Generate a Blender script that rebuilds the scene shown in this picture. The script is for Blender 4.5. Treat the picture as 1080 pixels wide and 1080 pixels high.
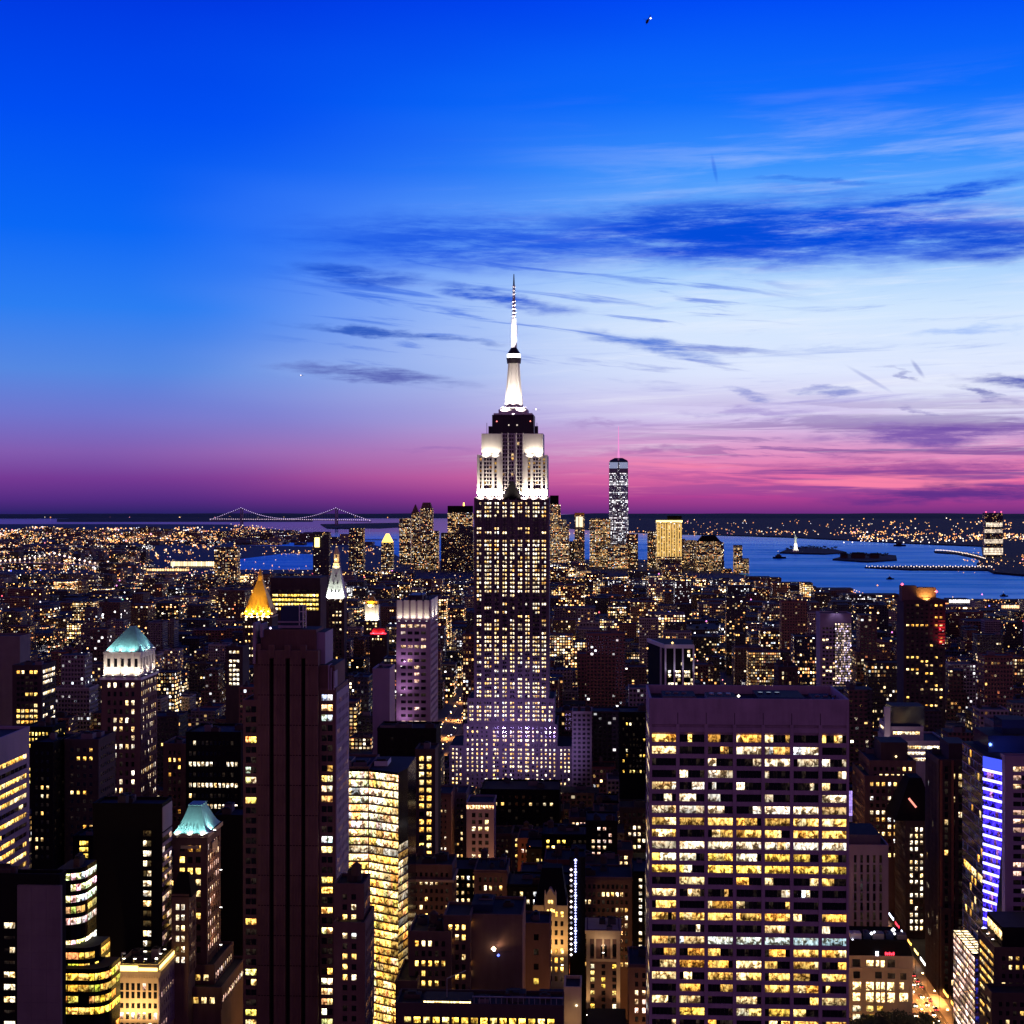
import bpy, bmesh, math, random
import numpy as np
from mathutils import Vector

# ------------------------------------------------------------------ clear
for _o in list(bpy.data.objects):
    bpy.data.objects.remove(_o)
SC = bpy.context.scene
COL = SC.collection
RAD = math.radians

# ------------------------------------------------------------------ camera
EYE = 260.0            # height of the observation deck
FPX = 1670.0           # focal length in photo pixels (1080 wide)
HOR = 527.0            # eye level row
YAW = RAD(3.08)        # the avenues run along +Y, the camera is turned a little to the left of them
SY, CY = math.sin(YAW), math.cos(YAW)
cam_d = bpy.data.cameras.new('camera')
cam = bpy.data.objects.new('camera', cam_d)
COL.objects.link(cam)
cam.location = (0, 0, EYE)
cam.rotation_euler = (math.pi / 2, 0, YAW)
cam_d.sensor_width = 36
cam_d.lens = 36 * FPX / 1080
cam_d.shift_y = -(540 - HOR) / 1080
cam_d.clip_start = 1
cam_d.clip_end = 120000
SC.camera = cam

# ------------------------------------------------------------------ view / cycles
SC.view_settings.view_transform = 'Standard'
SC.view_settings.look = 'None'
SC.view_settings.exposure = 0
SC.view_settings.gamma = 1
cy = SC.cycles
cy.max_bounces = 4
cy.diffuse_bounces = 1
cy.glossy_bounces = 2
cy.transmission_bounces = 1
cy.sample_clamp_indirect = 0.6
cy.use_denoising = True
cy.denoiser = 'OPENIMAGEDENOISE'
cy.denoising_prefilter = 'ACCURATE'
cy.caustics_reflective = False
cy.caustics_refractive = False

# ------------------------------------------------------------------ world: dusk sky
def s2l(c):
    return tuple(((x / 255) / 12.92 if x / 255 <= .04045 else ((x / 255 + .055) / 1.055) ** 2.4) for x in c)

W = bpy.data.worlds.new('World')
SC.world = W
W.use_nodes = True
NT = W.node_tree
NT.nodes.clear()

class NG:
    """small node-graph writer"""
    def __init__(s, nt): s.nt = nt
    def new(s, t, **k):
        n = s.nt.nodes.new(t)
        for a, b in k.items(): setattr(n, a, b)
        return n
    def put(s, sock, v):
        if hasattr(v, 'is_output'): s.nt.links.new(v, sock)
        else: sock.default_value = v
    def m(s, op, a, b=0.0, c=None, clamp=False):
        n = s.new('ShaderNodeMath', operation=op, use_clamp=clamp)
        s.put(n.inputs[0], a); s.put(n.inputs[1], b)
        if c is not None: s.put(n.inputs[2], c)
        return n.outputs[0]
    def vm(s, op, a, b=(0, 0, 0)):
        n = s.new('ShaderNodeVectorMath', operation=op)
        s.put(n.inputs[0], a); s.put(n.inputs[1], b)
        return n.outputs['Value'] if op in ('LENGTH', 'DOT_PRODUCT') else n.outputs[0]
    def comb(s, x, y, z=0.0):
        n = s.new('ShaderNodeCombineXYZ')
        for i, v in enumerate((x, y, z)): s.put(n.inputs[i], v)
        return n.outputs[0]
    def sep(s, v):
        n = s.new('ShaderNodeSeparateXYZ'); s.put(n.inputs[0], v)
        return n.outputs
    def step(s, v, a, b, lo=0.0, hi=1.0, kind='SMOOTHSTEP'):
        n = s.new('ShaderNodeMapRange', interpolation_type=kind)
        s.put(n.inputs[0], v); s.put(n.inputs[1], a); s.put(n.inputs[2], b); s.put(n.inputs[3], lo); s.put(n.inputs[4], hi)
        return n.outputs[0]
    def mix(s, f, a, b, blend='MIX'):
        n = s.new('ShaderNodeMix', data_type='RGBA', blend_type=blend)
        s.put(n.inputs[0], f)
        s.put(n.inputs[6], a if hasattr(a, 'is_output') else (*a[:3], 1)); s.put(n.inputs[7], b if hasattr(b, 'is_output') else (*b[:3], 1))
        return n.outputs[2]
    def ramp(s, f, stops, interp='LINEAR'):
        n = s.new('ShaderNodeValToRGB'); n.color_ramp.interpolation = interp
        e = n.color_ramp.elements
        for i, (p, c) in enumerate(stops):
            if i < 2: q = e[i]; q.position = p
            else: q = e.new(p)
            q.color = (*c[:3], 1)
        s.put(n.inputs[0], f)
        return n.outputs[0]
    def noise(s, v, scale, detail=3, rough=.55, dim='3D', dist=0.0):
        n = s.new('ShaderNodeTexNoise', noise_dimensions=dim)
        s.put(n.inputs['Vector'], v); n.inputs['Scale'].default_value = scale
        n.inputs['Detail'].default_value = detail; n.inputs['Roughness'].default_value = rough
        n.inputs['Distortion'].default_value = dist
        return n.outputs
    def white(s, v):
        n = s.new('ShaderNodeTexWhiteNoise', noise_dimensions='3D'); s.put(n.inputs['Vector'], v)
        return n.outputs
    def mapping(s, v, loc, rot, sc):
        n = s.new('ShaderNodeMapping', vector_type='TEXTURE')
        s.put(n.inputs[0], v); n.inputs[1].default_value = loc; n.inputs[2].default_value = rot; n.inputs[3].default_value = sc
        return n.outputs[0]

def sky_deg(px, py):                      # direction of a sky feature, in degrees of azimuth and elevation
    u, v = (px - 540) / FPX, (HOR - py) / FPX
    az = math.degrees(math.atan(u)) - math.degrees(YAW)
    return az, math.degrees(math.atan(v / math.sqrt(1 + u * u)))

g = NG(NT)
tc = g.new('ShaderNodeTexCoord')
D = g.sep(tc.outputs['Generated'])
az = g.m('MULTIPLY', g.m('ARCTAN2', D[0], D[1]), 180 / math.pi)
el = g.m('MULTIPLY', g.m('ARCSINE', D[2]), 180 / math.pi)
t = g.m('DIVIDE', g.m('ADD', el, 1.0), 20.0, clamp=True)
def stops(L): return [((math.degrees(math.atan((HOR - y) / FPX)) + 1) / 20, s2l(c)) for y, c in L]
left = g.ramp(t, stops([(541, (42, 34, 104)), (526, (84, 44, 130)), (505, (116, 58, 148)), (478, (130, 92, 176)), (440, (112, 118, 206)),
                        (395, (86, 136, 226)), (330, (44, 126, 242)), (250, (10, 104, 246)), (130, (0, 78, 242)), (0, (0, 54, 224))]))
right = g.ramp(t, stops([(541, (108, 46, 128)), (524, (178, 66, 148)), (503, (234, 112, 168)), (476, (226, 152, 200)), (445, (210, 192, 234)),
                         (395, (222, 231, 255)), (330, (208, 230, 255)), (262, (138, 196, 254)), (180, (60, 148, 253)), (110, (14, 112, 252)), (0, (0, 74, 246))]))
wl = g.noise(g.comb(g.m('MULTIPLY', az, .05), g.m('MULTIPLY', el, .25)), 1.0, 2)[0]
fx = g.step(g.m('ADD', az, g.m('MULTIPLY', g.m('SUBTRACT', wl, .5), 10.0)), -17.0, 6.0)
base = g.mix(fx, left, right)
# streaky cirrus: brighter veils towards the west, darker bars low down
sv = g.comb(g.m('MULTIPLY', g.m('ADD', az, g.m('MULTIPLY', el, .9)), .085), g.m('MULTIPLY', g.m('ADD', el, g.m('MULTIPLY', az, -.035)), .95))
wisps = g.noise(sv, 1.0, 6, .62, dist=.35)[0]
veil = g.m('MULTIPLY', g.step(wisps, .44, .70), g.m('MULTIPLY', g.step(az, -6.0, 12.0), g.m('MULTIPLY', g.step(el, 1.4, 3.5), g.step(el, 15.5, 8.0))))
base = g.mix(g.m('MULTIPLY', veil, .72), base, (.80, .86, 1.0))
low = g.noise(g.comb(g.m('MULTIPLY', az, .10), g.m('MULTIPLY', g.m('ADD', el, g.m('MULTIPLY', az, .02)), 2.3), 23.0), 1.0, 7, .64, dist=.7)[0]
bars = g.m('MULTIPLY', g.step(low, .53, .43), g.m('MULTIPLY', g.step(az, -3.0, 10.0), g.m('MULTIPLY', g.step(el, -.3, .6), g.step(el, 4.2, 2.0))))
base = g.mix(g.m('MULTIPLY', bars, .72), base, s2l((98, 60, 150)))
fine = g.noise(g.comb(g.m('MULTIPLY', g.m('ADD', az, g.m('MULTIPLY', el, .5)), .11), g.m('MULTIPLY', g.m('ADD', el, g.m('MULTIPLY', az, -.05)), 2.1), 11.0), 1.0, 7, .66, dist=.5)[0]
reg = g.m('MULTIPLY', g.step(az, -9.0, 6.0), g.m('MULTIPLY', g.step(el, .4, 1.6), g.step(el, 13.5, 8.0)))
base = g.mix(g.m('MULTIPLY', reg, g.step(fine, .50, .78, 0, .5)), base, (.93, .95, 1.0))
base = g.mix(g.m('MULTIPLY', reg, g.step(fine, .46, .24, 0, .7)), base, g.ramp(t, stops([(500, (190, 96, 172)), (440, (150, 130, 206)), (380, (140, 164, 232)), (260, (40, 120, 240)), (120, (0, 92, 244))])))
pv = g.comb(g.m('MULTIPLY', az, .14), g.m('MULTIPLY', el, 2.4), 7.0)
pink = g.m('MULTIPLY', g.step(g.noise(pv, 1.0, 4, .6)[0], .50, .66), g.m('MULTIPLY', g.step(az, -4.0, 4.0), g.m('MULTIPLY', g.step(el, -.05, .5), g.step(el, 1.9, .9))))
base = g.mix(g.m('MULTIPLY', pink, .8), base, s2l((255, 136, 172)))
ms = g.noise(g.comb(g.m('MULTIPLY', az, .17), g.m('MULTIPLY', g.m('ADD', el, g.m('MULTIPLY', az, .11)), 2.3), 41.0), 1.0, 6, .6, dist=.5)[0]
mreg = g.m('MULTIPLY', g.m('MULTIPLY', g.step(el, 3.6, 5.2), g.step(el, 10.4, 8.6)), g.m('MULTIPLY', g.step(az, -13.0, -8.0), g.step(az, 9.0, 3.0)))
base = g.mix(g.m('MULTIPLY', mreg, g.step(ms, .53, .66, 0, .62)), base, g.ramp(t, stops([(420, (92, 90, 184)), (360, (44, 104, 220)), (290, (4, 88, 226)), (240, (0, 80, 226))])))
# individual dark cloud bars and contrails: px0, px1, row at left end, row at right end, half thickness, strength, colour
warp = g.noise(g.comb(g.m('MULTIPLY', az, .35), g.m('MULTIPLY', el, 1.3)), 1.0, 5, .62)[1]
q = g.vm('ADD', g.comb(az, el), g.vm('MULTIPLY', g.vm('SUBTRACT', warp, (.5, .5, .5)), (3.8, 1.0, 0)))
grain = g.noise(g.comb(g.m('MULTIPLY', az, .30), g.m('MULTIPLY', el, 2.6), 3.0), 1.0, 7, .7)[0]
BL, MV, PU = (4, 86, 228), (88, 106, 200), (84, 60, 150)
CL = [(520, 1180, 246, 232, 40, 1.0, BL), (560, 900, 236, 262, 26, .8, (0, 70, 218)), (700, 1180, 250, 242, 22, .8, (0, 74, 222)), (250, 760, 250, 254, 30, .8, (0, 78, 226)), (640, 880, 230, 252, 28, .75, (2, 76, 216)),
      (860, 1120, 232, 178, 9, .95, BL), (930, 1180, 262, 246, 22, .9, (10, 76, 214)), (760, 960, 188, 194, 4, .7, (20, 96, 228)),
      (290, 470, 282, 300, 11, .8, (2, 74, 206)), (440, 620, 300, 330, 12, .95, (2, 80, 212)), (290, 540, 338, 364, 6, .9, (34, 84, 190)),
      (265, 520, 386, 406, 9, .8, (70, 76, 168)), (600, 770, 346, 384, 10, .8, (56, 108, 214)), (700, 820, 366, 372, 5, .5, MV),
      (760, 830, 408, 422, 7, .8, MV), (830, 930, 410, 416, 5, .7, MV), (930, 990, 386, 404, 3.2, 1.0, (70, 82, 180)), (985, 1080, 402, 430, 4.5, 1.0, (72, 76, 172)),
      (1000, 1180, 400, 408, 9, .95, (78, 88, 180)), (960, 976, 378, 400, 2.4, .9, (60, 80, 180)), (890, 945, 384, 416, 2.2, .7, MV), (950, 990, 428, 440, 4, .8, (110, 96, 180)),
      (750, 757, 160, 196, 2.2, .8, (0, 84, 226)), (570, 720, 446, 450, 3.4, .6, (150, 110, 184)), (620, 760, 476, 470, 5, .6, (160, 92, 170)),
      (700, 900, 436, 430, 5, .5, (140, 120, 200)), (800, 1180, 466, 452, 14, .9, (112, 78, 170)), (760, 1180, 497, 486, 11, .75, (128, 62, 150)),
      (840, 1180, 528, 516, 12, .9, (86, 46, 136)), (560, 800, 498, 503, 4, .5, (168, 76, 160)), (380, 520, 470, 474, 3, .35, (120, 84, 170)), (960, 1100, 352, 344, 6, .5, (120, 164, 246))]
for (a, b, ya, yb, th, k, c) in CL:
    p0, p1 = sky_deg(a, ya), sky_deg(b, yb)
    cx, cyy = (p0[0] + p1[0]) / 2, (p0[1] + p1[1]) / 2
    dx, dy = p1[0] - p0[0], p1[1] - p0[1]
    thin = th < 3
    mp = g.mapping(g.comb(az, el) if thin else q, (cx, cyy, 0), (0, 0, math.atan2(dy, dx)), (math.hypot(dx, dy) / 2 * 1.06, th * (1.35 if th > 15 or th < 3 else 1.1) / FPX * 57.3, 1))
    f = g.step(g.vm('LENGTH', mp), 1.0, .25)
    f = g.m('MULTIPLY', f, g.step(grain, .28, .60, .22 if th > 18 else 0.0) if not thin else g.step(grain, .2, .5, 0, .7))
    base = g.mix(g.m('MULTIPLY', f, k * (.7 if th < 5 else 1)), base, s2l(c))
# above the frame the dome darkens; behind the camera it is already night with a violet belt
up = g.step(el, 17.0, 42.0)
base = g.mix(up, base, (.004, .008, .05))
back = g.ramp(g.m('DIVIDE', el, 90.0, clamp=True), [(0.0, (.33, .14, .34)), (.12, (.28, .115, .30)), (.35, (.06, .032, .12)), (1.0, (.004, .008, .05))])
fb = g.step(g.m('ABSOLUTE', g.m('SUBTRACT', az, 12.0)), 45.0, 120.0)
base = g.mix(fb, base, back)
below = g.step(el, -.6, -2.0)
base = g.mix(below, base, (.012, .01, .03))
bg = g.new('ShaderNodeBackground')
g.put(bg.inputs[0], base); bg.inputs[1].default_value = 1.0
out = g.new('ShaderNodeOutputWorld')
NT.links.new(bg.outputs[0], out.inputs[0])

# the last of the sun, below the cloud bank in the west-south-west
sun_d = bpy.data.lights.new('sun', 'SUN')
sun_d.energy = .10; sun_d.angle = RAD(12); sun_d.color = (1, .55, .75)
sun = bpy.data.objects.new('sun', sun_d); COL.objects.link(sun)
sun.rotation_euler = (RAD(86), 0, RAD(-60 + 180))

# ------------------------------------------------------------------ geometry of the view
RE = 6371000.0
def gz(x, y): return -(x * x + y * y) / (2 * RE)        # the ground curves away
def ratio(px):
    u = (px - 540) / FPX
    return (-SY + u * CY) / (CY + u * SY)
def PX(px, Y): return Y * ratio(px)                      # world X of a photo column at a given distance down the avenues
def dep(px, Y): return Y / (CY + (px - 540) / FPX * SY)
def PZ(px, py, Y): return EYE - (py - HOR) / FPX * dep(px, Y)
def proj(x, y, z):
    d = -x * SY + y * CY
    return 540 + (x * CY + y * SY) / d * FPX, HOR + (EYE - z) / d * FPX, d
def ground(px, py, h=0.0):                               # point of the curved ground seen at a photo pixel
    k = (py - HOR) / FPX
    d = RE * (k - math.sqrt(max(k * k - 2 * (EYE - h) / RE, 0)))
    u = (px - 540) / FPX
    x, y = d * (-SY + u * CY), d * (CY + u * SY)
    return x, y, gz(x, y) + h
# ------------------------------------------------------------------ materials
def pmat(name, col, rough=.8, metal=0.0, em=None, es=0.0, noise=None, spec=.4, sample=False):
    m = bpy.data.materials.new(name); m.use_nodes = True
    nt = m.node_tree; b = nt.nodes['Principled BSDF']; h = NG(nt)
    b.inputs['Roughness'].default_value = rough; b.inputs['Metallic'].default_value = metal
    b.inputs['Specular IOR Level'].default_value = spec
    if noise:
        geo = h.new('ShaderNodeNewGeometry')
        f = h.noise(geo.outputs['Position'], noise[0], 4, .6)[0]
        f2 = h.noise(h.vm('MULTIPLY', geo.outputs['Position'], (1, 1, .12)), noise[0] * 4, 3, .6)[0]
        ff = h.m('ADD', h.m('MULTIPLY', f, .6), h.m('MULTIPLY', f2, .4))
        k = noise[1]
        c = h.mix(h.step(ff, .3, .7, kind='LINEAR'), tuple(x * (1 - k) for x in col), tuple(min(1, x * (1 + k)) for x in col))
        nt.links.new(c, b.inputs['Base Color'])
    else:
        b.inputs['Base Color'].default_value = (*col, 1)
    if em:
        b.inputs['Emission Color'].default_value = (*em, 1); b.inputs['Emission Strength'].default_value = es
    m.cycles.emission_sampling = 'AUTO' if sample else 'NONE'
    return m

M = {}
for n, c, r, k in (('limestone', (.33, .28, .29), .85, .22), ('pale_stone', (.48, .43, .46), .8, .16), ('brown_brick', (.15, .085, .07), .9, .3),
                   ('dark_brick', (.055, .034, .036), .9, .3), ('red_brick', (.2, .07, .05), .9, .3), ('grey_concrete', (.17, .135, .145), .85, .2),
                   ('cream_stone', (.5, .38, .25), .8, .2), ('white_stone', (.62, .6, .58), .75, .12), ('tar_roof', (.018, .017, .018), .9, .4),
                   ('gravel_roof', (.07, .065, .07), .95, .3), ('wood_tank', (.09, .06, .045), .9, .3), ('asphalt', (.045, .04, .04), .75, .25),
                   ('sidewalk', (.2, .19, .19), .85, .2), ('land', (.012, .012, .014), .95, .4), ('hill', (.012, .016, .03), 1, .4),
                   ('trunk', (.06, .045, .035), .9, .3), ('leaf', (.04, .055, .03), .7, .5), ('violet_panel', (.27, .20, .29), .6, .15)):
    M[n] = pmat(n, c, r, noise=(.08, k))
M['black_glass'] = pmat('black_glass', (.006, .006, .008), .12, spec=.5)
M['black_panel'] = pmat('black_panel', (.008, .007, .009), .85, spec=.1)
M['travertine'] = pmat('travertine', (.33, .235, .31), .8, noise=(.12, .26))
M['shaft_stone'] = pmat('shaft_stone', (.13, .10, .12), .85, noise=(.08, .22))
M['blue_glass'] = pmat('blue_glass', (.02, .03, .08), .1, spec=.8)
M['steel'] = pmat('steel', (.28, .27, .3), .4, .6, noise=(.2, .2))
M['white_metal'] = pmat('white_metal', (.6, .58, .62), .5)
M['copper'] = pmat('copper', (.22, .48, .44), .6, noise=(.25, .25))
M['gilding'] = pmat('gilding', (.75, .42, .05), .45, .3, noise=(.2, .15))
M['dark_metal'] = pmat('dark_metal', (.03, .025, .035), .5, .3)
M['car_paint'] = pmat('car_paint', (.05, .05, .06), .3)
M['cab_paint'] = pmat('cab_paint', (.6, .35, .02), .35)
for n, c, s in (('glow_white', (1, .95, .88), 6), ('glow_amber', (1, .5, .08), 4), ('glow_yellow', (1, .72, .2), 4), ('glow_red', (1, .03, .06), 4),
                ('glow_blue', (.12, .14, 1), 5), ('glow_violet', (.55, .45, 1), 3), ('glow_pink', (1, .3, .9), 3), ('glow_head', (1, .85, .65), 14), ('glow_ice', (.7, .8, 1), 6)):
    M[n] = pmat(n, (.1, .1, .1), .5, em=c, es=s)
M['lamp_head'] = pmat('lamp_head', (.2, .2, .2), .5, em=(1, .42, .1), es=130, sample=True)

def attr(h, name, out='Color'):
    n = h.new('ShaderNodeAttribute'); n.attribute_name = name
    return n.outputs[out]

def make_pane():                                         # a pane of glass with a lit or dark room behind it
    m = bpy.data.materials.new('window_pane'); m.use_nodes = True
    nt = m.node_tree; b = nt.nodes['Principled BSDF']; h = NG(nt)
    b.inputs['Base Color'].default_value = (.008, .008, .011, 1); b.inputs['Roughness'].default_value = .12
    geo = h.new('ShaderNodeNewGeometry'); P = geo.outputs['Position']
    n1 = h.noise(P, .6, 2, .55, dist=.8)[0]
    n2 = h.noise(h.vm('MULTIPLY', P, (1.1, 1.1, .5)), 1.0, 2, .6)[0]
    vv = attr(h, 'em', 'Alpha')                          # 0 at the sill, 1 at the head: ceilings are brighter than floors
    n1v = h.m('ADD', n1, h.m('MULTIPLY', h.m('SUBTRACT', vv, .45), .16))
    f = h.m('MULTIPLY', h.m('MULTIPLY', h.step(n1v, .36, .58, .10, 1.4), h.step(n2, .36, .56, .4, 1.15)), h.m('ADD', .7, h.m('MULTIPLY', vv, .55)))
    em = h.vm('MULTIPLY', attr(h, 'em'), h.comb(f, h.m('MULTIPLY', f, h.step(n1, .3, .65, .72, 1.06)), h.m('MULTIPLY', f, h.step(n1, .3, .65, .45, 1.1))))
    nt.links.new(em, b.inputs['Emission Color']); b.inputs['Emission Strength'].default_value = 1
    m.cycles.emission_sampling = 'NONE'
    return m
M['pane'] = make_pane()

def make_plain_em():                                     # small lamps: colour from the mesh
    m = bpy.data.materials.new('lamp_light'); m.use_nodes = True
    nt = m.node_tree; b = nt.nodes['Principled BSDF']; h = NG(nt)
    nt.links.new(attr(h, 'em'), b.inputs['Emission Color']); b.inputs['Emission Strength'].default_value = 1
    m.cycles.emission_sampling = 'NONE'
    return m
M['lamps'] = make_plain_em()

def make_facade():                                       # distant facades: rows of windows, some lit
    m = bpy.data.materials.new('city_facade'); m.use_nodes = True
    nt = m.node_tree; b = nt.nodes['Principled BSDF']; h = NG(nt)
    uv = h.new('ShaderNodeUVMap'); U = h.sep(uv.outputs[0])
    bc = h.new('ShaderNodeAttribute'); bc.attribute_name = 'bc'
    bw = h.new('ShaderNodeAttribute'); bw.attribute_name = 'bw'
    w = h.sep(bw.outputs['Vector']); seed = bc.outputs['Alpha']; stg = bw.outputs['Alpha']
    cu, cv = h.m('DIVIDE', U[0], w[1]), h.m('DIVIDE', U[1], w[2])
    iu, iv = h.m('FLOOR', cu), h.m('FLOOR', cv)
    fu, fv = h.m('SUBTRACT', cu, iu), h.m('SUBTRACT', cv, iv)
    mask = h.m('MULTIPLY', h.m('LESS_THAN', h.m('ABSOLUTE', h.m('SUBTRACT', fu, .5)), .30), h.m('LESS_THAN', h.m('ABSOLUTE', h.m('SUBTRACT', fv, .5)), .27))
    wn = h.white(h.comb(iu, iv, h.m('MULTIPLY', seed, 97.0)))
    wr = h.white(h.comb(31.0, iv, h.m('MULTIPLY', seed, 53.0)))
    wb = h.white(h.comb(h.m('FLOOR', h.m('DIVIDE', iu, 4.0)), iv, h.m('MULTIPLY', seed, 71.0)))
    rowm = h.m('ADD', h.m('ADD', .35, h.m('MULTIPLY', h.m('GREATER_THAN', wr[0], .82), 1.3)), h.m('MULTIPLY', h.m('GREATER_THAN', wb[0], .7), 1.4))
    lit = h.m('MULTIPLY', mask, h.m('LESS_THAN', wn[0], h.m('MULTIPLY', w[0], rowm)))
    cs = h.sep(wn[1])
    col = h.ramp(cs[1], [(0, (1, .26, .12)), (.10, (1, .40, .10)), (.32, (1, .54, .16)), (.62, (1, .70, .32)), (.88, (1, .84, .58)), (.96, (.92, .94, 1)), (1, (.7, .82, 1))])
    cool = h.m('GREATER_THAN', seed, 1.0)
    col = h.mix(h.m('MULTIPLY', cool, .72), col, (.74, .84, 1))
    stn = h.m('MULTIPLY', stg, h.m('ADD', .22, h.m('MULTIPLY', h.m('MULTIPLY', cs[2], cs[2]), 1.7)))
    nt.links.new(h.mix(mask, bc.outputs['Color'], (.008, .008, .012)), b.inputs['Base Color'])
    nt.links.new(h.step(mask, 0, 1, .85, .25), b.inputs['Roughness'])
    nt.links.new(col, b.inputs['Emission Color']); nt.links.new(h.m('MULTIPLY', lit, stn), b.inputs['Emission Strength'])
    m.cycles.emission_sampling = 'NONE'
    return m
M['facade'] = make_facade()

def make_water():                                        # choppy river: mirrors the sky, whose blue is also put into its colours; greyer and calmer far out
    m = bpy.data.materials.new('harbour_water'); m.use_nodes = True
    nt = m.node_tree; nt.nodes.clear(); h = NG(nt); o = h.new('ShaderNodeOutputMaterial')
    geo = h.new('ShaderNodeNewGeometry'); P = geo.outputs['Position']
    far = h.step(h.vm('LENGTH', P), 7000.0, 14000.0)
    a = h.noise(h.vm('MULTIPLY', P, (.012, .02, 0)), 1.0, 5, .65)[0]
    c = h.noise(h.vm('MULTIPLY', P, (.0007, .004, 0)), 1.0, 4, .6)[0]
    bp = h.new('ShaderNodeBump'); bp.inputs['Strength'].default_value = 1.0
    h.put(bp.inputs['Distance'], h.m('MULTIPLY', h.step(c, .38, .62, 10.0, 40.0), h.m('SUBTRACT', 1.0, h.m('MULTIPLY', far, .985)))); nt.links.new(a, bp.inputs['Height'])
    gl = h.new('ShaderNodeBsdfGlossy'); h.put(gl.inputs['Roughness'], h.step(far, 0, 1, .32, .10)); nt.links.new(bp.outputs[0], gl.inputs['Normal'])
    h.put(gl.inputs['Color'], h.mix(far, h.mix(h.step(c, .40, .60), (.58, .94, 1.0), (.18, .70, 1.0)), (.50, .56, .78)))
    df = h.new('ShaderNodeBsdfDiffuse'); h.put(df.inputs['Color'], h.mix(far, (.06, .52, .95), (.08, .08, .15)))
    mx = h.new('ShaderNodeMixShader'); mx.inputs[0].default_value = .78
    nt.links.new(df.outputs[0], mx.inputs[1]); nt.links.new(gl.outputs[0], mx.inputs[2]); nt.links.new(mx.outputs[0], o.inputs[0])
    return m
M['water'] = make_water()

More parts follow.
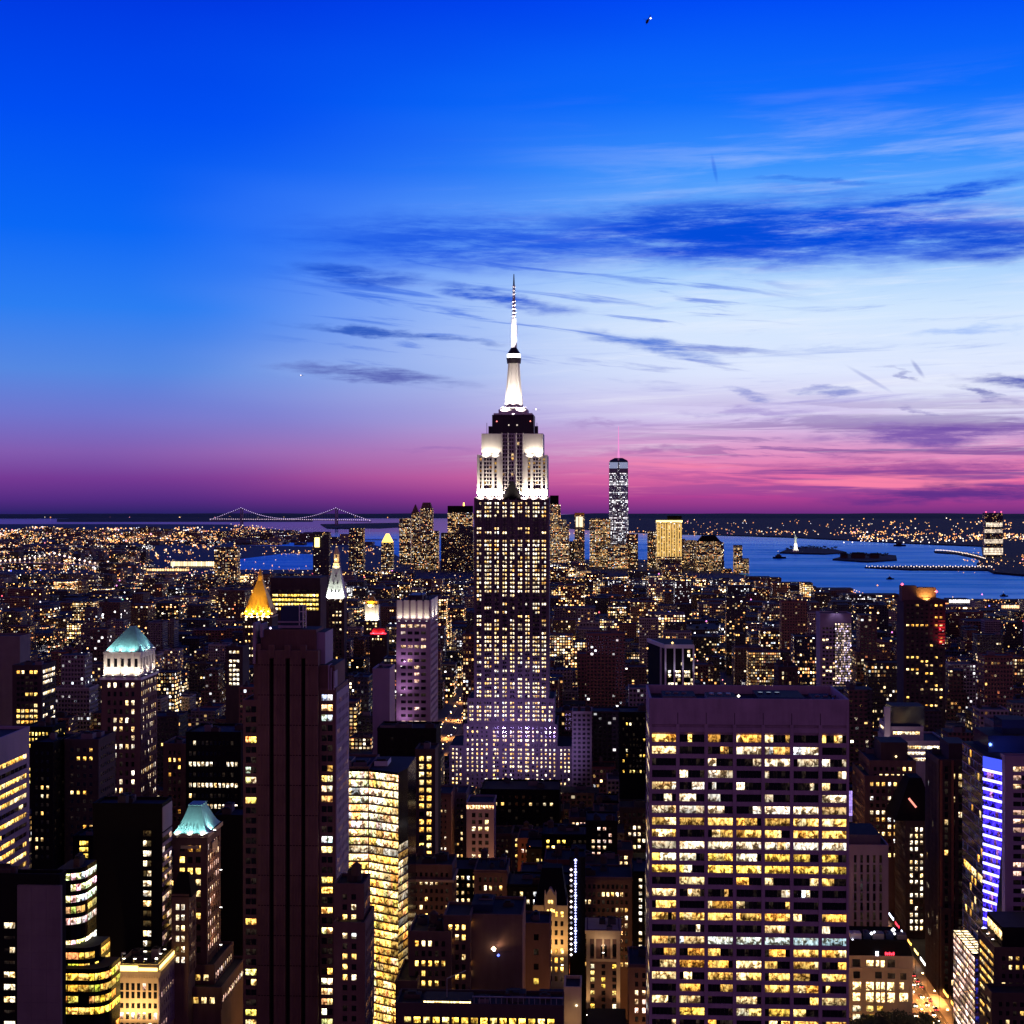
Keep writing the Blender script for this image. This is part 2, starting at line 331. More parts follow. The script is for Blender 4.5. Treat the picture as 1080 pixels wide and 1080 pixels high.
# ------------------------------------------------------------------ mesh writing
class MB:
    def __init__(s):
        s.v = []; s.f = []; s.m = []; s.uv = []; s.em = []; s.bc = []; s.bw = []
        s.ce = (0, 0, 0, 1); s.cbc = (.1, .1, .1, 0); s.cbw = (0, 3, 3, 1); s.u0 = 0.0
    def face(s, pts, mat=0, em=None):
        n = len(s.v); k = len(pts)
        s.v.extend(pts); s.f.append(tuple(range(n, n + k))); s.m.append(mat)
        a, b_ = pts[0], pts[1]
        tx, ty = b_[0] - a[0], b_[1] - a[1]
        L = math.hypot(tx, ty)
        if L < 1e-6 and k > 2: tx, ty = pts[2][0] - a[0], pts[2][1] - a[1]; L = math.hypot(tx, ty) or 1
        tx /= L or 1; ty /= L or 1
        for p in pts:
            s.uv.append(((p[0] - a[0]) * tx + (p[1] - a[1]) * ty + s.u0, p[2]))
        c4 = em or s.ce; s.em.extend([(*c4[:3], 1.0 if k != 4 or i > 1 else 0.0) for i in range(k)]); s.bc.extend([s.cbc] * k); s.bw.extend([s.cbw] * k)
    def prism(s, pts, z0, z1, mat=0, top=None, bottom=False, cap=True):   # pts anticlockwise from above
        n = len(pts)
        for i in range(n):
            a, b = pts[i], pts[(i + 1) % n]
            s.face([(a[0], a[1], z0), (b[0], b[1], z0), (b[0], b[1], z1), (a[0], a[1], z1)], mat)
        if cap: s.face([(p[0], p[1], z1) for p in pts], mat if top is None else top)
        if bottom: s.face([(p[0], p[1], z0) for p in reversed(pts)], mat)
    def box(s, x0, x1, y0, y1, z0, z1, mat=0, top=None, bottom=False):
        s.prism([(x0, y0), (x1, y0), (x1, y1), (x0, y1)], z0, z1, mat, top, bottom)
    def loft(s, A, B, mat=0, cap=None):                  # between two rings of equal length (x,y,z)
        n = len(A)
        for i in range(n):
            j = (i + 1) % n
            s.face([A[i], A[j], B[j], B[i]], mat)
        if cap is not None: s.face(list(B), cap)
    def ring(s, cx, cy_, r, z, n=10, ph=0.0, sx=1.0, sy=1.0):
        return [(cx + math.cos(ph + 2 * math.pi * i / n) * r * sx, cy_ + math.sin(ph + 2 * math.pi * i / n) * r * sy, z) for i in range(n)]
    def cyl(s, cx, cy_, r0, r1, z0, z1, n=10, mat=0, ph=0.0, cap=True):
        s.loft(s.ring(cx, cy_, r0, z0, n, ph), s.ring(cx, cy_, max(r1, .01), z1, n, ph), mat, mat if cap else None)
    def tube(s, a, b, r, n=5, mat=0, r1=None):
        a, b = Vector(a), Vector(b); d = (b - a)
        if d.length < 1e-6: return
        d.normalize(); u = d.orthogonal().normalized(); w = d.cross(u); r1 = r if r1 is None else r1
        A = [tuple(a + (u * math.cos(2 * math.pi * i / n) + w * math.sin(2 * math.pi * i / n)) * r) for i in range(n)]
        B = [tuple(b + (u * math.cos(2 * math.pi * i / n) + w * math.sin(2 * math.pi * i / n)) * r1) for i in range(n)]
        s.loft(A, B, mat, mat); s.face(list(reversed(A)), mat)
    def octa(s, c, r, em, sz=1.0, mat=0):
        x, y, z = c
        P = [(x + r, y, z), (x, y + r, z), (x - r, y, z), (x, y - r, z)]
        for i in range(4):
            a, b = P[i], P[(i + 1) % 4]
            s.face([a, b, (x, y, z + r * sz)], mat, em); s.face([b, a, (x, y, z - r * sz)], mat, em)
    def fbox(s, P, U, N, u0, u1, n0, n1, z0, z1, mat=0):  # a box on a facade: P left end, U along, N outwards
        def p(u, n): return (P[0] + U[0] * u + N[0] * n, P[1] + U[1] * u + N[1] * n)
        s.prism([p(u0, n1), p(u1, n1), p(u1, n0), p(u0, n0)], z0, z1, mat, None, True)
    def build(s, name, mats, parent=None, base=(0, 0, 0), smooth=False, weld=False):
        me = bpy.data.meshes.new(name)
        V = np.array(s.v, dtype=np.float64).reshape(-1, 3) - np.array(base)
        me.from_pydata(V.tolist(), [], s.f)
        for mt in mats: me.materials.append(M[mt] if isinstance(mt, str) else mt)
        me.polygons.foreach_set('material_index', s.m)
        if 'facade' in mats:
            uvl = me.uv_layers.new(name='UVMap'); uvl.data.foreach_set('uv', np.array(s.uv, dtype=np.float32).ravel())
            for nm, d in (('bc', s.bc), ('bw', s.bw)):
                at = me.attributes.new(nm, 'FLOAT_COLOR', 'CORNER'); at.data.foreach_set('color', np.array(d, dtype=np.float32).ravel())
        if 'pane' in mats or 'lamps' in mats:
            at = me.attributes.new('em', 'FLOAT_COLOR', 'CORNER'); at.data.foreach_set('color', np.array(s.em, dtype=np.float32).ravel())
        if weld:
            bm = bmesh.new(); bm.from_mesh(me); bmesh.ops.remove_doubles(bm, verts=bm.verts, dist=.001); bm.to_mesh(me); bm.free()
        if smooth: me.polygons.foreach_set('use_smooth', [True] * len(me.polygons))
        me.update()
        o = bpy.data.objects.new(name, me); COL.objects.link(o)
        if parent is not None: o.parent = parent
        else: o.location = base
        return o

def structure(o): o['kind'] = 'structure'; return o
def stuff(o): o['kind'] = 'stuff'; return o

SOLID = []          # footprints of the built things: X0, X1, Y0, Y1
SHOWN = []          # what must stay visible: px0, px1, Y, lowest row that shows
RECTS = []          # painted rectangles for the visibility estimate: Y, px0, px1, top, bottom
MARKS = []          # landmarks that labels refer to: phrase, px, py

class Thing:
    def __init__(s, name, label, cat, x, y, z=None, group=None):
        s.b = (x, y, gz(x, y) if z is None else z)
        s.o = bpy.data.objects.new(name, None); COL.objects.link(s.o); s.o.location = s.b
        s.o.empty_display_size = 5
        s.o['label'] = label; s.o['category'] = cat
        if group: s.o['group'] = group
    def part(s, mb, name, mats, parent=None, **k):
        return mb.build(name, mats, parent or s.o, s.b, **k)

def spot(owner, loc, target, watt, color, angle=120, blend=.8, r=.6):
    """a floodlight: housing with a bright lens, and its light"""
    loc, target = Vector(loc), Vector(target)
    b = MB(); b.box(loc.x - .5, loc.x + .5, loc.y - .5, loc.y + .5, loc.z - 1.4, loc.z - .7, 0, 1)
    h = Vector((target.x - loc.x, target.y - loc.y, 0)); k = min(h.length, 9.5)
    if h.length > .5: h.normalize(); b.tube((loc.x, loc.y, loc.z - 1.2), (loc.x + h.x * k, loc.y + h.y * k, loc.z - 1.2), .12, 4)   # bracket to the wall
    f = b.build('floodlight', ['dark_metal', 'glow_white'], owner.o, owner.b)
    L = bpy.data.lights.new('flood_beam', 'SPOT'); L.energy = watt; L.color = color; L.spot_size = RAD(angle); L.spot_blend = blend; L.shadow_soft_size = r
    lo = bpy.data.objects.new('flood_beam', L); COL.objects.link(lo)
    lo.parent = f; lo.location = loc - Vector(owner.b)
    lo.rotation_euler = (target - loc).to_track_quat('-Z', 'Y').to_euler()
    return f

# ------------------------------------------------------------------ windows
PAL = {'warm': (((1, .70, .32), .45), ((1, .56, .15), .22), ((1, .84, .56), .28), ((.88, .93, 1), .05)),
       'white': (((1, .82, .55), .5), ((1, .90, .75), .35), ((1, .66, .28), .15)),
       'gold': (((1, .60, .14), .55), ((1, .48, .08), .2), ((1, .74, .34), .25)),
       'yellow': (((1, .64, .10), .6), ((1, .76, .24), .3), ((1, .9, .6), .1)),
       'violet': (((.75, .6, 1), .4), ((1, .72, .7), .35), ((1, .75, .5), .25)),
       'pink': (((1, .62, .5), .5), ((1, .7, .42), .3), ((1, .8, .75), .2))}
def pick(rng, pal, st):
    r = rng.random(); a = 0
    for c, w in PAL[pal]:
        a += w
        if r <= a: break
    k = st * (.3 + 1.0 * rng.random())
    return (c[0] * k, c[1] * k, c[2] * k, 1)
DARK = (0, 0, 0, 1)
def dim(rng): k = .02 * rng.random(); return (k, k * .7, k * .5, 1)

def add_windows(t, wins, ind=100, name='window', parent=None):
    """wins: list of windows, each a list of (4 points, colour). The largest in view are parts of their own, the rest one part."""
    def area(w):
        pts = w[0][0]; a, b = proj(*pts[0]), proj(*pts[2])
        return abs((a[0] - b[0]) * (a[1] - b[1]))
    if len(wins) > ind: wins = sorted(wins, key=area, reverse=True)
    for w in wins[:ind]:
        b = MB()
        for pts, c in w: b.face(pts, 0, c)
        t.part(b, name, ['pane'], parent)
    rest = wins[ind:]
    if rest:
        b = MB()
        for w in rest:
            for pts, c in w: b.face(pts, 0, c)
        stuff(t.part(b, 'window_field', ['pane'], parent))

def states(nc, nr, lit, rng, cluster=.5, floorvar=.6):
    S = []
    for r in range(nr):
        p = lit * (1 + floorvar * rng.choice((-1, -.6, 0, .4, 1)))
        row = []; cur = rng.random() < p
        for c in range(nc):
            if rng.random() > cluster: cur = rng.random() < p
            row.append(cur)
        S.append(row)
    return S

def facade(mb, wins, P, U, N, L, zt, zb, style='grid', pu=3.2, pv=3.8, ww=.5, wh=.5, lit=.3, st=2.0, pal='warm', rng=random, mat=0, rec=.35,
           edge=1.2, cluster=.5, fv=.6, panes=1, head=2.0, sp=None):
    """relief of piers and spandrels on a wall plane and the windows between them"""
    nc = max(1, int((L - 2 * edge) / pu)); e = (L - nc * pu) / 2
    nr = max(1, int((zt - head - zb) / pv))
    S = states(nc, nr, lit, rng, cluster, fv)
    smat = mat if sp is None else sp
    ztop = zt - head
    pw = pu * (1 - ww)
    if style != 'flat':
        # piers
        for c in range(nc + 1):
            u = e + c * pu
            if style == 'ribbon' and 0 < c < nc: continue
            w = pw if 0 < c < nc else max(pw, .6)
            a, b = u - w / 2, u + w / 2
            if c == 0: a = 0
            if c == nc: b = L
            mb.fbox(P, U, N, a, b, -rec - .2, 0, zb - .5, zt, mat)
        mb.fbox(P, U, N, 0, L, -rec - .25, -.03, ztop - .2, zt - .01, mat)
        for r in range(nr + 1):
            z1 = ztop - r * pv + (pv * (1 - wh)) / 2; z0 = z1 - pv * (1 - wh)
            if r == 0: z1 = ztop - .2 - .004
            mb.fbox(P, U, N, .01, L - .01, -rec - .25, -.04 if style == 'ribbon' else (-rec * .75 if style == 'piers' else -.05), z0, z1, smat)
    for r in range(nr):
        zc = ztop - (r + .5) * pv; h = pv * wh / 2
        if style == 'ribbon' and panes > 1: pass
        for c in range(nc):
            uc = e + (c + .5) * pu; w = pu * (ww if style != 'ribbon' else .94) / 2
            n = -rec + .05 if style != 'flat' else .06
            wl = []
            for k in range(panes):
                a = uc - w + 2 * w * k / panes + .04; b = uc - w + 2 * w * (k + 1) / panes - .04
                pts = [(P[0] + U[0] * q_ + N[0] * n, P[1] + U[1] * q_ + N[1] * n, z) for q_, z in ((a, zc - h), (b, zc - h), (b, zc + h), (a, zc + h))]
                on = S[r][c] and rng.random() < (1 if panes == 1 else .88)
                wl.append((pts, pick(rng, pal, st) if on else (DARK if rng.random() < .6 else dim(rng))))
            if panes > 1 and S[r][c]:                     # one office, one colour
                k0 = pick(rng, pal, st)
                wl = [(p, tuple(x * rng.uniform(.55, 1.15) for x in k0[:3]) + (1,) if rng.random() < .8 else c_) for p, c_ in wl]
            wins.append(wl)

def parapet(b, x0, x1, y0, y1, z, mat=0, h=1.1, w=.5, out=.12):
    b.box(x0 - out, x1 + out, y0 - out, y0 + w, z - .6, z + h, mat)
    b.box(x0 - out, x1 + out, y1 - w, y1 + out, z - .6, z + h, mat)
    b.box(x0 - out, x0 + w, y0 + w, y1 - w, z - .6, z + h - .004, mat)
    b.box(x1 - w, x1 + out, y0 + w, y1 - w, z - .6, z + h - .004, mat)

def water_tank(t, x, y, z, r=1.9, h=3.6, leg=2.6):
    b = MB()
    b.cyl(x, y, r, r * 1.03, z + leg, z + leg + h, 12, 0); b.cyl(x, y, r * 1.1, .05, z + leg + h, z + leg + h + r * .75, 12, 0)
    o = t.part(b, 'water_tank', ['wood_tank'])
    for sx, sy in ((-1, -1), (1, -1), (1, 1), (-1, 1)):
        l = MB(); l.tube((x + sx * r * .7, y + sy * r * .7, z), (x + sx * r * .6, y + sy * r * .6, z + leg), .16, 4, 0)
        l.build('leg', ['dark_metal'], o, t.b)
    return o

def clutter(t, x0, x1, y0, y1, z, rng, n=4, tank=False, mat='gravel_roof'):
    """plant on a roof"""
    for i in range(n):
        w, d, h = rng.uniform(2, min(9, (x1 - x0) * .35)), rng.uniform(2, min(7, (y1 - y0) * .35)), rng.uniform(1.4, 4)
        cx, cy_ = rng.uniform(x0 + w / 2 + 1, x1 - w / 2 - 1), rng.uniform(y0 + d / 2 + 1, y1 - d / 2 - 1)
        b = MB(); b.box(cx - w / 2, cx + w / 2, cy_ - d / 2, cy_ + d / 2, z - .3, z + h, 0, 1)
        b.box(cx - w * .3, cx + w * .2, cy_ - d * .3, cy_ + d * .25, z + h - .1, z + h + rng.uniform(.4, 1), 1)
        t.part(b, rng.choice(('roof_unit', 'stair_house', 'roof_unit')), [rng.choice((mat, 'grey_concrete', 'dark_brick')), 'tar_roof'])
    if tank and x1 - x0 > 9: water_tank(t, rng.uniform(x0 + 3.5, x1 - 3.5), rng.uniform(y0 + 4, y1 - 4), z)

def hero(name, label, cat, x0, x1, yt, Y, dp, mat, yb=1084, tiers=None, front=None, side=None, ind=100, roof=True, n_clutter=4, tank=False, seed=1,
         mark=None, parap=True, xw=None, par2=None, group=None):
    """a tower given by the photo columns of its front, the row of its roof, its distance and depth.
    tiers: further, lower boxes (x0, x1, ytop, Yfront, depth). front/side: keywords of facade()."""
    rng = random.Random(seed)
    T = [(x0, x1, yt, Y, dp)] + list(tiers or [])
    B = []
    for (a, b_, y_, Yf, d) in T:
        X0, X1 = PX(a, Yf), PX(b_, Yf)
        B.append([X0, X1, Yf, Yf + d, PZ((a + b_) / 2, y_, Yf)])
    if xw: B[0][0], B[0][1] = xw
    t = Thing(name, label, cat, (B[0][0] + B[0][1]) / 2, Y + dp / 2, group=group)
    wall = MB(); wins = []
    for i, (X0, X1, Y0, Y1, zt) in enumerate(B):
        zlow = max((b[4] for b in B[i + 1:] if b[0] <= X0 + 1 and b[1] >= X1 - 1 and b[2] <= Y0 + .5), default=None)
        pxm = (T[i][0] + T[i][1]) / 2
        zvis = max(PZ(pxm, yb + 8, Y0), 1.0)
        zb = zlow if zlow is not None else zvis
        rec = .38 if front and front.get('style') != 'flat' else 0
        fr = dict(front or {}); sd = dict(fr); sd.update(side or {})
        wall.box(X0 + rec, X1 - rec, Y0 + rec, Y1 - rec, -1 - i * .01, zt, 0, 1)
        left_side = X0 > 0
        if front:
            facade(wall, wins, (X0, Y0), (1, 0), (0, -1), X1 - X0, zt, zb, rng=rng, rec=rec, **fr)
            if side is not False:
                if left_side: facade(wall, wins, (X0, Y1 - .02), (0, -1), (-1, 0), Y1 - Y0 - .04, zt - .02, zb, rng=rng, rec=rec, **sd)
                else: facade(wall, wins, (X1, Y0 + .02), (0, 1), (1, 0), Y1 - Y0 - .04, zt - .02, zb, rng=rng, rec=rec, **sd)
        if parap: parapet(wall, X0, X1, Y0, Y1, zt, 0)
        SOLID.append((X0, X1, Y0, Y1)); SHOWN.append((T[i][0], T[i][1], Y0, yb)); RECTS.append((Y0, T[i][0], T[i][1], T[i][2], 1200))
    t.part(wall, 'wall', [mat, 'tar_roof'] + ([par2] if par2 else []))
    if wins: add_windows(t, wins, ind)
    t.B = B; t.rng = rng
    if n_clutter or tank: clutter(t, *B[0][:4], B[0][4], rng, n_clutter, tank)
    if mark: MARKS.append((mark, (x0 + x1) / 2, yt + 12))
    return t
# ------------------------------------------------------------------ the setting: water, land, streets
WATER_Z = -4.0
def cap_sheet(name, mat, r0, r1, dz, a0=-46, a1=40):
    b = MB(); A = [RAD(a0 + (a1 - a0) * i / 60) for i in range(61)]
    R = [r0]
    while R[-1] < r1: R.append(min(r1, R[-1] * 1.06 + 20))
    for i in range(len(R) - 1):
        for j in range(60):
            P = []
            for r, a in ((R[i], A[j + 1]), (R[i], A[j]), (R[i + 1], A[j]), (R[i + 1], A[j + 1])):
                x, y = r * math.sin(a), r * math.cos(a); P.append((x, y, gz(x, y) + dz))
            b.face([P[1], P[0], P[3], P[2]], 0)
    return structure(b.build(name, [mat], None, (0, 0, 0), weld=True, smooth=True))
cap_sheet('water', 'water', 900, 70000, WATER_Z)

from mathutils.geometry import tessellate_polygon
def land(name, mat, P, h, thick=8, world=False):
    """land with a shore: outline given by photo pixels (or metres), on the curved ground"""
    pts = []
    n = len(P)
    for i in range(n):
        a, b_ = P[i], P[(i + 1) % n]
        k = max(1, int(max(abs(a[0] - b_[0]) / (40 if not world else 300), abs(a[1] - b_[1]) / (4 if not world else 300))))
        for j in range(k):
            f = j / k
            p = (a[0] + (b_[0] - a[0]) * f, a[1] + (b_[1] - a[1]) * f)
            if world: pts.append((p[0], p[1]))
            else: pts.append(ground(p[0], p[1], 0)[:2])
    bm = bmesh.new()
    V = [bm.verts.new((x, y, 0)) for x, y in pts]
    for tri in tessellate_polygon([[Vector((x, y, 0)) for x, y in pts]]):
        try: bm.faces.new([V[i] for i in tri])
        except ValueError: pass
    for it in range(3):
        E = [e for e in bm.edges if e.calc_length() > 1500]
        if not E: break
        bmesh.ops.subdivide_edges(bm, edges=E, cuts=1, use_grid_fill=False)
        bmesh.ops.triangulate(bm, faces=bm.faces)
    bmesh.ops.recalc_face_normals(bm, faces=bm.faces)
    for v in bm.verts: v.co.z = gz(v.co.x, v.co.y) + h
    if sum(f.normal.z for f in bm.faces) < 0: bmesh.ops.reverse_faces(bm, faces=bm.faces)
    r = bmesh.ops.extrude_face_region(bm, geom=[e for e in bm.edges if e.is_boundary]) if False else None
    be = [e for e in bm.edges if e.is_boundary]
    ex = bmesh.ops.extrude_edge_only(bm, edges=be)
    for v in ex['geom']:
        if isinstance(v, bmesh.types.BMVert): v.co.z -= thick
    me = bpy.data.meshes.new(name); bm.to_mesh(me); bm.free(); me.materials.append(M[mat])
    o = bpy.data.objects.new(name, me); COL.objects.link(o)
    return structure(o)

shore = [ground(px, py)[:2] for px, py in ((1300, 655), (1080, 637), (1010, 633), (950, 630), (860, 621), (800, 611), (765, 601))]
tipL = [ground(px, py)[:2] for px, py in ((430, 592), (400, 576), (345, 566), (300, 559), (240, 553), (120, 552.5), (-120, 552.5))]
city_outline = [(-1500, 100), (1500, 100), (2200, 2500)] + shore + [(450, 6700), (150, 7050), (-350, 6950)] + tipL + [(-6500, 9000), (-4500, 5000)]
land('ground', 'asphalt', city_outline, 0.0, 8, True)
# inlets of the river seen between the roofs
for i, P in enumerate((((248, 575), (300, 567.5), (347, 567.5), (345, 577), (300, 576)), ((250, 601), (252, 590), (300, 584), (334, 585), (333, 601)), ((383, 569), (384, 556.5), (420, 556.5), (419, 569)))):
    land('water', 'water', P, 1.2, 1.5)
land('far_shore', 'land', [(556, 553.5), (640, 560), (700, 562.5), (830, 566.5), (900, 570), (960, 573), (1035, 576), (1037, 590), (1030, 595), (1048, 604), (1120, 610), (1300, 620), (1300, 543.5), (556, 543.5)], 3)
land('far_shore', 'land', [(338, 553), (420, 551.6), (446, 555), (400, 557.6), (345, 557)], 4)
land('far_shore', 'land', [(-100, 545), (60, 545), (232, 546), (420, 546), (560, 546), (560, 543.3), (-100, 543.3)], 4)
land('island', 'land', [(822, 583), (830, 579.5), (850, 577.2), (880, 579.5), (893, 582.5), (870, 584.2)], 2)
land('island', 'land', [(878, 590), (892, 585.8), (920, 583.8), (945, 586), (946, 590.4), (915, 592.4)], 2)
land('pier', 'land', [(912, 598.2), (960, 597), (1040, 597.5), (1050, 601), (960, 600.6)], 1)
land('pier', 'land', [(985, 581), (1012, 581.8), (1032, 585), (1042, 590), (1042, 594), (1028, 588), (1008, 584), (986, 582.6)], 1)

def ridge(name, px0, px1, dist, hmax, seed, dz=0):
    rng = random.Random(seed); b = MB(); n = 80; prev = None
    ph = [rng.uniform(0, 6.3) for _ in range(6)]
    for i in range(n + 1):
        px = px0 + (px1 - px0) * i / n; u = (px - 540) / FPX
        h = hmax * (.93 + .05 * math.sin(i * .16 + ph[0]) + .04 * math.sin(i * .37 + ph[1]) + .02 * math.sin(i * .9 + ph[2]))
        h *= min(1, 8 * i / n + .15, 8 * (n - i) / n + .15)
        sec = []
        for dd, k in ((-2500, 0), (-1200, .55), (0, 1), (1200, .7), (3000, 0)):
            d = dist + dd; x, y = d * (-SY + u * CY), d * (CY + u * SY)
            sec.append((x, y, gz(x, y) - 3 + dz + (h + 3) * k))
        if prev:
            for j in range(4): b.face([prev[j], sec[j], sec[j + 1], prev[j + 1]], 0)
        prev = sec
    return structure(b.build(name, ['hill'], None, (0, 0, 0), weld=True, smooth=True))
ridge('hills', -200, 620, 30000, 76, 3)
ridge('hills', 540, 1400, 29000, 82, 8)
ridge('hills', 60, 330, 24000, 40, 5)

# avenues: carriageway sheets with kerbed pavements and lane lines
AVES = [166, 445, 710, 990, 1270, -165, -300, -440, -640, -860, -1100, -1380]
def avenue(x, y0, y1, w=17):
    r = MB(); r.face([(x - w / 2, y0, .006), (x + w / 2, y0, .006), (x + w / 2, y1, .006), (x - w / 2, y1, .006)])
    structure(r.build('road', ['asphalt']))
    p = MB()
    for s in (-1, 1):
        a, b_ = x + s * w / 2, x + s * (w / 2 + 6); p.box(min(a, b_), max(a, b_), y0, y1, -.05, .14)
    structure(p.build('pavement', ['sidewalk']))
    l = MB()
    for k in (-2, -1, 0, 1, 2):
        yy = y0
        while yy < y1:
            l.face([(x + k * 3.2 - .08, yy, .012), (x + k * 3.2 + .08, yy, .012), (x + k * 3.2 + .08, yy + 3, .012), (x + k * 3.2 - .08, yy + 3, .012)]); yy += 9
    structure(l.build('road_marking', ['white_metal']))
avenue(166, 400, 2400, 16); avenue(-165, 400, 2400)

# ------------------------------------------------------------------ the tall landmark in the middle
def spire_tower():
    Yf = 1290.0; rng = random.Random(11)
    t = Thing('skyscraper', 'tallest stone skyscraper with white floodlit crown and needle spire', 'skyscraper', PX(540, Yf), Yf + 25)
    X = lambda px: PX(px, Yf)
    Z = lambda py: PZ(540, py, Yf)
    MARKS.append(('the tall spired skyscraper', 540, 640))
    s = MB(); wins = []
    tiers = [(474, 603, 787, 1287.6, 1345), (489, 588, 764, 1288.4, 1343), (493, 585, 737, 1289.2, 1340), (500, 579, 525, 1290, 1334)]
    for i, (a, b_, y_, y0, y1) in enumerate(tiers):
        s.box(X(a) + (.4 if i == 3 else .4), X(b_) - .4, y0 + .4, y1 - .4, -1 - .01 * i, Z(y_), 0, 1)
        parapet(s, X(a) + .4, X(b_) - .4, y0 + .4, y1 - .4, Z(y_), 0, .5)
        SOLID.append((X(a), X(b_), y0, y1)); RECTS.append((y0, a, b_, y_, 1000)); SHOWN.append((a, b_, y0, 828 if i < 3 else 737))
    groups = [(505.2, 2), (514.6, 3), (523.8, 2), (532.2, 2), (540.2, 2), (548.4, 2), (556.2, 2), (565.4, 3), (573.6, 2)]
    rowp = lambda y: (.9 if y < 546 else .1 if y < 554 else .55 if y < 559 else .12 if y < 570 else 1.0 if y < 626 else .42 if y < 667 else .9 if y < 690 else .72 if y < 737 else .95)
    pitch = 4.42
    def rows(y0, y1, f0, grp, step=pitch):
        y = y0
        while y < y1:
            full = rng.random()
            p = rowp(y); p = (.25 if full < .1 else (1 - (1 - p) * .45 if full < .1 + .8 * p else p * .5))
            zc, hh = Z(y), .86
            for cx, n in grp:
                g_on = rng.random() < p
                for k in range(n):
                    px = cx + (k - (n - 1) / 2) * 2.55
                    on = g_on and rng.random() < .9
                    c = pick(rng, rng.choice(('white', 'warm')), 2.4) if on else (DARK if rng.random() < .7 else dim(rng))
                    xc = X(px); w = .60
                    wins.append([([(xc - w, f0, zc - hh), (xc + w, f0, zc - hh), (xc + w, f0, zc + hh), (xc - w, f0, zc + hh)], c)])
            y += step
    rows(531, 735, 1290.36, groups)
    # piers of the shaft between the window groups, darker spandrels between
    edges = [500] + [(groups[i][0] + groups[i + 1][0]) / 2 for i in range(8)] + [579]
    for i, e in enumerate(edges):
        w = .95 if 0 < i < 9 else 1.5
        xc = X(e) + (w / 2 if i == 0 else -w / 2 if i == 9 else 0)
        s.box(xc - w / 2, xc + w / 2, 1289.75, 1290.6, Z(738), Z(525.6), 0)
    for cx, n in groups:
        for k in range(n - 1):
            xc = X(cx + (k - (n - 2) / 2) * 2.55); s.box(xc - .22, xc + .22, 1290.05, 1290.6, Z(738), Z(527), 2)
    # lower stages
    lowg = lambda a, b_, n: [(a + (b_ - a) * (i + .5) / n, 1) for i in range(n)]
    rows(741.5, 763, 1289.56, [(497, 2)] + groups[0:9] + [(581, 2)])
    rows(767.5, 786, 1288.76, lowg(491, 516, 5) + [(521, 1)] + groups[2:7] + [(557, 1)] + lowg(560, 587, 6))
    rows(790.5, 842, 1287.96, lowg(476, 488, 3) + lowg(491, 516, 5) + [(521, 1)] + groups[2:7] + [(557, 1)] + lowg(560, 587, 6) + lowg(590, 602, 3))
    for a, y0, top in [(p, 1289.2, 737.5) for p in (493.6, 502, 510, 519, 528, 536, 544.5, 552.5, 561, 569.5, 577, 584.4)] + [(p, 1288.4, 764.4) for p in (489.6, 495.5, 500.5, 505.6, 510.5, 518.5, 559, 563.7, 568.2, 572.6, 577.2, 581.6, 587.4)] + \
            [(p, 1287.6, 787.4) for p in (474.7, 479.6, 484.6, 489.5, 495.5, 500.5, 505.6, 510.5, 518.5, 528, 536, 544.5, 552.5, 559, 563.7, 568.2, 572.6, 577.2, 581.6, 587.4, 593.3, 598, 602.4)]:
        s.box(X(a) - .5, X(a) + .5, y0 - .1, y0 + .6, 1, Z(top), 0)
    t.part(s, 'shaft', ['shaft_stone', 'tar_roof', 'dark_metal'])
    # the floodlit crown
    c = MB()
    def cbox(a, b_, y0, y1, yt, yb, m=0): c.box(X(a), X(b_), y0, y1, Z(yb), Z(yt), m, 1)
    cbox(503, 577, 1292.5, 1332, 480, 526); cbox(507.5, 572.5, 1294, 1330.5, 457, 481)
    # buttressed corners and flat panels, with dark window strips cut between
    for a, b_ in ((503, 505.6), (508, 510), (518.6, 521), (524, 528.2), (552.6, 556.4), (559.4, 562), (570.4, 572.4), (575, 577)):
        cbox(a, b_, 1291.4, 1292.9, 479.5, 525.5)
    for a, b_ in ((507.5, 529), (552, 572.5)): cbox(a, b_, 1293.0, 1294.5, 457.5, 480.5)
    for a in (528.6, 535.2, 543.8, 551): cbox(a, a + 1.2, 1291.2, 1294.2, 456.5, 525)
    for a, b_ in ((503, 529.5), (552, 577)): cbox(a, b_, 1291.3, 1293, 515.5, 526)
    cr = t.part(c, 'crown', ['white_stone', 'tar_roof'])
    strips = [(505.6, 508), (510, 518.6), (521, 524), (556.4, 559.4), (562, 570.4), (572.4, 575)]
    cw = []
    for a, b_ in strips:
        n = 3 if b_ - a > 4 else 1
        for r in range(8):
            y = 484.5 + r * 4.1
            if y > 514: break
            for k in range(n):
                p0 = a + (b_ - a) * (k + .12) / n; p1 = a + (b_ - a) * (k + .88) / n
                cw.append([([(X(p0), 1292.42, Z(y + 1.3)), (X(p1), 1292.42, Z(y + 1.3)), (X(p1), 1292.42, Z(y - 1.3)), (X(p0), 1292.42, Z(y - 1.3))], pick(rng, 'gold', .5) if rng.random() < .25 else DARK)])
    for a in (530, 536.6, 545.2):
        for r in range(15):
            y = 459.5 + r * 4.1
            f = 1293.9 if y < 480 else 1292.4
            for k in range(2):
                p0 = a + k * 2.7; p1 = p0 + 2.2
                cw.append([([(X(p0), f, Z(y + 1.5)), (X(p1), f, Z(y + 1.5)), (X(p1), f, Z(y - 1.5)), (X(p0), f, Z(y - 1.5))], pick(rng, 'warm', .8) if rng.random() < .07 else DARK)])
    add_windows(t, wins, 100)
    b = MB()
    for w in cw:
        for pts, col in w: b.face(pts, 0, col)
    stuff(t.part(b, 'window_field', ['pane'], cr))
    # stepped dark gable in the middle of the crown's foot
    gb = MB()
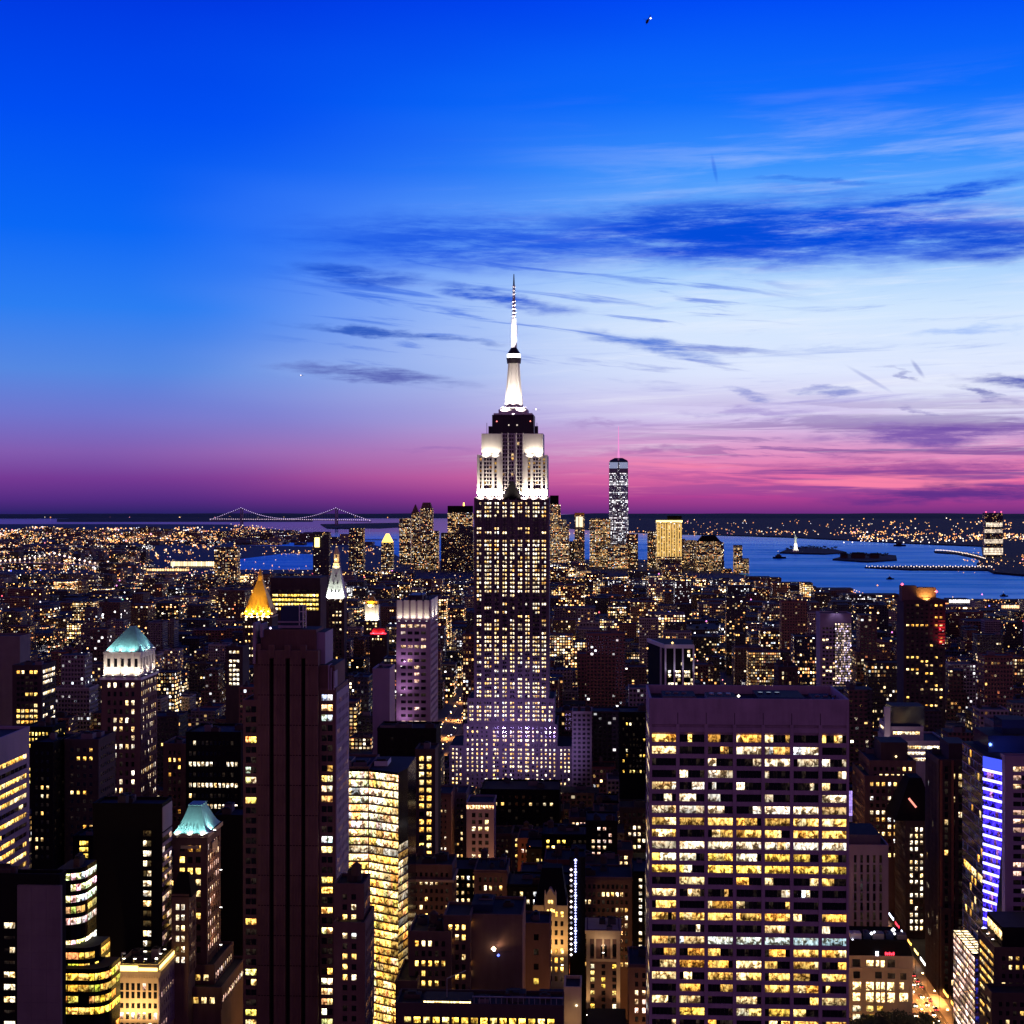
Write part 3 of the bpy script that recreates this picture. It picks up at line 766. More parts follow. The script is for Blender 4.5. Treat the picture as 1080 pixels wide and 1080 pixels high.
    for k, (hw, y0, y1) in enumerate(((9, 521, 527), (6.4, 516, 521), (4, 511.5, 516), (2, 507.5, 511.5))):
        gb.box(X(540 - hw), X(540 + hw), 1290.2 - .02 * k, 1291.6 - .02 * k, Z(y1), Z(y0), 0)
    t.part(gb, 'gable', ['black_panel'], cr)
    # observation deck
    d = MB()
    d.box(X(518.5), X(562.5), 1296, 1328, Z(458), Z(437), 0, 1)
    for a in (514.5, 563.5): d.box(X(a), X(a + 3.5), 1297, 1304, Z(458), Z(449), 0)
    for a in (513, 519, 561, 566): d.tube((X(a), 1295.5, Z(457)), (X(a), 1295.5, Z(445.5)), .25, 4, 0)
    for a in np.linspace(520, 561, 15): d.box(X(a) - .2, X(a) + .2, 1295.7, 1296.2, Z(457.5), Z(438), 0)
    dk = t.part(d, 'observation_deck', ['dark_metal', 'tar_roof'])
    l = MB()
    for a, e in ((523.5, (2.4, .5, .45, 1)), (559, (2.4, .6, .4, 1)), (536.2, (1.2, 1, .8, 1)), (545, (1.2, 1, .8, 1))): l.octa((X(a), 1295.3, Z(448 if abs(a - 540) < 8 else 444)), .7, e)
    t.part(l, 'deck_lamp', ['lamps'], dk)
    p = MB(); p.box(X(520), X(561), 1297, 1327, Z(437), Z(435.2), 0); p.box(X(525), X(556), 1300, 1324, Z(435.2), Z(431), 0); p.box(X(527.5), X(553.5), 1302, 1322, Z(431), Z(428.6), 0)
    t.part(p, 'terrace', ['white_stone'])
    # mooring mast with winged buttresses
    cx, cyy = X(540.5), 1312.0
    m = MB(); mpx = .7725
    m.cyl(cx, cyy, 7.6 * mpx, 5.2 * mpx, Z(430), Z(381), 16, 0)
    for k in range(4):
        a = math.pi / 4 + k * math.pi / 2
        ux, uy = math.cos(a), math.sin(a); vx, vy = -uy * .9, ux * .9
        prof = [(12.6, 430), (11.4, 418), (9.4, 404), (8.0, 390), (7.2, 380)]
        for (r0, y0), (r1, y1) in zip(prof, prof[1:]):
            q0, q1 = r0 * mpx, r1 * mpx
            A = [(cx + ux * q + s_ * vx, cyy + uy * q + s_ * vy, Z(y0)) for q, s_ in ((q0, -1), (q0, 1), (1, 1), (1, -1))]
            Bq = [(cx + ux * q + s_ * vx, cyy + uy * q + s_ * vy, Z(y1)) for q, s_ in ((q1, -1), (q1, 1), (1, 1), (1, -1))]
            m.loft(A, Bq, 0, 0)
    t.part(m, 'mast', ['white_stone'])
    k = MB()
    k.cyl(cx, cyy, 7.4 * mpx, 7.9 * mpx, Z(381), Z(375), 16, 0); k.cyl(cx, cyy, 7.4 * mpx, 3.0 * mpx, Z(371), Z(364), 16, 0)
    t.part(k, 'mast_cap', ['dark_metal'])
    k = MB(); k.cyl(cx, cyy, 7.2 * mpx, 7.2 * mpx, Z(375), Z(371), 16, 0); t.part(k, 'lantern_ring', ['glow_white'])
    a = MB(); a.cyl(cx, cyy, 3.2 * mpx, 2.6 * mpx, Z(364), Z(333), 10, 0)
    a.cyl(cx, cyy, 1.2, .8, Z(333), Z(297), 8, 0)
    for i, y in enumerate(np.linspace(330, 298.5, 9)):
        r = (2.5 if y > 314 else 1.7) * mpx; a.cyl(cx, cyy, r * .8, r, Z(y + 1.3), Z(y), 8, 0); a.cyl(cx, cyy, r, r * .7, Z(y), Z(y - 1.2), 8, 0)
    an = t.part(a, 'antenna', ['white_stone'])
    a = MB(); a.cyl(cx, cyy, .75, .35, Z(297), Z(285), 6, 0); a.tube((X(543.6), 1311, Z(353)), (X(543.9), 1311, Z(340)), .3, 4, 0); t.part(a, 'antenna_tip', ['dark_metal'], an)
    # its floodlights
    for px in (507, 517, 527, 553, 563, 573): spot(t, (X(px), 1288.2, Z(527)), (X(px), 1293, Z(500)), 44000, (1, .86, .66), 150, .9)
    for px in (512, 522, 559, 568): spot(t, (X(px), 1290.0, Z(482)), (X(px), 1294, Z(466)), 11000, (1, .86, .66), 150, .9)
    for px in (529, 552): spot(t, (X(px), 1293, Z(436)), (cx, cyy, Z(398)), 90000, (1, .88, .74), 80, .6)
    spot(t, (cx, 1297, Z(437)), (cx, cyy, Z(400)), 60000, (1, .9, .8), 100, .6)
    spot(t, (cx - 5, 1300, Z(376)), (cx, cyy, Z(330)), 120000, (1, .9, .95), 60, .5); spot(t, (cx + 5, 1300, Z(376)), (cx, cyy, Z(318)), 420000, (1, .9, .95), 50, .5)
    return t
spire_tower()

# ------------------------------------------------------------------ the broad office slab on the right
def office_slab():
    Y = 560.0; X0, X1 = PX(685, Y), PX(895.5, Y); Y1 = 601.0; zt = PZ(790, 737, Y); rng = random.Random(5)
    t = Thing('office_slab', 'broad travertine office slab with wide lit windows in seven bays', 'office tower', (X0 + X1) / 2, Y + 20)
    MARKS.append(('the broad office slab', 790, 800))
    w = MB(); L = X1 - X0; Z = lambda py: PZ(790, py, Y)
    w.box(X0 + .02, X1 - .02, Y + 1.0, Y1, -1, zt - 3.2, 0, 1)
    for a, b_, c, d in ((X0, X1, Y, Y + .8), (X0, X1, Y1 - .8, Y1), (X0, X0 + .8, Y + .8, Y1 - .8), (X1 - .8, X1, Y + .8, Y1 - .8)): w.box(a, b_, c, d, zt - 5 - (0 if c == Y else .01), zt - (0 if c < Y + .5 else .006), 0)
    bay = L / 7; pv = 12.55 / FPX * dep(790, Y); z0 = Z(773)
    P, U, N = (X0, Y), (1, 0), (0, -1)
    zlow = Z(1100)
    w.fbox(P, U, N, 0, L, -1.2, -.06, Z(764.5), zt - 4.9, 0)             # blank top band
    w.fbox(P, U, N, .01, L - .01, -1.2, -.07, z0 + .02, Z(767.5), 0)
    for i in range(8):
        u = i * bay; hw = .62 if 0 < i < 7 else .9
        w.fbox(P, U, N, max(0, u - hw), min(L, u + hw), -1.2, .12 if 0 < i < 7 else .1, zlow, Z(764.5) if i not in (0, 7) else zt - .01, 0)
        if 0 < i < 7: w.fbox(P, U, N, u - .1, u + .1, -1.2, -.02, Z(764.4), zt - .02, 2)
    wins = []; n = int((z0 - zlow) / pv)
    full = {9: .97, 17: .35, 21: .3}
    for r in range(n):
        zc = z0 - (r + .5) * pv; hh = pv * .31
        w.fbox(P, U, N, .02, L - .02, -1.2, -.08, zc - pv * .68, zc - hh, 0)
        if r == 0: pass
        p = (.6, .7, .5, .42, .62, .5, .62, .85, .72, .97, .8, .8, .62, .55, .42, .85, .2, .7, .62, .65, .9, .72, .35, .5, .45)[r % 25]
        tone = rng.choice(('gold', 'warm', 'gold', 'white', 'gold', 'yellow'))
        if r in (3, 4, 5, 6): tone = 'white'
        for i in range(7):
            a0, a1 = i * bay + (.66 if i else .92), (i + 1) * bay - (.66 if i < 6 else .92)
            panes = []; k = 0; np_ = 6; on = rng.random() < p; c0 = pick(rng, tone, 2.1)
            for k in range(np_):
                if rng.random() < .28: on = rng.random() < p; c0 = pick(rng, tone, 2.1)
                if r == 17 and i >= 2: on = True; c0 = (1.5 - i * .18, 1.6 - i * .16, 1.35 - i * .1, 1)
                u0 = a0 + (a1 - a0) * k / np_ + .05; u1 = a0 + (a1 - a0) * (k + 1) / np_ - .05
                pts = [(X0 + u, Y + .62, z) for u, z in ((u0, zc - hh), (u1, zc - hh), (u1, zc + hh), (u0, zc + hh))]
                f = rng.uniform(.6, 1.25)
                panes.append((pts, (c0[0] * f, c0[1] * f, c0[2] * f, 1) if on else (DARK if rng.random() < .7 else dim(rng))))
            wins.append(panes)
    # side facing the avenue corridor: narrow lit strip
    facade(w, wins, (X0 - .0, Y1 - .9), (0, -1), (-1, 0), Y1 - Y - 1.8, zt - 5.2, zlow, style='ribbon', pu=6, pv=pv, wh=.45, lit=.3, st=1.2, rng=rng, rec=.05, mat=0)
    t.part(w, 'wall', ['travertine', 'tar_roof', 'dark_metal'])
    add_windows(t, wins, 100)
    zr = zt - 3.2
    for (a, b_, y0, y1, h, m) in ((745, 776, 566, 580, 3.0, 'steel'), (700, 735, 575, 592, 2.0, 'grey_concrete'), (800, 850, 572, 594, 2.2, 'blue_glass'), (860, 880, 570, 590, 1.6, 'grey_concrete')):
        b = MB(); b.box(PX(a, 570), PX(b_, 570), y0, y1, zr - .2, zr + h, 0, 1)
        for k in range(3): b.cyl(PX(a, 570) + 2 + k * 3, (y0 + y1) / 2, .9, .9, zr + h - .1, zr + h + .6, 10, 0)
        t.part(b, 'roof_unit', [m, 'tar_roof'])
    b = MB(); b.octa((PX(779, 566), 566, zr + 3.4), .6, (3, 2.8, 2.2, 1)); b.tube((PX(779, 566), 566, zr), (PX(779, 566), 566, zr + 3), .12, 4); t.part(b, 'roof_lamp', ['lamps'])
    b = MB(); b.tube((X1 - 9, Y + 8, zr + .6), (X1 - 2, Y1 - 4, zr + .6), .3, 4); b.tube((X1 - 4, Y + 4, zr + .6), (X1 - 1.5, Y + 30, zr + .6), .2, 4); t.part(b, 'maintenance_rail', ['steel'])
    SOLID.append((X0, X1, Y, Y1)); SHOWN.append((684, 896, Y, 1085)); RECTS.append((Y, 681, 896, 723, 1200))
office_slab()

# ------------------------------------------------------------------ the stepped stone tower on the left with three dark stripes
def striped_tower():
    Y = 600.0; rng = random.Random(8)
    X = lambda px, y=Y: PX(px, y)
    Z = lambda py, y=Y: PZ(310, py, y)
    t = Thing('stone_tower', 'tall stepped stone tower with three dark vertical stripes down its front', 'tower', X(305), Y + 14)
    MARKS.append(('the striped stone tower', 305, 760))
    w = MB(); wins = []
    zb = Z(1095)
    # central slab with recessed stripes
    segs = [(272, 284), (288.6, 301), (305.6, 317.6), (322, 335.5)]
    for i, (a, b_) in enumerate(segs): w.box(X(a), X(b_), Y, Y + 3, zb - .01 * i, Z(686) - (.0 if i % 2 else .01), 0)
    for i, (a, b_) in enumerate(((284, 288.6), (301, 305.6), (317.6, 322))):
        w.box(X(a), X(b_), Y + .03, Y + 2.9, Z(694), Z(686.4), 0)
        w.box(X(a) - .3, X(b_) + .3, Y - .25, Y + 1.5, Z(693), Z(680.5), 0)                     # fluted heads
        for k in range(3): w.box(X(a) + k * .5, X(a) + k * .5 + .28, Y - .4, Y, Z(694.5), Z(681.5), 0)
    for a, b_ in segs:
        for k in range(1, 4): x = X(a) + (X(b_) - X(a)) * k / 4; w.box(x - .17, x + .17, Y - .16, Y + .1, zb - .05, Z(687.5), 0)
        for k in range(14): z = Z(690) - 4 - k * 11.5; w.box(X(a) + .03, X(b_) - .03, Y - .05, Y + .1, z - .3, z, 2)
    w.box(X(272) + .1, X(335.5) - .1, Y + 2.5, Y + 22, -1, Z(686) - .3, 0, 1)
    for i, (a, b_) in enumerate(((284, 288.6), (301, 305.6), (317.6, 322))): w.box(X(a), X(b_), Y + 2.2, Y + 2.6, zb, Z(694), 2)
    # upper setback
    yb_ = Y + 5
    w.box(X(275, yb_), X(333.5, yb_), yb_, Y + 21, Z(690), Z(664, yb_), 0, 1)
    for k in range(22): x = X(275, yb_) + (X(333.5, yb_) - X(275, yb_)) * (k + .5) / 22; w.box(x - .16, x + .16, yb_ - .22, yb_ + .1, Z(686, yb_), Z(665, yb_), 0)
    # right stages stepping down
    st = [(334, 344, 666, 7, 24, 3), (335.5, 353.5, 704, 3.2, 25, 0), (335.5, 352.2, 728, 1.2, 30, 0)]
    w.box(X(333.5, yb_), X(342.5, yb_), yb_ + 1.2, Y + 24, Z(720), Z(667, yb_), 3, 1)  # violet colour carries the lavender light on this side
    w.box(X(335.5) + .05, X(352), Y + 2.2, Y + 27, Z(1090), Z(702), 0, 1)
    w.box(X(336), X(353.3), Y + 1.4, Y + 32, Z(1089), Z(729), 0, 1)
    w.box(X(266) - .2, X(273), Y + 3.4, Y + 24, -1.02, Z(658 + 22), 0, 1)
    w.box(X(255.5), X(272), Y + 1.4, Y + 30, -1.03, Z(742), 0, 1)
    # buttress fins on the left
    for a, b_, y0, y1 in ((265, 268, 658, 701), (272.8, 275.4, 659, 673)): w.box(X(a), X(b_), Y + 2.6, Y + 12, Z(y1), Z(y0), 3)
    for a in (345.5, 348, 351): w.box(X(a), X(a + 1.4), Y + 1.0, Y + 8, Z(728), Z(701 + (a - 345) * 1.2), 3)
    parapet(w, X(336), X(353.3), Y + 1.4, Y + 32, Z(729), 0); parapet(w, X(255.5), X(272), Y + 1.4, Y + 30, Z(742), 0)
    # windows of the wings: two columns a side, and the flank, its lavender light put into the wall colour
    for a, b_, top in ((336.4, 352.6, 733), (256.4, 271.6, 746)):
        L = X(b_) - X(a); f0 = Y + 1.37
        y = top + 3
        while y < 1088:
            p = .55 if y < 860 else (.3 if y < 960 else .45)
            on = rng.random() < p; c0 = pick(rng, 'warm', 3.0)
            for k in range(2):
                xc = X(a) + L * (.30 + .38 * k); z = Z(y)
                c = tuple(v * rng.uniform(.6, 1.1) for v in c0[:3]) + (1,) if on and rng.random() < .85 else (DARK if rng.random() < .6 else dim(rng))
                wins.append([([(xc - .95, f0, z - 1.15), (xc + .95, f0, z - 1.15), (xc + .95, f0, z + 1.15), (xc - .95, f0, z + 1.15)], c)])
            y += 10.7
    facade(w, wins, (X(353.3) + .36, Y + 1.6), (0, 1), (1, 0), 30, Z(731), zb, pu=3.4, pv=3.84, ww=.45, wh=.5, lit=.25, st=1.6, rng=rng, mat=3)
    t.part(w, 'wall', ['brown_brick', 'tar_roof', 'black_panel', 'violet_panel'])
    add_windows(t, wins, 100)
    b = MB(); yp = Y + 9; b.box(X(296, yp), X(319, yp), yp, yp + 9, Z(668, yp), Z(640, yp), 0, 1); b.box(X(294, yp), X(318, yp), yp - 1.5, yp - .2, Z(662, yp), Z(659.5, yp), 2); b.box(X(294, yp), X(318, yp), yp - 1.5, yp - .2, Z(656.5, yp), Z(655, yp), 2)
    ph = t.part(b, 'penthouse', ['blue_glass', 'tar_roof', 'violet_panel'])
    b = MB()
    for a in (316, 320, 323): b.tube((X(a, yp), yp - .5, Z(662, yp)), (X(a, yp), yp - .5, Z(637, yp)), .22, 4)
    for y in (638, 645, 655): b.tube((X(316, yp), yp - .5, Z(y, yp)), (X(323, yp), yp - .5, Z(y, yp)), .18, 4)
    t.part(b, 'steel_frame', ['white_metal'], ph)
    for a in (278, 287): 
        b = MB(); b.octa((X(a, yp), yp - 3, Z(662, yp)), .5, (2.4, 2, 3, 1)); t.part(b, 'roof_lamp', ['lamps'])
    SOLID.append((X(255), X(361), Y, Y + 33)); SHOWN.append((255, 361, Y, 1085))
    RECTS.extend([(Y, 265, 344, 660, 1200), (Y, 255, 361, 735, 1200)])
    # lower annex on the right
    return t
striped_tower()
hero('brick_block', 'stepped brick block against the right flank of the striped tower', 'building', 352.5, 384, 935, 578, 16, 'brown_brick', tiers=[(352, 385, 976, 570, 24)],
     front=dict(pu=3.3, pv=3.75, ww=.52, wh=.55, lit=.45, st=3.0, cluster=.65), seed=21, n_clutter=3, tank=True, ind=60)
# ------------------------------------------------------------------ towers with lit roofs
def pyramid_tower():
    Y = 800.0
    t = hero('stone_tower', 'stone tower with floodlit green copper pyramid roof over a white arcade', 'tower', 107, 148, 714, Y, 31, 'brown_brick', yb=848,
             front=dict(pu=3.1, pv=4.5, ww=.5, wh=.55, lit=.42, st=2.6, pal='white', cluster=.3), seed=31, n_clutter=0, parap=False, ind=100, mark='the green pyramid tower')
    MARKS[-1] = ('the green pyramid tower', 135, 690)
    Z = lambda py: PZ(128, py, Y)
    X0, X1, Y0, Y1, zt = t.B[0]
    b = MB(); r = 1.6
    b.box(X0 - .8, X1 + .8, Y0 - .8, Y1 + .8, zt - 1.5, zt, 0, 1)
    x0, x1, y0, y1 = X0 + 1.4, X1 - 1.0, Y0 + 2, Y1 - 3
    b.box(x0, x1, y0, y1, zt - .1, Z(690), 0, 1)
    for i in range(6):
        x = x0 + (x1 - x0) * i / 5; b.box(x - .7, x + .7, y0 - .5, y0 + .2, zt, Z(691), 0)
        y = y0 + (y1 - y0) * i / 5; b.box(x1 - .2, x1 + .5, y - .7, y + .7, zt, Z(691), 0)
    b.box(x0 - .9, x1 + .9, y0 - .9, y1 + .9, Z(690.5), Z(688), 0, 1)
    t.part(b, 'arcade', ['white_stone', 'tar_roof'])
    wl = []
    for i in range(5):
        x = x0 + (x1 - x0) * (i + .5) / 5; wl.append([([(x - .8, y0 - .03, Z(704)), (x + .8, y0 - .03, Z(704)), (x + .8, y0 - .03, Z(695)), (x - .8, y0 - .03, Z(695))], DARK)])
        y = y0 + (y1 - y0) * (i + .5) / 5; wl.append([([(x1 + .03, y - 1.2, Z(705)), (x1 + .03, y + 1.2, Z(705)), (x1 + .03, y + 1.2, Z(695)), (x1 + .03, y - 1.2, Z(695))], DARK)])
    add_windows(t, wl, 20, 'arch_opening')
    p = MB(); cx, cyy = (x0 + x1) / 2 + 1.6, (y0 + y1) / 2; za, zb = Z(688), Z(663)
    A = [(x0 - .4, y0 - .4, za), (x1 + .4, y0 - .4, za), (x1 + .4, y1 + .4, za), (x0 - .4, y1 + .4, za)]
    Bq = [(cx - 1.1, cyy - 2, zb), (cx + 1.1, cyy - 2, zb), (cx + 1.1, cyy + 2, zb), (cx - 1.1, cyy + 2, zb)]
    p.loft(A, Bq, 0, 0)
    for i in range(9):                                   # standing seams
        f = i / 8
        for P0, P1, Q0, Q1 in ((A[0], A[1], Bq[0], Bq[1]), (A[1], A[2], Bq[1], Bq[2])):
            a = [P0[k] + (P1[k] - P0[k]) * f for k in range(3)]; c = [Q0[k] + (Q1[k] - Q0[k]) * f for k in range(3)]
            p.tube(a, c, .16, 4, 0)
    t.part(p, 'pyramid_roof', ['copper'])
    for px in (110, 120, 132, 144): spot(t, (PX(px, Y), Y0 - 1.2, zt + 1.6), (PX(px, Y), y0, zt + 6), 2600, (1, .80, .58), 160, .8)
    for f in (.15, .5, .85): spot(t, (X1 + 1.6, Y0 + (Y1 - Y0) * f, zt + 1.6), (x1, Y0 + (Y1 - Y0) * f, zt + 6), 1700, (1, .8, .58), 160, .8)
    for f in (.1, .45, .8): spot(t, (x0 + (x1 - x0) * f, y0 - 1.8, za + 1.4), (cx, cyy, za + 7), 2200, (.72, .96, 1), 150, .8)
    for f in (.2, .7): spot(t, (x1 + 2.2, y0 + (y1 - y0) * f, za + 1.4), (cx, cyy, za + 7), 1600, (.72, .96, 1), 150, .8)
pyramid_tower()

def mansard_tower():
    Y = 640.0
    t = hero('stone_tower', 'slender cream tower with pale teal bell-shaped copper roof', 'tower', 183, 218, 884, Y, 24, 'brown_brick', yb=1045,
             tiers=[(183, 226, 1020, 637, 34), (196, 234, 1044, 630, 44)],
             front=dict(pu=3.3, pv=4.6, ww=.62, wh=.55, lit=.7, st=2.6, pal='gold', cluster=.6), side=dict(lit=.75, st=2.2, pal='pink'), seed=32, n_clutter=0, ind=70, mark='the teal bell-roofed tower')
    X0, X1, Y0, Y1, zt = t.B[0]
    Z = lambda py: PZ(200, py, Y)
    b = MB(); b.box(X0 - .8, X1 + .8, Y0 - .8, Y1 + .8, zt + .4, zt + 2.0, 0, 1); b.box(X0 + 3, X1 - 3, Y0 - .4, Y0 + .3, Z(895), Z(892), 0); b.box(X1 - .2, X1 + .45, Y0 + 8, Y0 + 17, Z(905), Z(893), 0); t.part(b, 'cornice', ['cream_stone', 'tar_roof'])
    p = MB(); cx, cyy = (X0 + X1) / 2, (Y0 + Y1) / 2; prev = None
    for k in range(7):
        f = k / 6; q = 1 - .62 * (f ** .72); z = zt + 2 + (Z(854) - zt - 2) * f
        R = [(cx + sx * (X1 - X0) / 2 * q, cyy + sy * (Y1 - Y0) / 2 * q, z) for sx, sy in ((-1, -1), (1, -1), (1, 1), (-1, 1))]
        if prev: p.loft(prev, R, 0, 0 if k == 6 else None)
        prev = R
    for k in range(8):
        a = -1 + 2 * k / 7; p.tube((cx + a * (X1 - X0) / 2 * .98, Y0 + .1, zt + 2), (cx + a * (X1 - X0) / 2 * .55, cyy - (Y1 - Y0) / 2 * .57, Z(866)), .14, 4)
    p.box(cx - 2.9, cx + 2.9, cyy - 4.4, cyy + 4.4, Z(854.4), Z(852.6), 0)
    t.part(p, 'bell_roof', ['copper'])
    b = MB(); b.tube((X1 - 1, Y0, zt + 2), (X1 + 3, Y0 - .5, zt + 3), .3, 4); t.part(b, 'gargoyle', ['white_metal'])
    for f in (.12, .5, .88): spot(t, (X0 + (X1 - X0) * f, Y0 - 1.4, zt + 2.4), (X0 + (X1 - X0) * f, cyy, zt + 8), 2500, (.74, .96, 1), 150, .8)
    spot(t, (X1 + 1.4, Y0 + 8, zt + 2.4), (cx, cyy, zt + 8), 3000, (.74, .96, 1), 150, .8)
    for z in (1000, 960, 920): spot(t, (PX(228, 640), Y0 + 8, Z(z)), (X1, Y0 + 12, Z(z - 14)), 1500, (1, .55, .25), 150, .9)
    # hip-roofed neighbour in front
    t2 = hero('brick_block', 'narrow lit block under a dark hipped roof, in front of the teal bell-roofed tower', 'building', 181, 199, 946, 622, 12, 'brown_brick', yb=1020,
              front=dict(pu=2.2, pv=4.2, ww=.62, wh=.55, lit=.85, st=2.8, pal='white'), seed=33, n_clutter=0, ind=40)
    X0, X1, Y0, Y1, zt = t2.B[0]
    p = MB(); A = [(X0 - .3, Y0 - .3, zt), (X1 + 1.2, Y0 - .3, zt), (X1 + 1.2, Y1, zt), (X0 - .3, Y1, zt)]; m = (X0 + X1) / 2
    p.loft(A, [(m - 2, Y0 + 5, zt + 8.5), (m + 2, Y0 + 5, zt + 8.5), (m + 2, Y0 + 7, zt + 8.5), (m - 2, Y0 + 7, zt + 8.5)], 0, 0); t2.part(p, 'hipped_roof', ['black_panel'])
mansard_tower()

def crown_tower():
    Y = 950.0
    t = hero('office_tower', 'violet office tower with glowing white fins round its top', 'office tower', 418, 454, 634, Y, 45, 'violet_panel', yb=768,
             front=dict(pu=4.05, pv=4.15, ww=.72, wh=.45, lit=.24, st=1.3, pal='pink', head=13, cluster=.3, sp='violet_panel' and 0), side=dict(lit=.06, pu=4.5, head=13), seed=35, n_clutter=2, ind=90, parap=False, mark='the white-crowned violet tower')
    X0, X1, Y0, Y1, zt = t.B[0]; b = MB(); n = 5
    Z = lambda py: PZ(436, py, Y)
    b.box(X0 + .2, X1 - .2, Y0 + .1, Y1 - .2, Z(655), Z(634.5), 2)
    for i in range(n):
        u0 = X0 + (X1 - X0) * (i + .12) / n; u1 = X0 + (X1 - X0) * (i + .82) / n
        b.box(u0, u1, Y0 - .25, Y0 + .2, Z(652), Z(633), 0)
    b.box(X1 - .3, X1 + .3, Y0 + 2, Y1 - 3, Z(652), Z(633), 0)
    t.part(b, 'crown_panel', ['white_stone', 'tar_roof', 'dark_metal'])
    for i in range(n):
        u = X0 + (X1 - X0) * (i + .47) / n; spot(t, (u, Y0 - 2.2, Z(653.5)), (u, Y0, Z(645)), 1000, (1, .82, .6), 130, .8)
    for f in (.25, .7): spot(t, (X1 + 2.6, Y0 + (Y1 - Y0) * f, Z(653.5)), (X1, Y0 + (Y1 - Y0) * f, Z(644)), 3200, (1, .88, .7), 150, .8)
    for z in (690, 720, 750): spot(t, (X0 + 4, Y0 - 8, Z(z + 10)), (X0 + 5, Y0, Z(z)), 3400, (.8, .42, .8), 110, .9)  # added floodlights that brighten the violet bands at the left
    b = MB()
    for px, h in ((424, 4), (431, 6), (442, 5), (450, 6)): b.tube((PX(px, Y), Y0 + 12, zt), (PX(px, Y), Y0 + 12, zt + h), .3, 4)
    b.box(X0 + 6, X1 - 6, Y0 + 10, Y1 - 10, zt - .1, zt + 3, 0); t.part(b, 'roof_mast', ['dark_metal'])
crown_tower()

def gold_pyramid():
    Y = 2000.0
    t = hero('stone_tower', 'tower with tall gilded pyramid roof lit gold', 'tower', 256, 287, 650, Y, 36, 'dark_brick', yb=690,
             front=dict(style='flat', pu=4.2, pv=4.6, ww=.5, wh=.5, lit=.25, st=3), side=False, seed=36, n_clutter=0, ind=0, parap=False)
    MARKS.append(('the gold pyramid tower', 271, 640))
    X0, X1, Y0, Y1, zt = t.B[0]; Z = lambda py: PZ(271, py, Y); cx, cyy = (X0 + X1) / 2, (Y0 + Y1) / 2; r = (X1 - X0) / 2
    b = MB(); A = b.ring(cx, cyy, r * 1.34, Z(648), 4, math.pi / 4); Bq = b.ring(cx, cyy, r * .22, Z(613), 4, math.pi / 4)
    b.loft(A, Bq, 0, 0)
    for p, q_ in zip(A, Bq): b.tube(p, q_, .5, 4)
    t.part(b, 'pyramid_roof', ['gilding'])
    l = MB(); l.cyl(cx, cyy, r * .22, r * .18, Z(613), Z(608), 8); l.cyl(cx, cyy, r * .2, .1, Z(608), Z(600), 8); t.part(l, 'lantern', ['gilding'])
    g_ = MB()
    for k in range(8):
        a = math.pi / 8 + k * math.pi / 4; x, y = cx + math.cos(a) * r * .98, cyy + math.sin(a) * r * .98
        g_.cyl(x, y, 1.4, 1.2, Z(650), Z(644), 6); g_.cyl(x, y, 1.3, .05, Z(644), Z(640), 6)
    g_.box(X0 - .4, X1 + .4, Y0 - .4, Y1 + .4, zt - 1.4, zt + .3)
    t.part(g_, 'pinnacle', ['cream_stone'])
    o = MB()
    for k in range(9): o.octa((X0 + (X1 - X0) * k / 8, Y0 - 1.2, Z(647 - 2.5 * (k % 2))), 1.5, (3.6, 2.2, .6, 1))
    o.octa((cx, cyy - 1, Z(606)), 1.6, (4, 3, 1.4, 1)); t.part(o, 'parapet_lamp', ['lamps'])
    for k in range(5): spot(t, (X0 + (X1 - X0) * (k + .5) / 5, Y0 - 1.5, Z(651)), (cx, cyy, Z(632)), 60000, (1, .62, .14), 110, .8)
    for k in (0, 2, 4): spot(t, (X0 + (X1 - X0) * (k + .5) / 5, Y0 - 9, Z(655)), (cx, cyy, Z(618)), 160000, (1, .66, .16), 60, .8)
gold_pyramid()

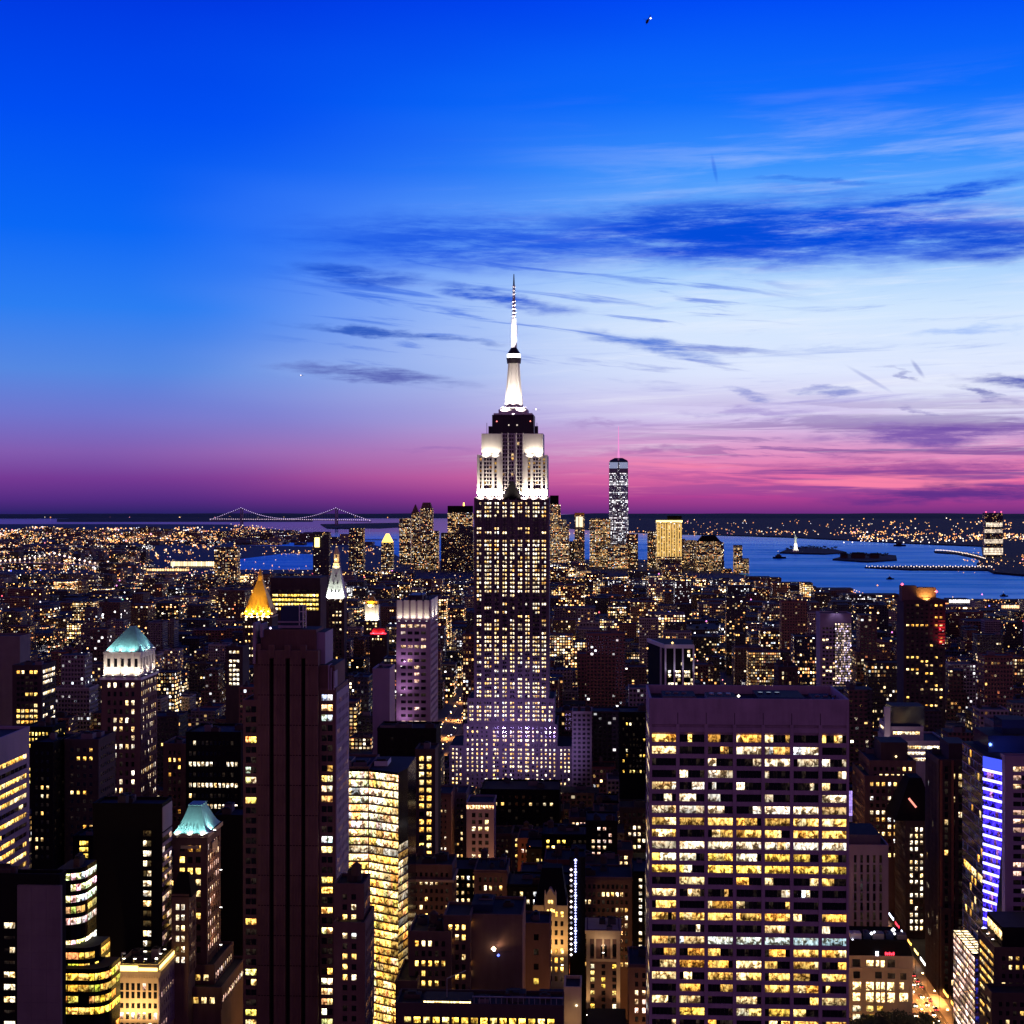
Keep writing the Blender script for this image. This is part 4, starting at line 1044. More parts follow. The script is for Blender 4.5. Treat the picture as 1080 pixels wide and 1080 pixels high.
def clock_tower():
    Y = 2230.0
    t = hero('stone_tower', 'dark slender tower with white-lit steep pyramid top and gold lantern', 'tower', 344, 363, 631, Y, 26, 'dark_brick', yb=735, front=dict(style='flat', pu=5, pv=5, lit=.1, st=2), side=False, seed=37, n_clutter=0, ind=0, parap=False)
    MARKS.append(('the white-lit pyramid tower', 354, 650))
    X0, X1, Y0, Y1, zt = t.B[0]; Z = lambda py: PZ(354, py, Y); cx, cyy = (X0 + X1) / 2, (Y0 + Y1) / 2; r = (X1 - X0) / 2
    b = MB(); A = [(X0, Y0, zt), (X1, Y0, zt), (X1, Y1, zt), (X0, Y1, zt)]
    Bq = [(cx - r * .34, cyy - 4, Z(597)), (cx + r * .34, cyy - 4, Z(597)), (cx + r * .34, cyy + 4, Z(597)), (cx - r * .34, cyy + 4, Z(597))]
    b.loft(A, Bq, 0, 0)
    for p, q_ in zip(A, Bq): b.tube(p, q_, .7, 4)
    for k, (u, v) in enumerate(((-.4, .2), (0, .2), (.4, .2), (-.2, .45), (.2, .45), (0, .68))):      # dormers
        x = cx + u * r; z = zt + (Z(597) - zt) * v; yy = Y0 + (cyy - 4 - Y0) * v; b.box(x - .9, x + .9, yy - .6, yy + 2, z - 1, z + 2.4, 1)
    t.part(b, 'pyramid_roof', ['white_stone', 'dark_metal'])
    l = MB(); l.cyl(cx, cyy, r * .46, r * .46, Z(597), Z(594), 8); l.cyl(cx, cyy, r * .36, r * .34, Z(594), Z(585), 8); l.cyl(cx, cyy, r * .42, .2, Z(585), Z(575), 8); t.part(l, 'lantern', ['cream_stone'])
    o = MB(); o.octa((cx, cyy, Z(577)), 1.6, (4, 2.6, .9, 1)); o.octa((cx, cyy - r * .5, Z(590)), 1.5, (4, 2.6, .9, 1)); t.part(o, 'lantern_light', ['lamps'])
    for k in (.1, .5, .9): spot(t, (X0 + (X1 - X0) * k, Y0 - 4, zt - 2), (cx, cyy, Z(615)), 60000, (.86, 1, .82), 100, .8)
    spot(t, (cx, Y0 - 2, Z(600)), (cx, cyy, Z(588)), 40000, (1, .7, .3), 100, .8)
clock_tower()

def lantern_tower():
    Y = 2750.0
    t = hero('stone_tower', 'small dark tower with blazing white lantern and amber cap', 'tower', 384, 400, 655, Y, 26, 'dark_brick', yb=668, front=dict(style='flat', pu=5, pv=5, lit=.3, st=3), side=False, seed=38, n_clutter=0, ind=0, parap=False)
    MARKS.append(('the white lantern tower', 391, 650))
    X0, X1, Y0, Y1, zt = t.B[0]; Z = lambda py: PZ(391, py, Y); m = 2.0
    b = MB(); b.box(X0 + 2, X1 - 2, Y0 + 2, Y1 - 2, zt, Z(638), 0)
    for k in range(5): x = X0 + 2 + (X1 - X0 - 4) * k / 4; b.box(x - .7, x + .7, Y0 + 1.4, Y0 + 2.2, zt, Z(638), 0)
    t.part(b, 'lantern', ['white_stone'])
    b = MB(); b.box(X0 + 4, X1 - 4, Y0 + 4, Y1 - 4, Z(638.2), Z(634), 0); b.cyl((X0 + X1) / 2, (Y0 + Y1) / 2, 8, 3, Z(634), Z(629.5), 4, 0, math.pi / 4); t.part(b, 'cap', ['gilding'])
    for k in (.2, .5, .8): spot(t, (X0 + (X1 - X0) * k, Y0 - 3, zt), (X0 + (X1 - X0) * k, Y0 + 2, Z(645)), 42000, (1, .8, .5), 140, .8)
    spot(t, (X0 + 10, Y0 - 1, Z(640)), (X0 + 12, Y0 + 5, Z(634)), 60000, (1, .6, .2), 140, .8)
    # low hall with a red lit roof edge
    t = hero('low_hall', 'low dark hall with red lit roof, below the white lantern tower', 'hall', 390, 408, 668, 2300, 24, 'dark_brick', yb=676, front=dict(style='flat', pu=4, pv=4.4, lit=.35, st=2.5), side=False, seed=39, n_clutter=0, ind=0)
    X0, X1, Y0, Y1, zt = t.B[0]; b = MB(); b.loft([(X0, Y0 - .6, zt + .8), (X1, Y0 - .6, zt + .8), (X1, Y1, zt + .8), (X0, Y1, zt + .8)], [(X0 + 5, Y0 + 6, zt + 7), (X1 - 5, Y0 + 6, zt + 7), (X1 - 5, Y1 - 6, zt + 7), (X0 + 5, Y1 - 6, zt + 7)], 0, 0); t.part(b, 'roof', ['red_brick'])
    b = MB(); b.box(X0 + 1, X1 - 1, Y0 - .9, Y0 - .5, zt - 1, zt + .7); t.part(b, 'neon_edge', ['glow_red'])
    for k in (.2, .8): spot(t, (X0 + (X1 - X0) * k, Y0 - 3, zt + 1), (X0 + 12, Y0 + 8, zt + 6), 26000, (1, .03, .05), 130, .8)
lantern_tower()

# ------------------------------------------------------------------ the near blocks at lower left
t = hero('ribbon_tower', 'office tower at the left edge with slanting bands of warm lit windows', 'office tower', -40, 31, 830, 480, 122, 'violet_panel', xw=(-300, PX(31, 602)), yb=1040,
         front=dict(style='ribbon', pu=5, pv=3.75, wh=.5, lit=.6, st=2.4), side=dict(style='ribbon', pu=4.4, pv=3.75, wh=.46, lit=.85, st=2.3, pal='gold', head=8, cluster=.75, fv=.35), seed=41, n_clutter=3, ind=100, mark='the left-edge ribbon tower')
RECTS.append((480, -40, 31, 769, 935)); SHOWN.append((-40, 31, 600, 925))

def shaft_block():
    Y = 500.0
    t = hero('office_block', 'dark office block with blank pale concrete shaft on its face', 'office block', -30, 63, 925, Y, 6, 'black_panel', yb=1085, front=None, seed=42, n_clutter=3, mark='the pale-shaft block')
    X0, X1, Y0, Y1, zt = t.B[0]; Z = lambda py: PZ(40, py, Y)
    b = MB()
    for i in range(3):
        a, c = 19.5 + i * 15.4, 19.5 + (i + 1) * 15.4 - .12
        for k in range(9):
            z1, z0 = Z(933 + k * 17.6), Z(933 + (k + 1) * 17.6 - .12)
            b.box(PX(a, Y), PX(c, Y), Y0 - 1.2, Y0 + .1, z0, z1, 0)
    t.part(b, 'concrete_shaft', ['grey_concrete'])
    wins = []; rng = random.Random(4)
    for k in range(9):
        y = 976.5 + k * 13.0
        for a, c in ((4.5, 10), (10.4, 15.8)):
            on = rng.random() < (.75 if a > 8 else .45); h = .9 if on else .5
            wins.append([([(PX(a, Y), Y0 - .05, Z(y) - h), (PX(c, Y), Y0 - .05, Z(y) - h), (PX(c, Y), Y0 - .05, Z(y) + h), (PX(a, Y), Y0 - .05, Z(y) + h)], pick(rng, 'white', 2.2) if on else dim(rng))])
    add_windows(t, wins, 40)
    # rounded glass building stepping down beside it
    t = Thing('glass_building', 'terraced glass building with rounded corner and yellow lit bands', 'building', PX(85, 545), 560)
    MARKS.append(('the rounded yellow-banded building', 90, 1000))
    w = MB(); wins = []; rng = random.Random(9)
    def tier(px1, ytop, ybot, pal, st, first, yf):
        xa, xb = PX(60, yf), PX(px1 - 13, yf); R = 6.0; D = 15
        pts = [(xa, yf + D), (xa, yf), (xb - R, yf)]
        for k in range(1, 6): a = -math.pi / 2 + math.pi / 2 * k / 5 * .999; pts.append((xb - R + R * math.cos(a), yf + R + R * math.sin(a)))
        pts.append((xb + .3, yf + D))
        zt, zb = PZ(80, ytop, yf), PZ(80, ybot, yf)
        w.prism([(p[0], p[1]) for p in pts], -1, zt, 0, 1)
        z = zt - 1.6; fl = 0
        while z > zb + 2:
            on = rng.random() < .7 or first and fl < 3; c0 = pick(rng, pal if not (first and fl < 3) else 'white', st)
            if first and fl < 3: c0 = (2.6, 2.4, 2.1, 1)
            for i in range(1, len(pts) - 1):
                a, b_ = Vector((*pts[i], 0)), Vector((*pts[i + 1], 0)); n = (b_ - a).normalized(); nn = Vector((n.y, -n.x, 0)); L = (b_ - a).length; m = max(1, int(L / 3.4))
                for k in range(m):
                    u0, u1 = a + n * (L * k / m + .12) + nn * .05, a + n * (L * (k + 1) / m - .12) + nn * .05
                    c = tuple(v * rng.uniform(.5, 1.15) for v in c0[:3]) + (1,) if on and rng.random() < .85 else DARK
                    wins.append([([(u0.x, u0.y, z - 2.3), (u1.x, u1.y, z - 2.3), (u1.x, u1.y, z), (u0.x, u0.y, z)], c)])
            z -= 3.9; fl += 1
    tier(99.5, 917, 1000, 'yellow', 2.3, True, 545); tier(114, 1000, 1030, 'yellow', 2.2, False, 541); tier(125, 1022, 1095, 'yellow', 2.4, False, 537)
    t.part(w, 'wall', ['black_glass', 'tar_roof']); add_windows(t, wins, 100)
    clutter(t, PX(70, 550), PX(90, 550), 547, 559, PZ(80, 917, 545), rng, 3)
    SOLID.append((PX(60, 545), PX(116, 540), 537, 562)); SHOWN.append((60, 126, 540, 1085)); RECTS.extend([(545, 60, 100, 917, 1200), (537, 60, 125, 1022, 1200)])
shaft_block()

def black_slab():
    Y = 620.0
    t = hero('black_slab', 'sheer black slab tower with one column of lit windows', 'tower', 98, 171, 850, Y, 14, 'black_panel', yb=1005, front=None, seed=43, n_clutter=3, mark='the black slab tower')
    X0, X1, Y0, Y1, zt = t.B[0]; Z = lambda py: PZ(150, py, Y); rng = random.Random(2); wins = []
    for k in range(13):
        y = 879 + k * 10.55
        for a, c in ((151.3, 155), (155.4, 159.4)):
            on = rng.random() < .7; wins.append([([(PX(a, Y), Y0 - .05, Z(y) - 1.1), (PX(c, Y), Y0 - .05, Z(y) - 1.1), (PX(c, Y), Y0 - .05, Z(y) + 1.1), (PX(a, Y), Y0 - .05, Z(y) + 1.1)], pick(rng, 'white', 2.4) if on else (.06, .04, .015, 1))])
    b = MB(); pv = 10.55 / FPX * Y
    b.box(X1 - .1, X1 + .3, Y0 + .1, Y1 - .1, Z(877), zt - .4, 0)
    for k in range(26):
        z = Z(879) - k * pv; b.box(X1 - .1, X1 + .3, Y0 + .1, Y1 - .1, z - 1.5, z, 0)
        for j in range(4):
            y0, y1 = Y0 + .4 + j * 3.3, Y0 + 3.5 + j * 3.3
            wins.append([([(X1 + .06, y0, z - pv + .1), (X1 + .06, y1, z - pv + .1), (X1 + .06, y1, z - 1.6), (X1 + .06, y0, z - 1.6)], pick(rng, 'pink', 1.2) if rng.random() < .35 else dim(rng))])
    t.part(b, 'flank_band', ['violet_panel']); add_windows(t, wins, 100)
black_slab()

def cornice_block():
    Y = 600.0
    t = hero('stone_block', 'cream stone block with yellow floodlit cornice and roof', 'building', 124, 167, 1020, Y, 40, 'cream_stone', yb=1085, front=None, seed=44, n_clutter=5, mark='the yellow-corniced block')
    X0, X1, Y0, Y1, zt = t.B[0]; Z = lambda py: PZ(146, py, Y); rng = random.Random(12); wins = []
    b = MB(); b.box(X0 - 1.2, X1 + 1.2, Y0 - 1.2, Y1, Z(1027), Z(1024), 0); b.box(X0 - .7, X1 + .7, Y0 - .7, Y1, Z(1030), Z(1027), 0)
    for k in range(16): x = X0 + (X1 - X0) * (k + .5) / 16; b.box(x - .22, x + .22, Y0 - 1.0, Y0, Z(1031), Z(1027.2), 0)
    t.part(b, 'cornice', ['cream_stone'])
    for row, (y0, y1, lit) in enumerate(((1037, 1044.5, .05), (1046, 1053, .08), (1058, 1063.5, .05), (1068, 1075, .35), (1079, 1085, .3))):
        for k in range(7):
            xc = PX(128.5 + k * 5.9, Y); c = pick(rng, 'pink', 2) if rng.random() < lit else DARK
            wins.append([([(xc - .62, Y0 - .04, Z(y1)), (xc + .62, Y0 - .04, Z(y1)), (xc + .62, Y0 - .04, Z(y0)), (xc - .62, Y0 - .04, Z(y0))], c)])
    w = MB(); facade(w, wins, (X1 + .36, Y0 + .1), (0, 1), (1, 0), Y1 - Y0 - .2, Z(1030), Z(1092), pu=3.2, pv=4, ww=.5, wh=.5, lit=.15, st=1.5, pal='pink', rng=rng)
    t.part(w, 'side_wall', ['violet_panel']); add_windows(t, wins, 60)
    for f in (.1, .5, .9): spot(t, (X0 + (X1 - X0) * f, Y0 - 9, Z(1075)), (X0 + (X1 - X0) * f, Y0, Z(1050)), 9500, (1, .62, .25), 130, .9)
    for f in (.1, .37, .63, .9): spot(t, (X0 + (X1 - X0) * f, Y0 + 3, zt + 3.0), (X0 + (X1 - X0) * f, Y0 + .3, zt), 900, (1, .72, .15), 150, .9)
    for f in (.3, .6, .9): spot(t, (X1 - 2.5, Y0 + 20 * f, zt + 2.5), (X1 - .2, Y0 + 20 * f, zt), 700, (1, .7, .12), 150, .9)
    b = MB(); b.box(X0 + .2, X0 + .9 + (X1 - X0) * .45, Y0 - .35, Y0 - .15, Z(1024), Z(1018.6)); b.box(X0 + (X1 - X0) * .52, X1 - .3, Y0 - .35, Y0 - .15, Z(1023.6), Z(1020.6)); b.box(X1 + .14, X1 + .3, Y0 + 1, Y0 + 26, Z(1023), Z(1019.5)); t.part(b, 'light_strip', ['glow_yellow'])
    b = MB(); b.tube((X0 + 1, Y0 + 2, zt), (X0 + 1, Y0 + 2, zt + 4.6), .2, 5); b.tube((X0 + 1, Y0 + 2, zt + 4.6), (X0 + 2.4, Y0 + 2, zt + 4.9), .4, 5); t.part(b, 'vent_pipe', ['steel'])
cornice_block()

# ------------------------------------------------------------------ the bright glass offices right of the striped tower
def bright_offices():
    Y = 700.0; rng = random.Random(14)
    t = Thing('office_building', 'fully lit office building with bent glass front, right of the striped tower', 'office building', PX(390, Y), 715)
    MARKS.append(('the bright bent office building', 390, 880))
    A, Bp, Cp, Dp = (PX(352, Y), Y), (PX(389, Y), Y), (PX(420, 691.5), 691.5), (PX(430, 703), 703)
    zt = PZ(380, 811, Y); pv = 8.75 / FPX * Y
    w = MB(); w.prism([A, Bp, Cp, Dp, (PX(430, 703), 735), (A[0], 735)], -1, zt, 0, 1)
    wins = []
    def side(a, b_, nb, top, bot, lit, st, k0):
        U = Vector((b_[0] - a[0], b_[1] - a[1], 0)); L = U.length; U.normalize(); N = Vector((U.y, -U.x, 0))
        nr = int((top - bot) / pv)
        for r in range(nr):
            z1 = top - 1.2 - r * pv; z0 = z1 - pv * .76
            w.fbox(a, (U.x, U.y), (N.x, N.y), 0, L, -.3, .16, z0 - pv * .2, z0 - .05, 2)
            for i in range(nb):
                c0 = pick(rng, ('warm' if r % 3 else 'white') if r < 10 else 'gold', st); on = rng.random() < (lit if r != 9 else lit * .4)
                pn = []
                for k in range(4):
                    u0, u1 = L * (i + (k + .04) / 4) / nb, L * (i + (k + .96) / 4) / nb
                    pts = [(a[0] + U.x * u + N.x * .04, a[1] + U.y * u + N.y * .04, z) for u, z in ((u0, z0), (u1, z0), (u1, z1), (u0, z1))]
                    c = tuple(v * rng.uniform(.7, 1.15) for v in c0[:3]) + (1,) if on and rng.random() < .97 else tuple(v * .25 for v in c0[:3]) + (1,)
                    pn.append((pts, c))
                wins.append(pn)
    zb = PZ(390, 1085, Y)
    side(A, Bp, 4, zt, zb, .97, 3.0, 0); side(Bp, Cp, 4, zt, zb, .95, 3.0, 1); side(Cp, Dp, 2, PZ(426, 890, 690), zb, .4, 1.8, 2)
    for px in (389, 366.5): w.box(PX(px, Y) - .25, PX(px, Y) + .25, Y - .3, Y + .2, zb, zt, 2)
    parapet(w, A[0], Bp[0], Y + .2, 734, zt, 2)
    t.part(w, 'wall', ['black_glass', 'tar_roof', 'brown_brick']); add_windows(t, wins, 100)
    for (a, b_, h, m) in ((364, 372, 2.4, 'steel'), (374, 388, 1.6, 'grey_concrete'), (396, 410, 2.2, 'white_metal')):
        b = MB(); b.box(PX(a, 712), PX(b_, 712), 708, 720, zt - .1, zt + h, 0, 1); b.box(PX(a, 712) + 1, PX(b_, 712) - 1, 709, 712, zt + h, zt + h + .8, 1); t.part(b, 'roof_unit', [m, 'tar_roof'])
    SOLID.append((PX(352, 690), PX(431, 700), 686, 736)); SHOWN.append((352, 438, 690, 1060)); RECTS.append((690, 352, 438, 805, 1200))
bright_offices()

# ------------------------------------------------------------------ right side
def frame_tower():
    t = Thing('frame_tower', 'dark tower behind the broad office slab, with pale exposed vertical frames', 'tower', PX(705, 1260), 1275)
    MARKS.append(('the white-framed dark tower', 707, 700)); Y = 1250.0; rng = random.Random(17)
    A, Bp, Cp = (PX(683.5, 1305), 1305), (PX(701, Y), Y), (PX(731.5, Y), Y); zt = PZ(715, 680.5, Y)
    w = MB(); w.prism([A, Bp, Cp, (Cp[0] + 1, 1306)], -1, zt, 0, 1); t.part(w, 'wall', ['black_panel', 'tar_roof'])
    f = MB(); z0 = PZ(715, 735, Y); L = Cp[0] - Bp[0]
    for k, q_ in enumerate((0, .31, .6, .97)): f.fbox(Bp, (1, 0), (0, -1), L * q_, L * q_ + 1.3, -.1, 1.0, z0, zt, 0)
    f.fbox(Bp, (1, 0), (0, -1), 0, L + .3, -.1, 1.04, zt - 2.4, zt + .6, 0)
    U = Vector((Bp[0] - A[0], Bp[1] - A[1], 0)); LL = U.length; U.normalize(); N = (U.y, -U.x); N = N if N[0] < 0 else (-N[0], -N[1])
    f.fbox(A, (U.x, U.y), N, 0, LL, -.1, 1.0, zt - 2.4, zt + .6, 0); f.fbox(A, (U.x, U.y), N, LL * .8, LL * .84, -.1, 1.0, z0, zt, 0)
    t.part(f, 'frame', ['white_metal'])
    wins = []
    for r in range(13):
        for k in range(9):
            if rng.random() < (.12 if r < 5 else .5):
                x0 = Bp[0] + L * (k + .1) / 9; x1 = Bp[0] + L * (k + .9) / 9; z = zt - 5 - r * 3.2
                wins.append([([(x0, Y - .06, z - 1.1), (x1, Y - .06, z - 1.1), (x1, Y - .06, z + 1.1), (x0, Y - .06, z + 1.1)], pick(rng, 'white', 2.4))])
    add_windows(t, wins, 60)
    b = MB(); b.octa((Bp[0] + 6, Y - 2, zt + 2), 1.0, (3, 2, .6, 1)); t.part(b, 'roof_lamp', ['lamps'])
    for q_ in (.2, .8): spot(t, (Bp[0] + L * q_, Y - 7, zt - 22), (Bp[0] + L * q_, Y, zt - 10), 1500, (.78, .7, 1), 130, .9)  # added floodlights that brighten the pale frames
    SOLID.append((A[0], Cp[0] + 2, Y, 1307)); SHOWN.append((683, 732, Y, 722)); RECTS.append((Y, 684, 732, 676, 1200))
frame_tower()

def silver_tower():
    Y = 1600.0
    t = hero('office_tower', 'sparkling silver-lit office tower with blank grey top band', 'office tower', 865, 898, 648, Y, 30, 'violet_panel', yb=722, front=dict(style='flat', pu=3.4, pv=3.9, ww=.7, wh=.5, lit=.3, st=2.6, pal='warm', head=12), side=False, seed=51, n_clutter=1, ind=50, mark='the silver-lit tower')
    X0, X1, Y0, Y1, zt = t.B[0]; rng = random.Random(6); wins = []
    xs = PX(880.5, Y)
    b = MB(); b.box(xs, X1 - .1, Y0 - 1.0, Y0 + .1, PZ(890, 722, Y), zt - 8.5, 0); t.part(b, 'curtain_wall', ['black_glass'])
    for r in range(26):
        for k in range(11):
            x0 = xs + (X1 - xs - .4) * (k + .12) / 11 + .1; x1 = xs + (X1 - xs - .4) * (k + .88) / 11 + .1; z = zt - 9.8 - r * 2.35
            c = pick(rng, 'violet', rng.choice((.12, .3, .6, .9, 2.4)))
            wins.append([([(x0, Y0 - 1.06, z - .85), (x1, Y0 - 1.06, z - .85), (x1, Y0 - 1.06, z + .85), (x0, Y0 - 1.06, z + .85)], c)])
    add_windows(t, wins, 40)
    spot(t, ((X0 + X1) / 2, Y0 - 8, zt + 3), ((X0 + X1) / 2, Y0, zt - 5), 2600, (.7, .6, 1), 110, .9)  # added floodlight that brightens the blank top band
silver_tower()

def amber_tower():
    Y = 1400.0
    t = hero('apartment_tower', 'tall dark apartment tower with amber glowing crown', 'tower', 953, 997, 634, Y, 34, 'dark_brick', yb=745, front=dict(pu=4.1, pv=3.5, ww=.55, wh=.5, lit=.3, st=2.6, cluster=.45, pal='gold', fv=.4), side=False, seed=52, n_clutter=0, ind=100, mark='the amber-crowned tower')
    X0, X1, Y0, Y1, zt = t.B[0]; Z = lambda py: PZ(975, py, Y)
    b = MB(); b.box(PX(951.5, Y), PX(967, Y), Y0 + 1, Y0 + 14, zt, Z(618), 0, 1); b.box(PX(967.5, Y), PX(988, Y), Y0 + 3, Y0 + 16, zt, Z(620), 0, 1); b.box(PX(951.5, Y), PX(990, Y), Y0 + 1.02, Y0 + 1.5, Z(634), Z(631), 0)
    t.part(b, 'crown', ['brown_brick', 'tar_roof'])
    spot(t, (PX(977, Y), Y0 - 2.5, zt + 1.5), (PX(977, Y), Y0 + 3, zt + 7), 24000, (1, .55, .12), 130, .8)
    b = MB(); b.octa((PX(952, Y), Y0 + 2, Z(616.5)), 1.3, (5, .4, .6, 1)); b.octa((PX(988, Y), Y0 + 2, Z(624)), 1.3, (5, .4, .6, 1)); t.part(b, 'beacon', ['lamps'])
    b = MB()
    for k in range(9): b.box(PX(989.5, Y), PX(996.5, Y), Y0 - .5, Y0 - .1, Z(654 + k * 3.4 + 1.6), Z(654 + k * 3.4), 0)
    t.part(b, 'balcony', ['red_brick'])
    for y in (658, 672): spot(t, (PX(993, Y), Y0 - 6, Z(y + 6)), (PX(993, Y), Y0, Z(y)), 5000, (1, .05, .08), 120, .9)
amber_tower()

t = hero('office_building', 'flood-lit ribbon office building with white flank and dark blue plant box', 'office building', 938, 974, 768, 1100, 40, 'pale_stone', yb=800, tiers=[(938, 998, 783, 1096, 44)],
         front=dict(style='ribbon', pu=4, pv=4.1, wh=.5, lit=.8, st=2.6, pal='white', head=1.4), seed=53, n_clutter=0, ind=60, mark='the blue-boxed ribbon building')
b = MB(); b.box(PX(940, 1108), PX(975, 1108), 1108, 1130, t.B[0][4] - .2, PZ(955, 745, 1108), 0, 1); t.part(b, 'plant_box', ['blue_glass', 'tar_roof'])
b = MB(); X0 = PX(933, 1098); b.box(X0, PX(939, 1098), 1098, 1101, 60, PZ(936, 746, 1098), 0); t.part(b, 'flank_pier', ['white_stone'])
spot(t, (PX(931, 1090), 1086, 80), (PX(937, 1098), 1099, 96), 9000, (1, .7, .8), 120, .9)

t = hero('deco_tower', 'brown stepped deco tower with blank block penthouse', 'tower', 917, 966, 804, 1000, 40, 'brown_brick', yb=900, tiers=[(912, 958, 820, 992, 48)],
         front=dict(pu=3.6, pv=4.4, ww=.5, wh=.52, lit=.42, st=2.8), seed=54, n_clutter=1, ind=100, mark='the brown deco tower')
b = MB(); b.box(PX(929, 1006), PX(957.5, 1006), 1006, 1030, t.B[0][4] - .2, PZ(943, 783, 1006), 0, 1); t.part(b, 'penthouse', ['dark_brick', 'tar_roof'])
b = MB(); b.octa((PX(945, 1005.5), 1005.4, PZ(945, 798, 1005)), .8, (3, 2.2, 1, 1)); t.part(b, 'wall_lamp', ['lamps'])

def grid_block():
    t = hero('office_block', 'block with tight grid of lit windows under a dark hipped roof', 'office block', 955, 989, 868, 950, 34, 'dark_brick', yb=975, front=dict(pu=2.97, pv=3.9, ww=.52, wh=.6, lit=.85, st=2.8, pal='white', cluster=.1, fv=.3), side=dict(lit=.35, st=2), seed=55, n_clutter=0, ind=100, mark='the lit-grid block')
    X0, X1, Y0, Y1, zt = t.B[0]; p = MB(); m = (X0 + X1) / 2
    p.loft([(X0 - 6, Y0 + .5, zt + 1), (X1 + .5, Y0 + .5, zt + 1), (X1 + .5, Y1, zt + 1), (X0 - 6, Y1, zt + 1)], [(m - 5, Y0 + 10, zt + 25), (m + 2, Y0 + 10, zt + 25), (m + 2, Y1 - 8, zt + 25), (m - 5, Y1 - 8, zt + 25)], 0, 0)
    t.part(p, 'hipped_roof', ['black_panel'])
    b = MB(); b.tube((X0 + 2.5, Y0 + 3, zt + 14), (X0 + 6.5, Y0 + 1, zt + 9), .6, 5); t.part(b, 'neon_bar', [pmat('dull_pink', (.2, .1, .1), em=(1, .3, .22), es=1.6)])
grid_block()

t = hero('stone_block', 'pale ribbed stone block right of the broad office slab', 'building', 894, 937, 893, 840, 42, 'violet_panel', yb=992, front=dict(style='piers', pu=3.3, pv=5.0, ww=.42, wh=.8, lit=.02, st=1.4, head=4, cluster=0), side=dict(style='piers', lit=.12), seed=56, n_clutter=2, ind=60, mark='the pale ribbed block')
b = MB(); X0, X1, Y0, Y1, zt = t.B[0]; b.box(X0 + 2, X1 - 3, Y0 + 6, Y1 - 6, zt - .1, zt + 5, 0, 1); t.part(b, 'penthouse', ['grey_concrete', 'tar_roof'])

def screen_building():
    t = hero('theatre_block', 'dark low block carrying a tall glowing violet screen', 'building', 890, 910, 832, 1150, 20, 'black_panel', yb=880, front=None, seed=57, n_clutter=0)
    X0, X1, Y0, Y1, zt = t.B[0]; Y = 1149.0; b = MB(); rng = random.Random(3)
    b.box(PX(894.6, Y), PX(907.3, Y), Y - .6, Y + .5, PZ(900, 867.5, Y), PZ(900, 833.5, Y), 0); o = t.part(b, 'screen_case', ['dark_metal'])
    b = MB()
    for i in range(5):
        for j in range(10):
            x0, x1 = PX(895 + i * 2.4, Y), PX(897.2 + i * 2.4, Y); z1, z0 = PZ(900, 834 + j * 3.3, Y), PZ(900, 837.1 + j * 3.3, Y); k = rng.uniform(.6, 1.5)
            if i < 2 and j > 7: k = .05
            b.face([(x0, Y - .65, z0), (x1, Y - .65, z0), (x1, Y - .65, z1), (x0, Y - .65, z1)], 0, (.5 * k, .34 * k, 1.05 * k, 1))
    t.part(b, 'screen', ['lamps'], o)
screen_building()

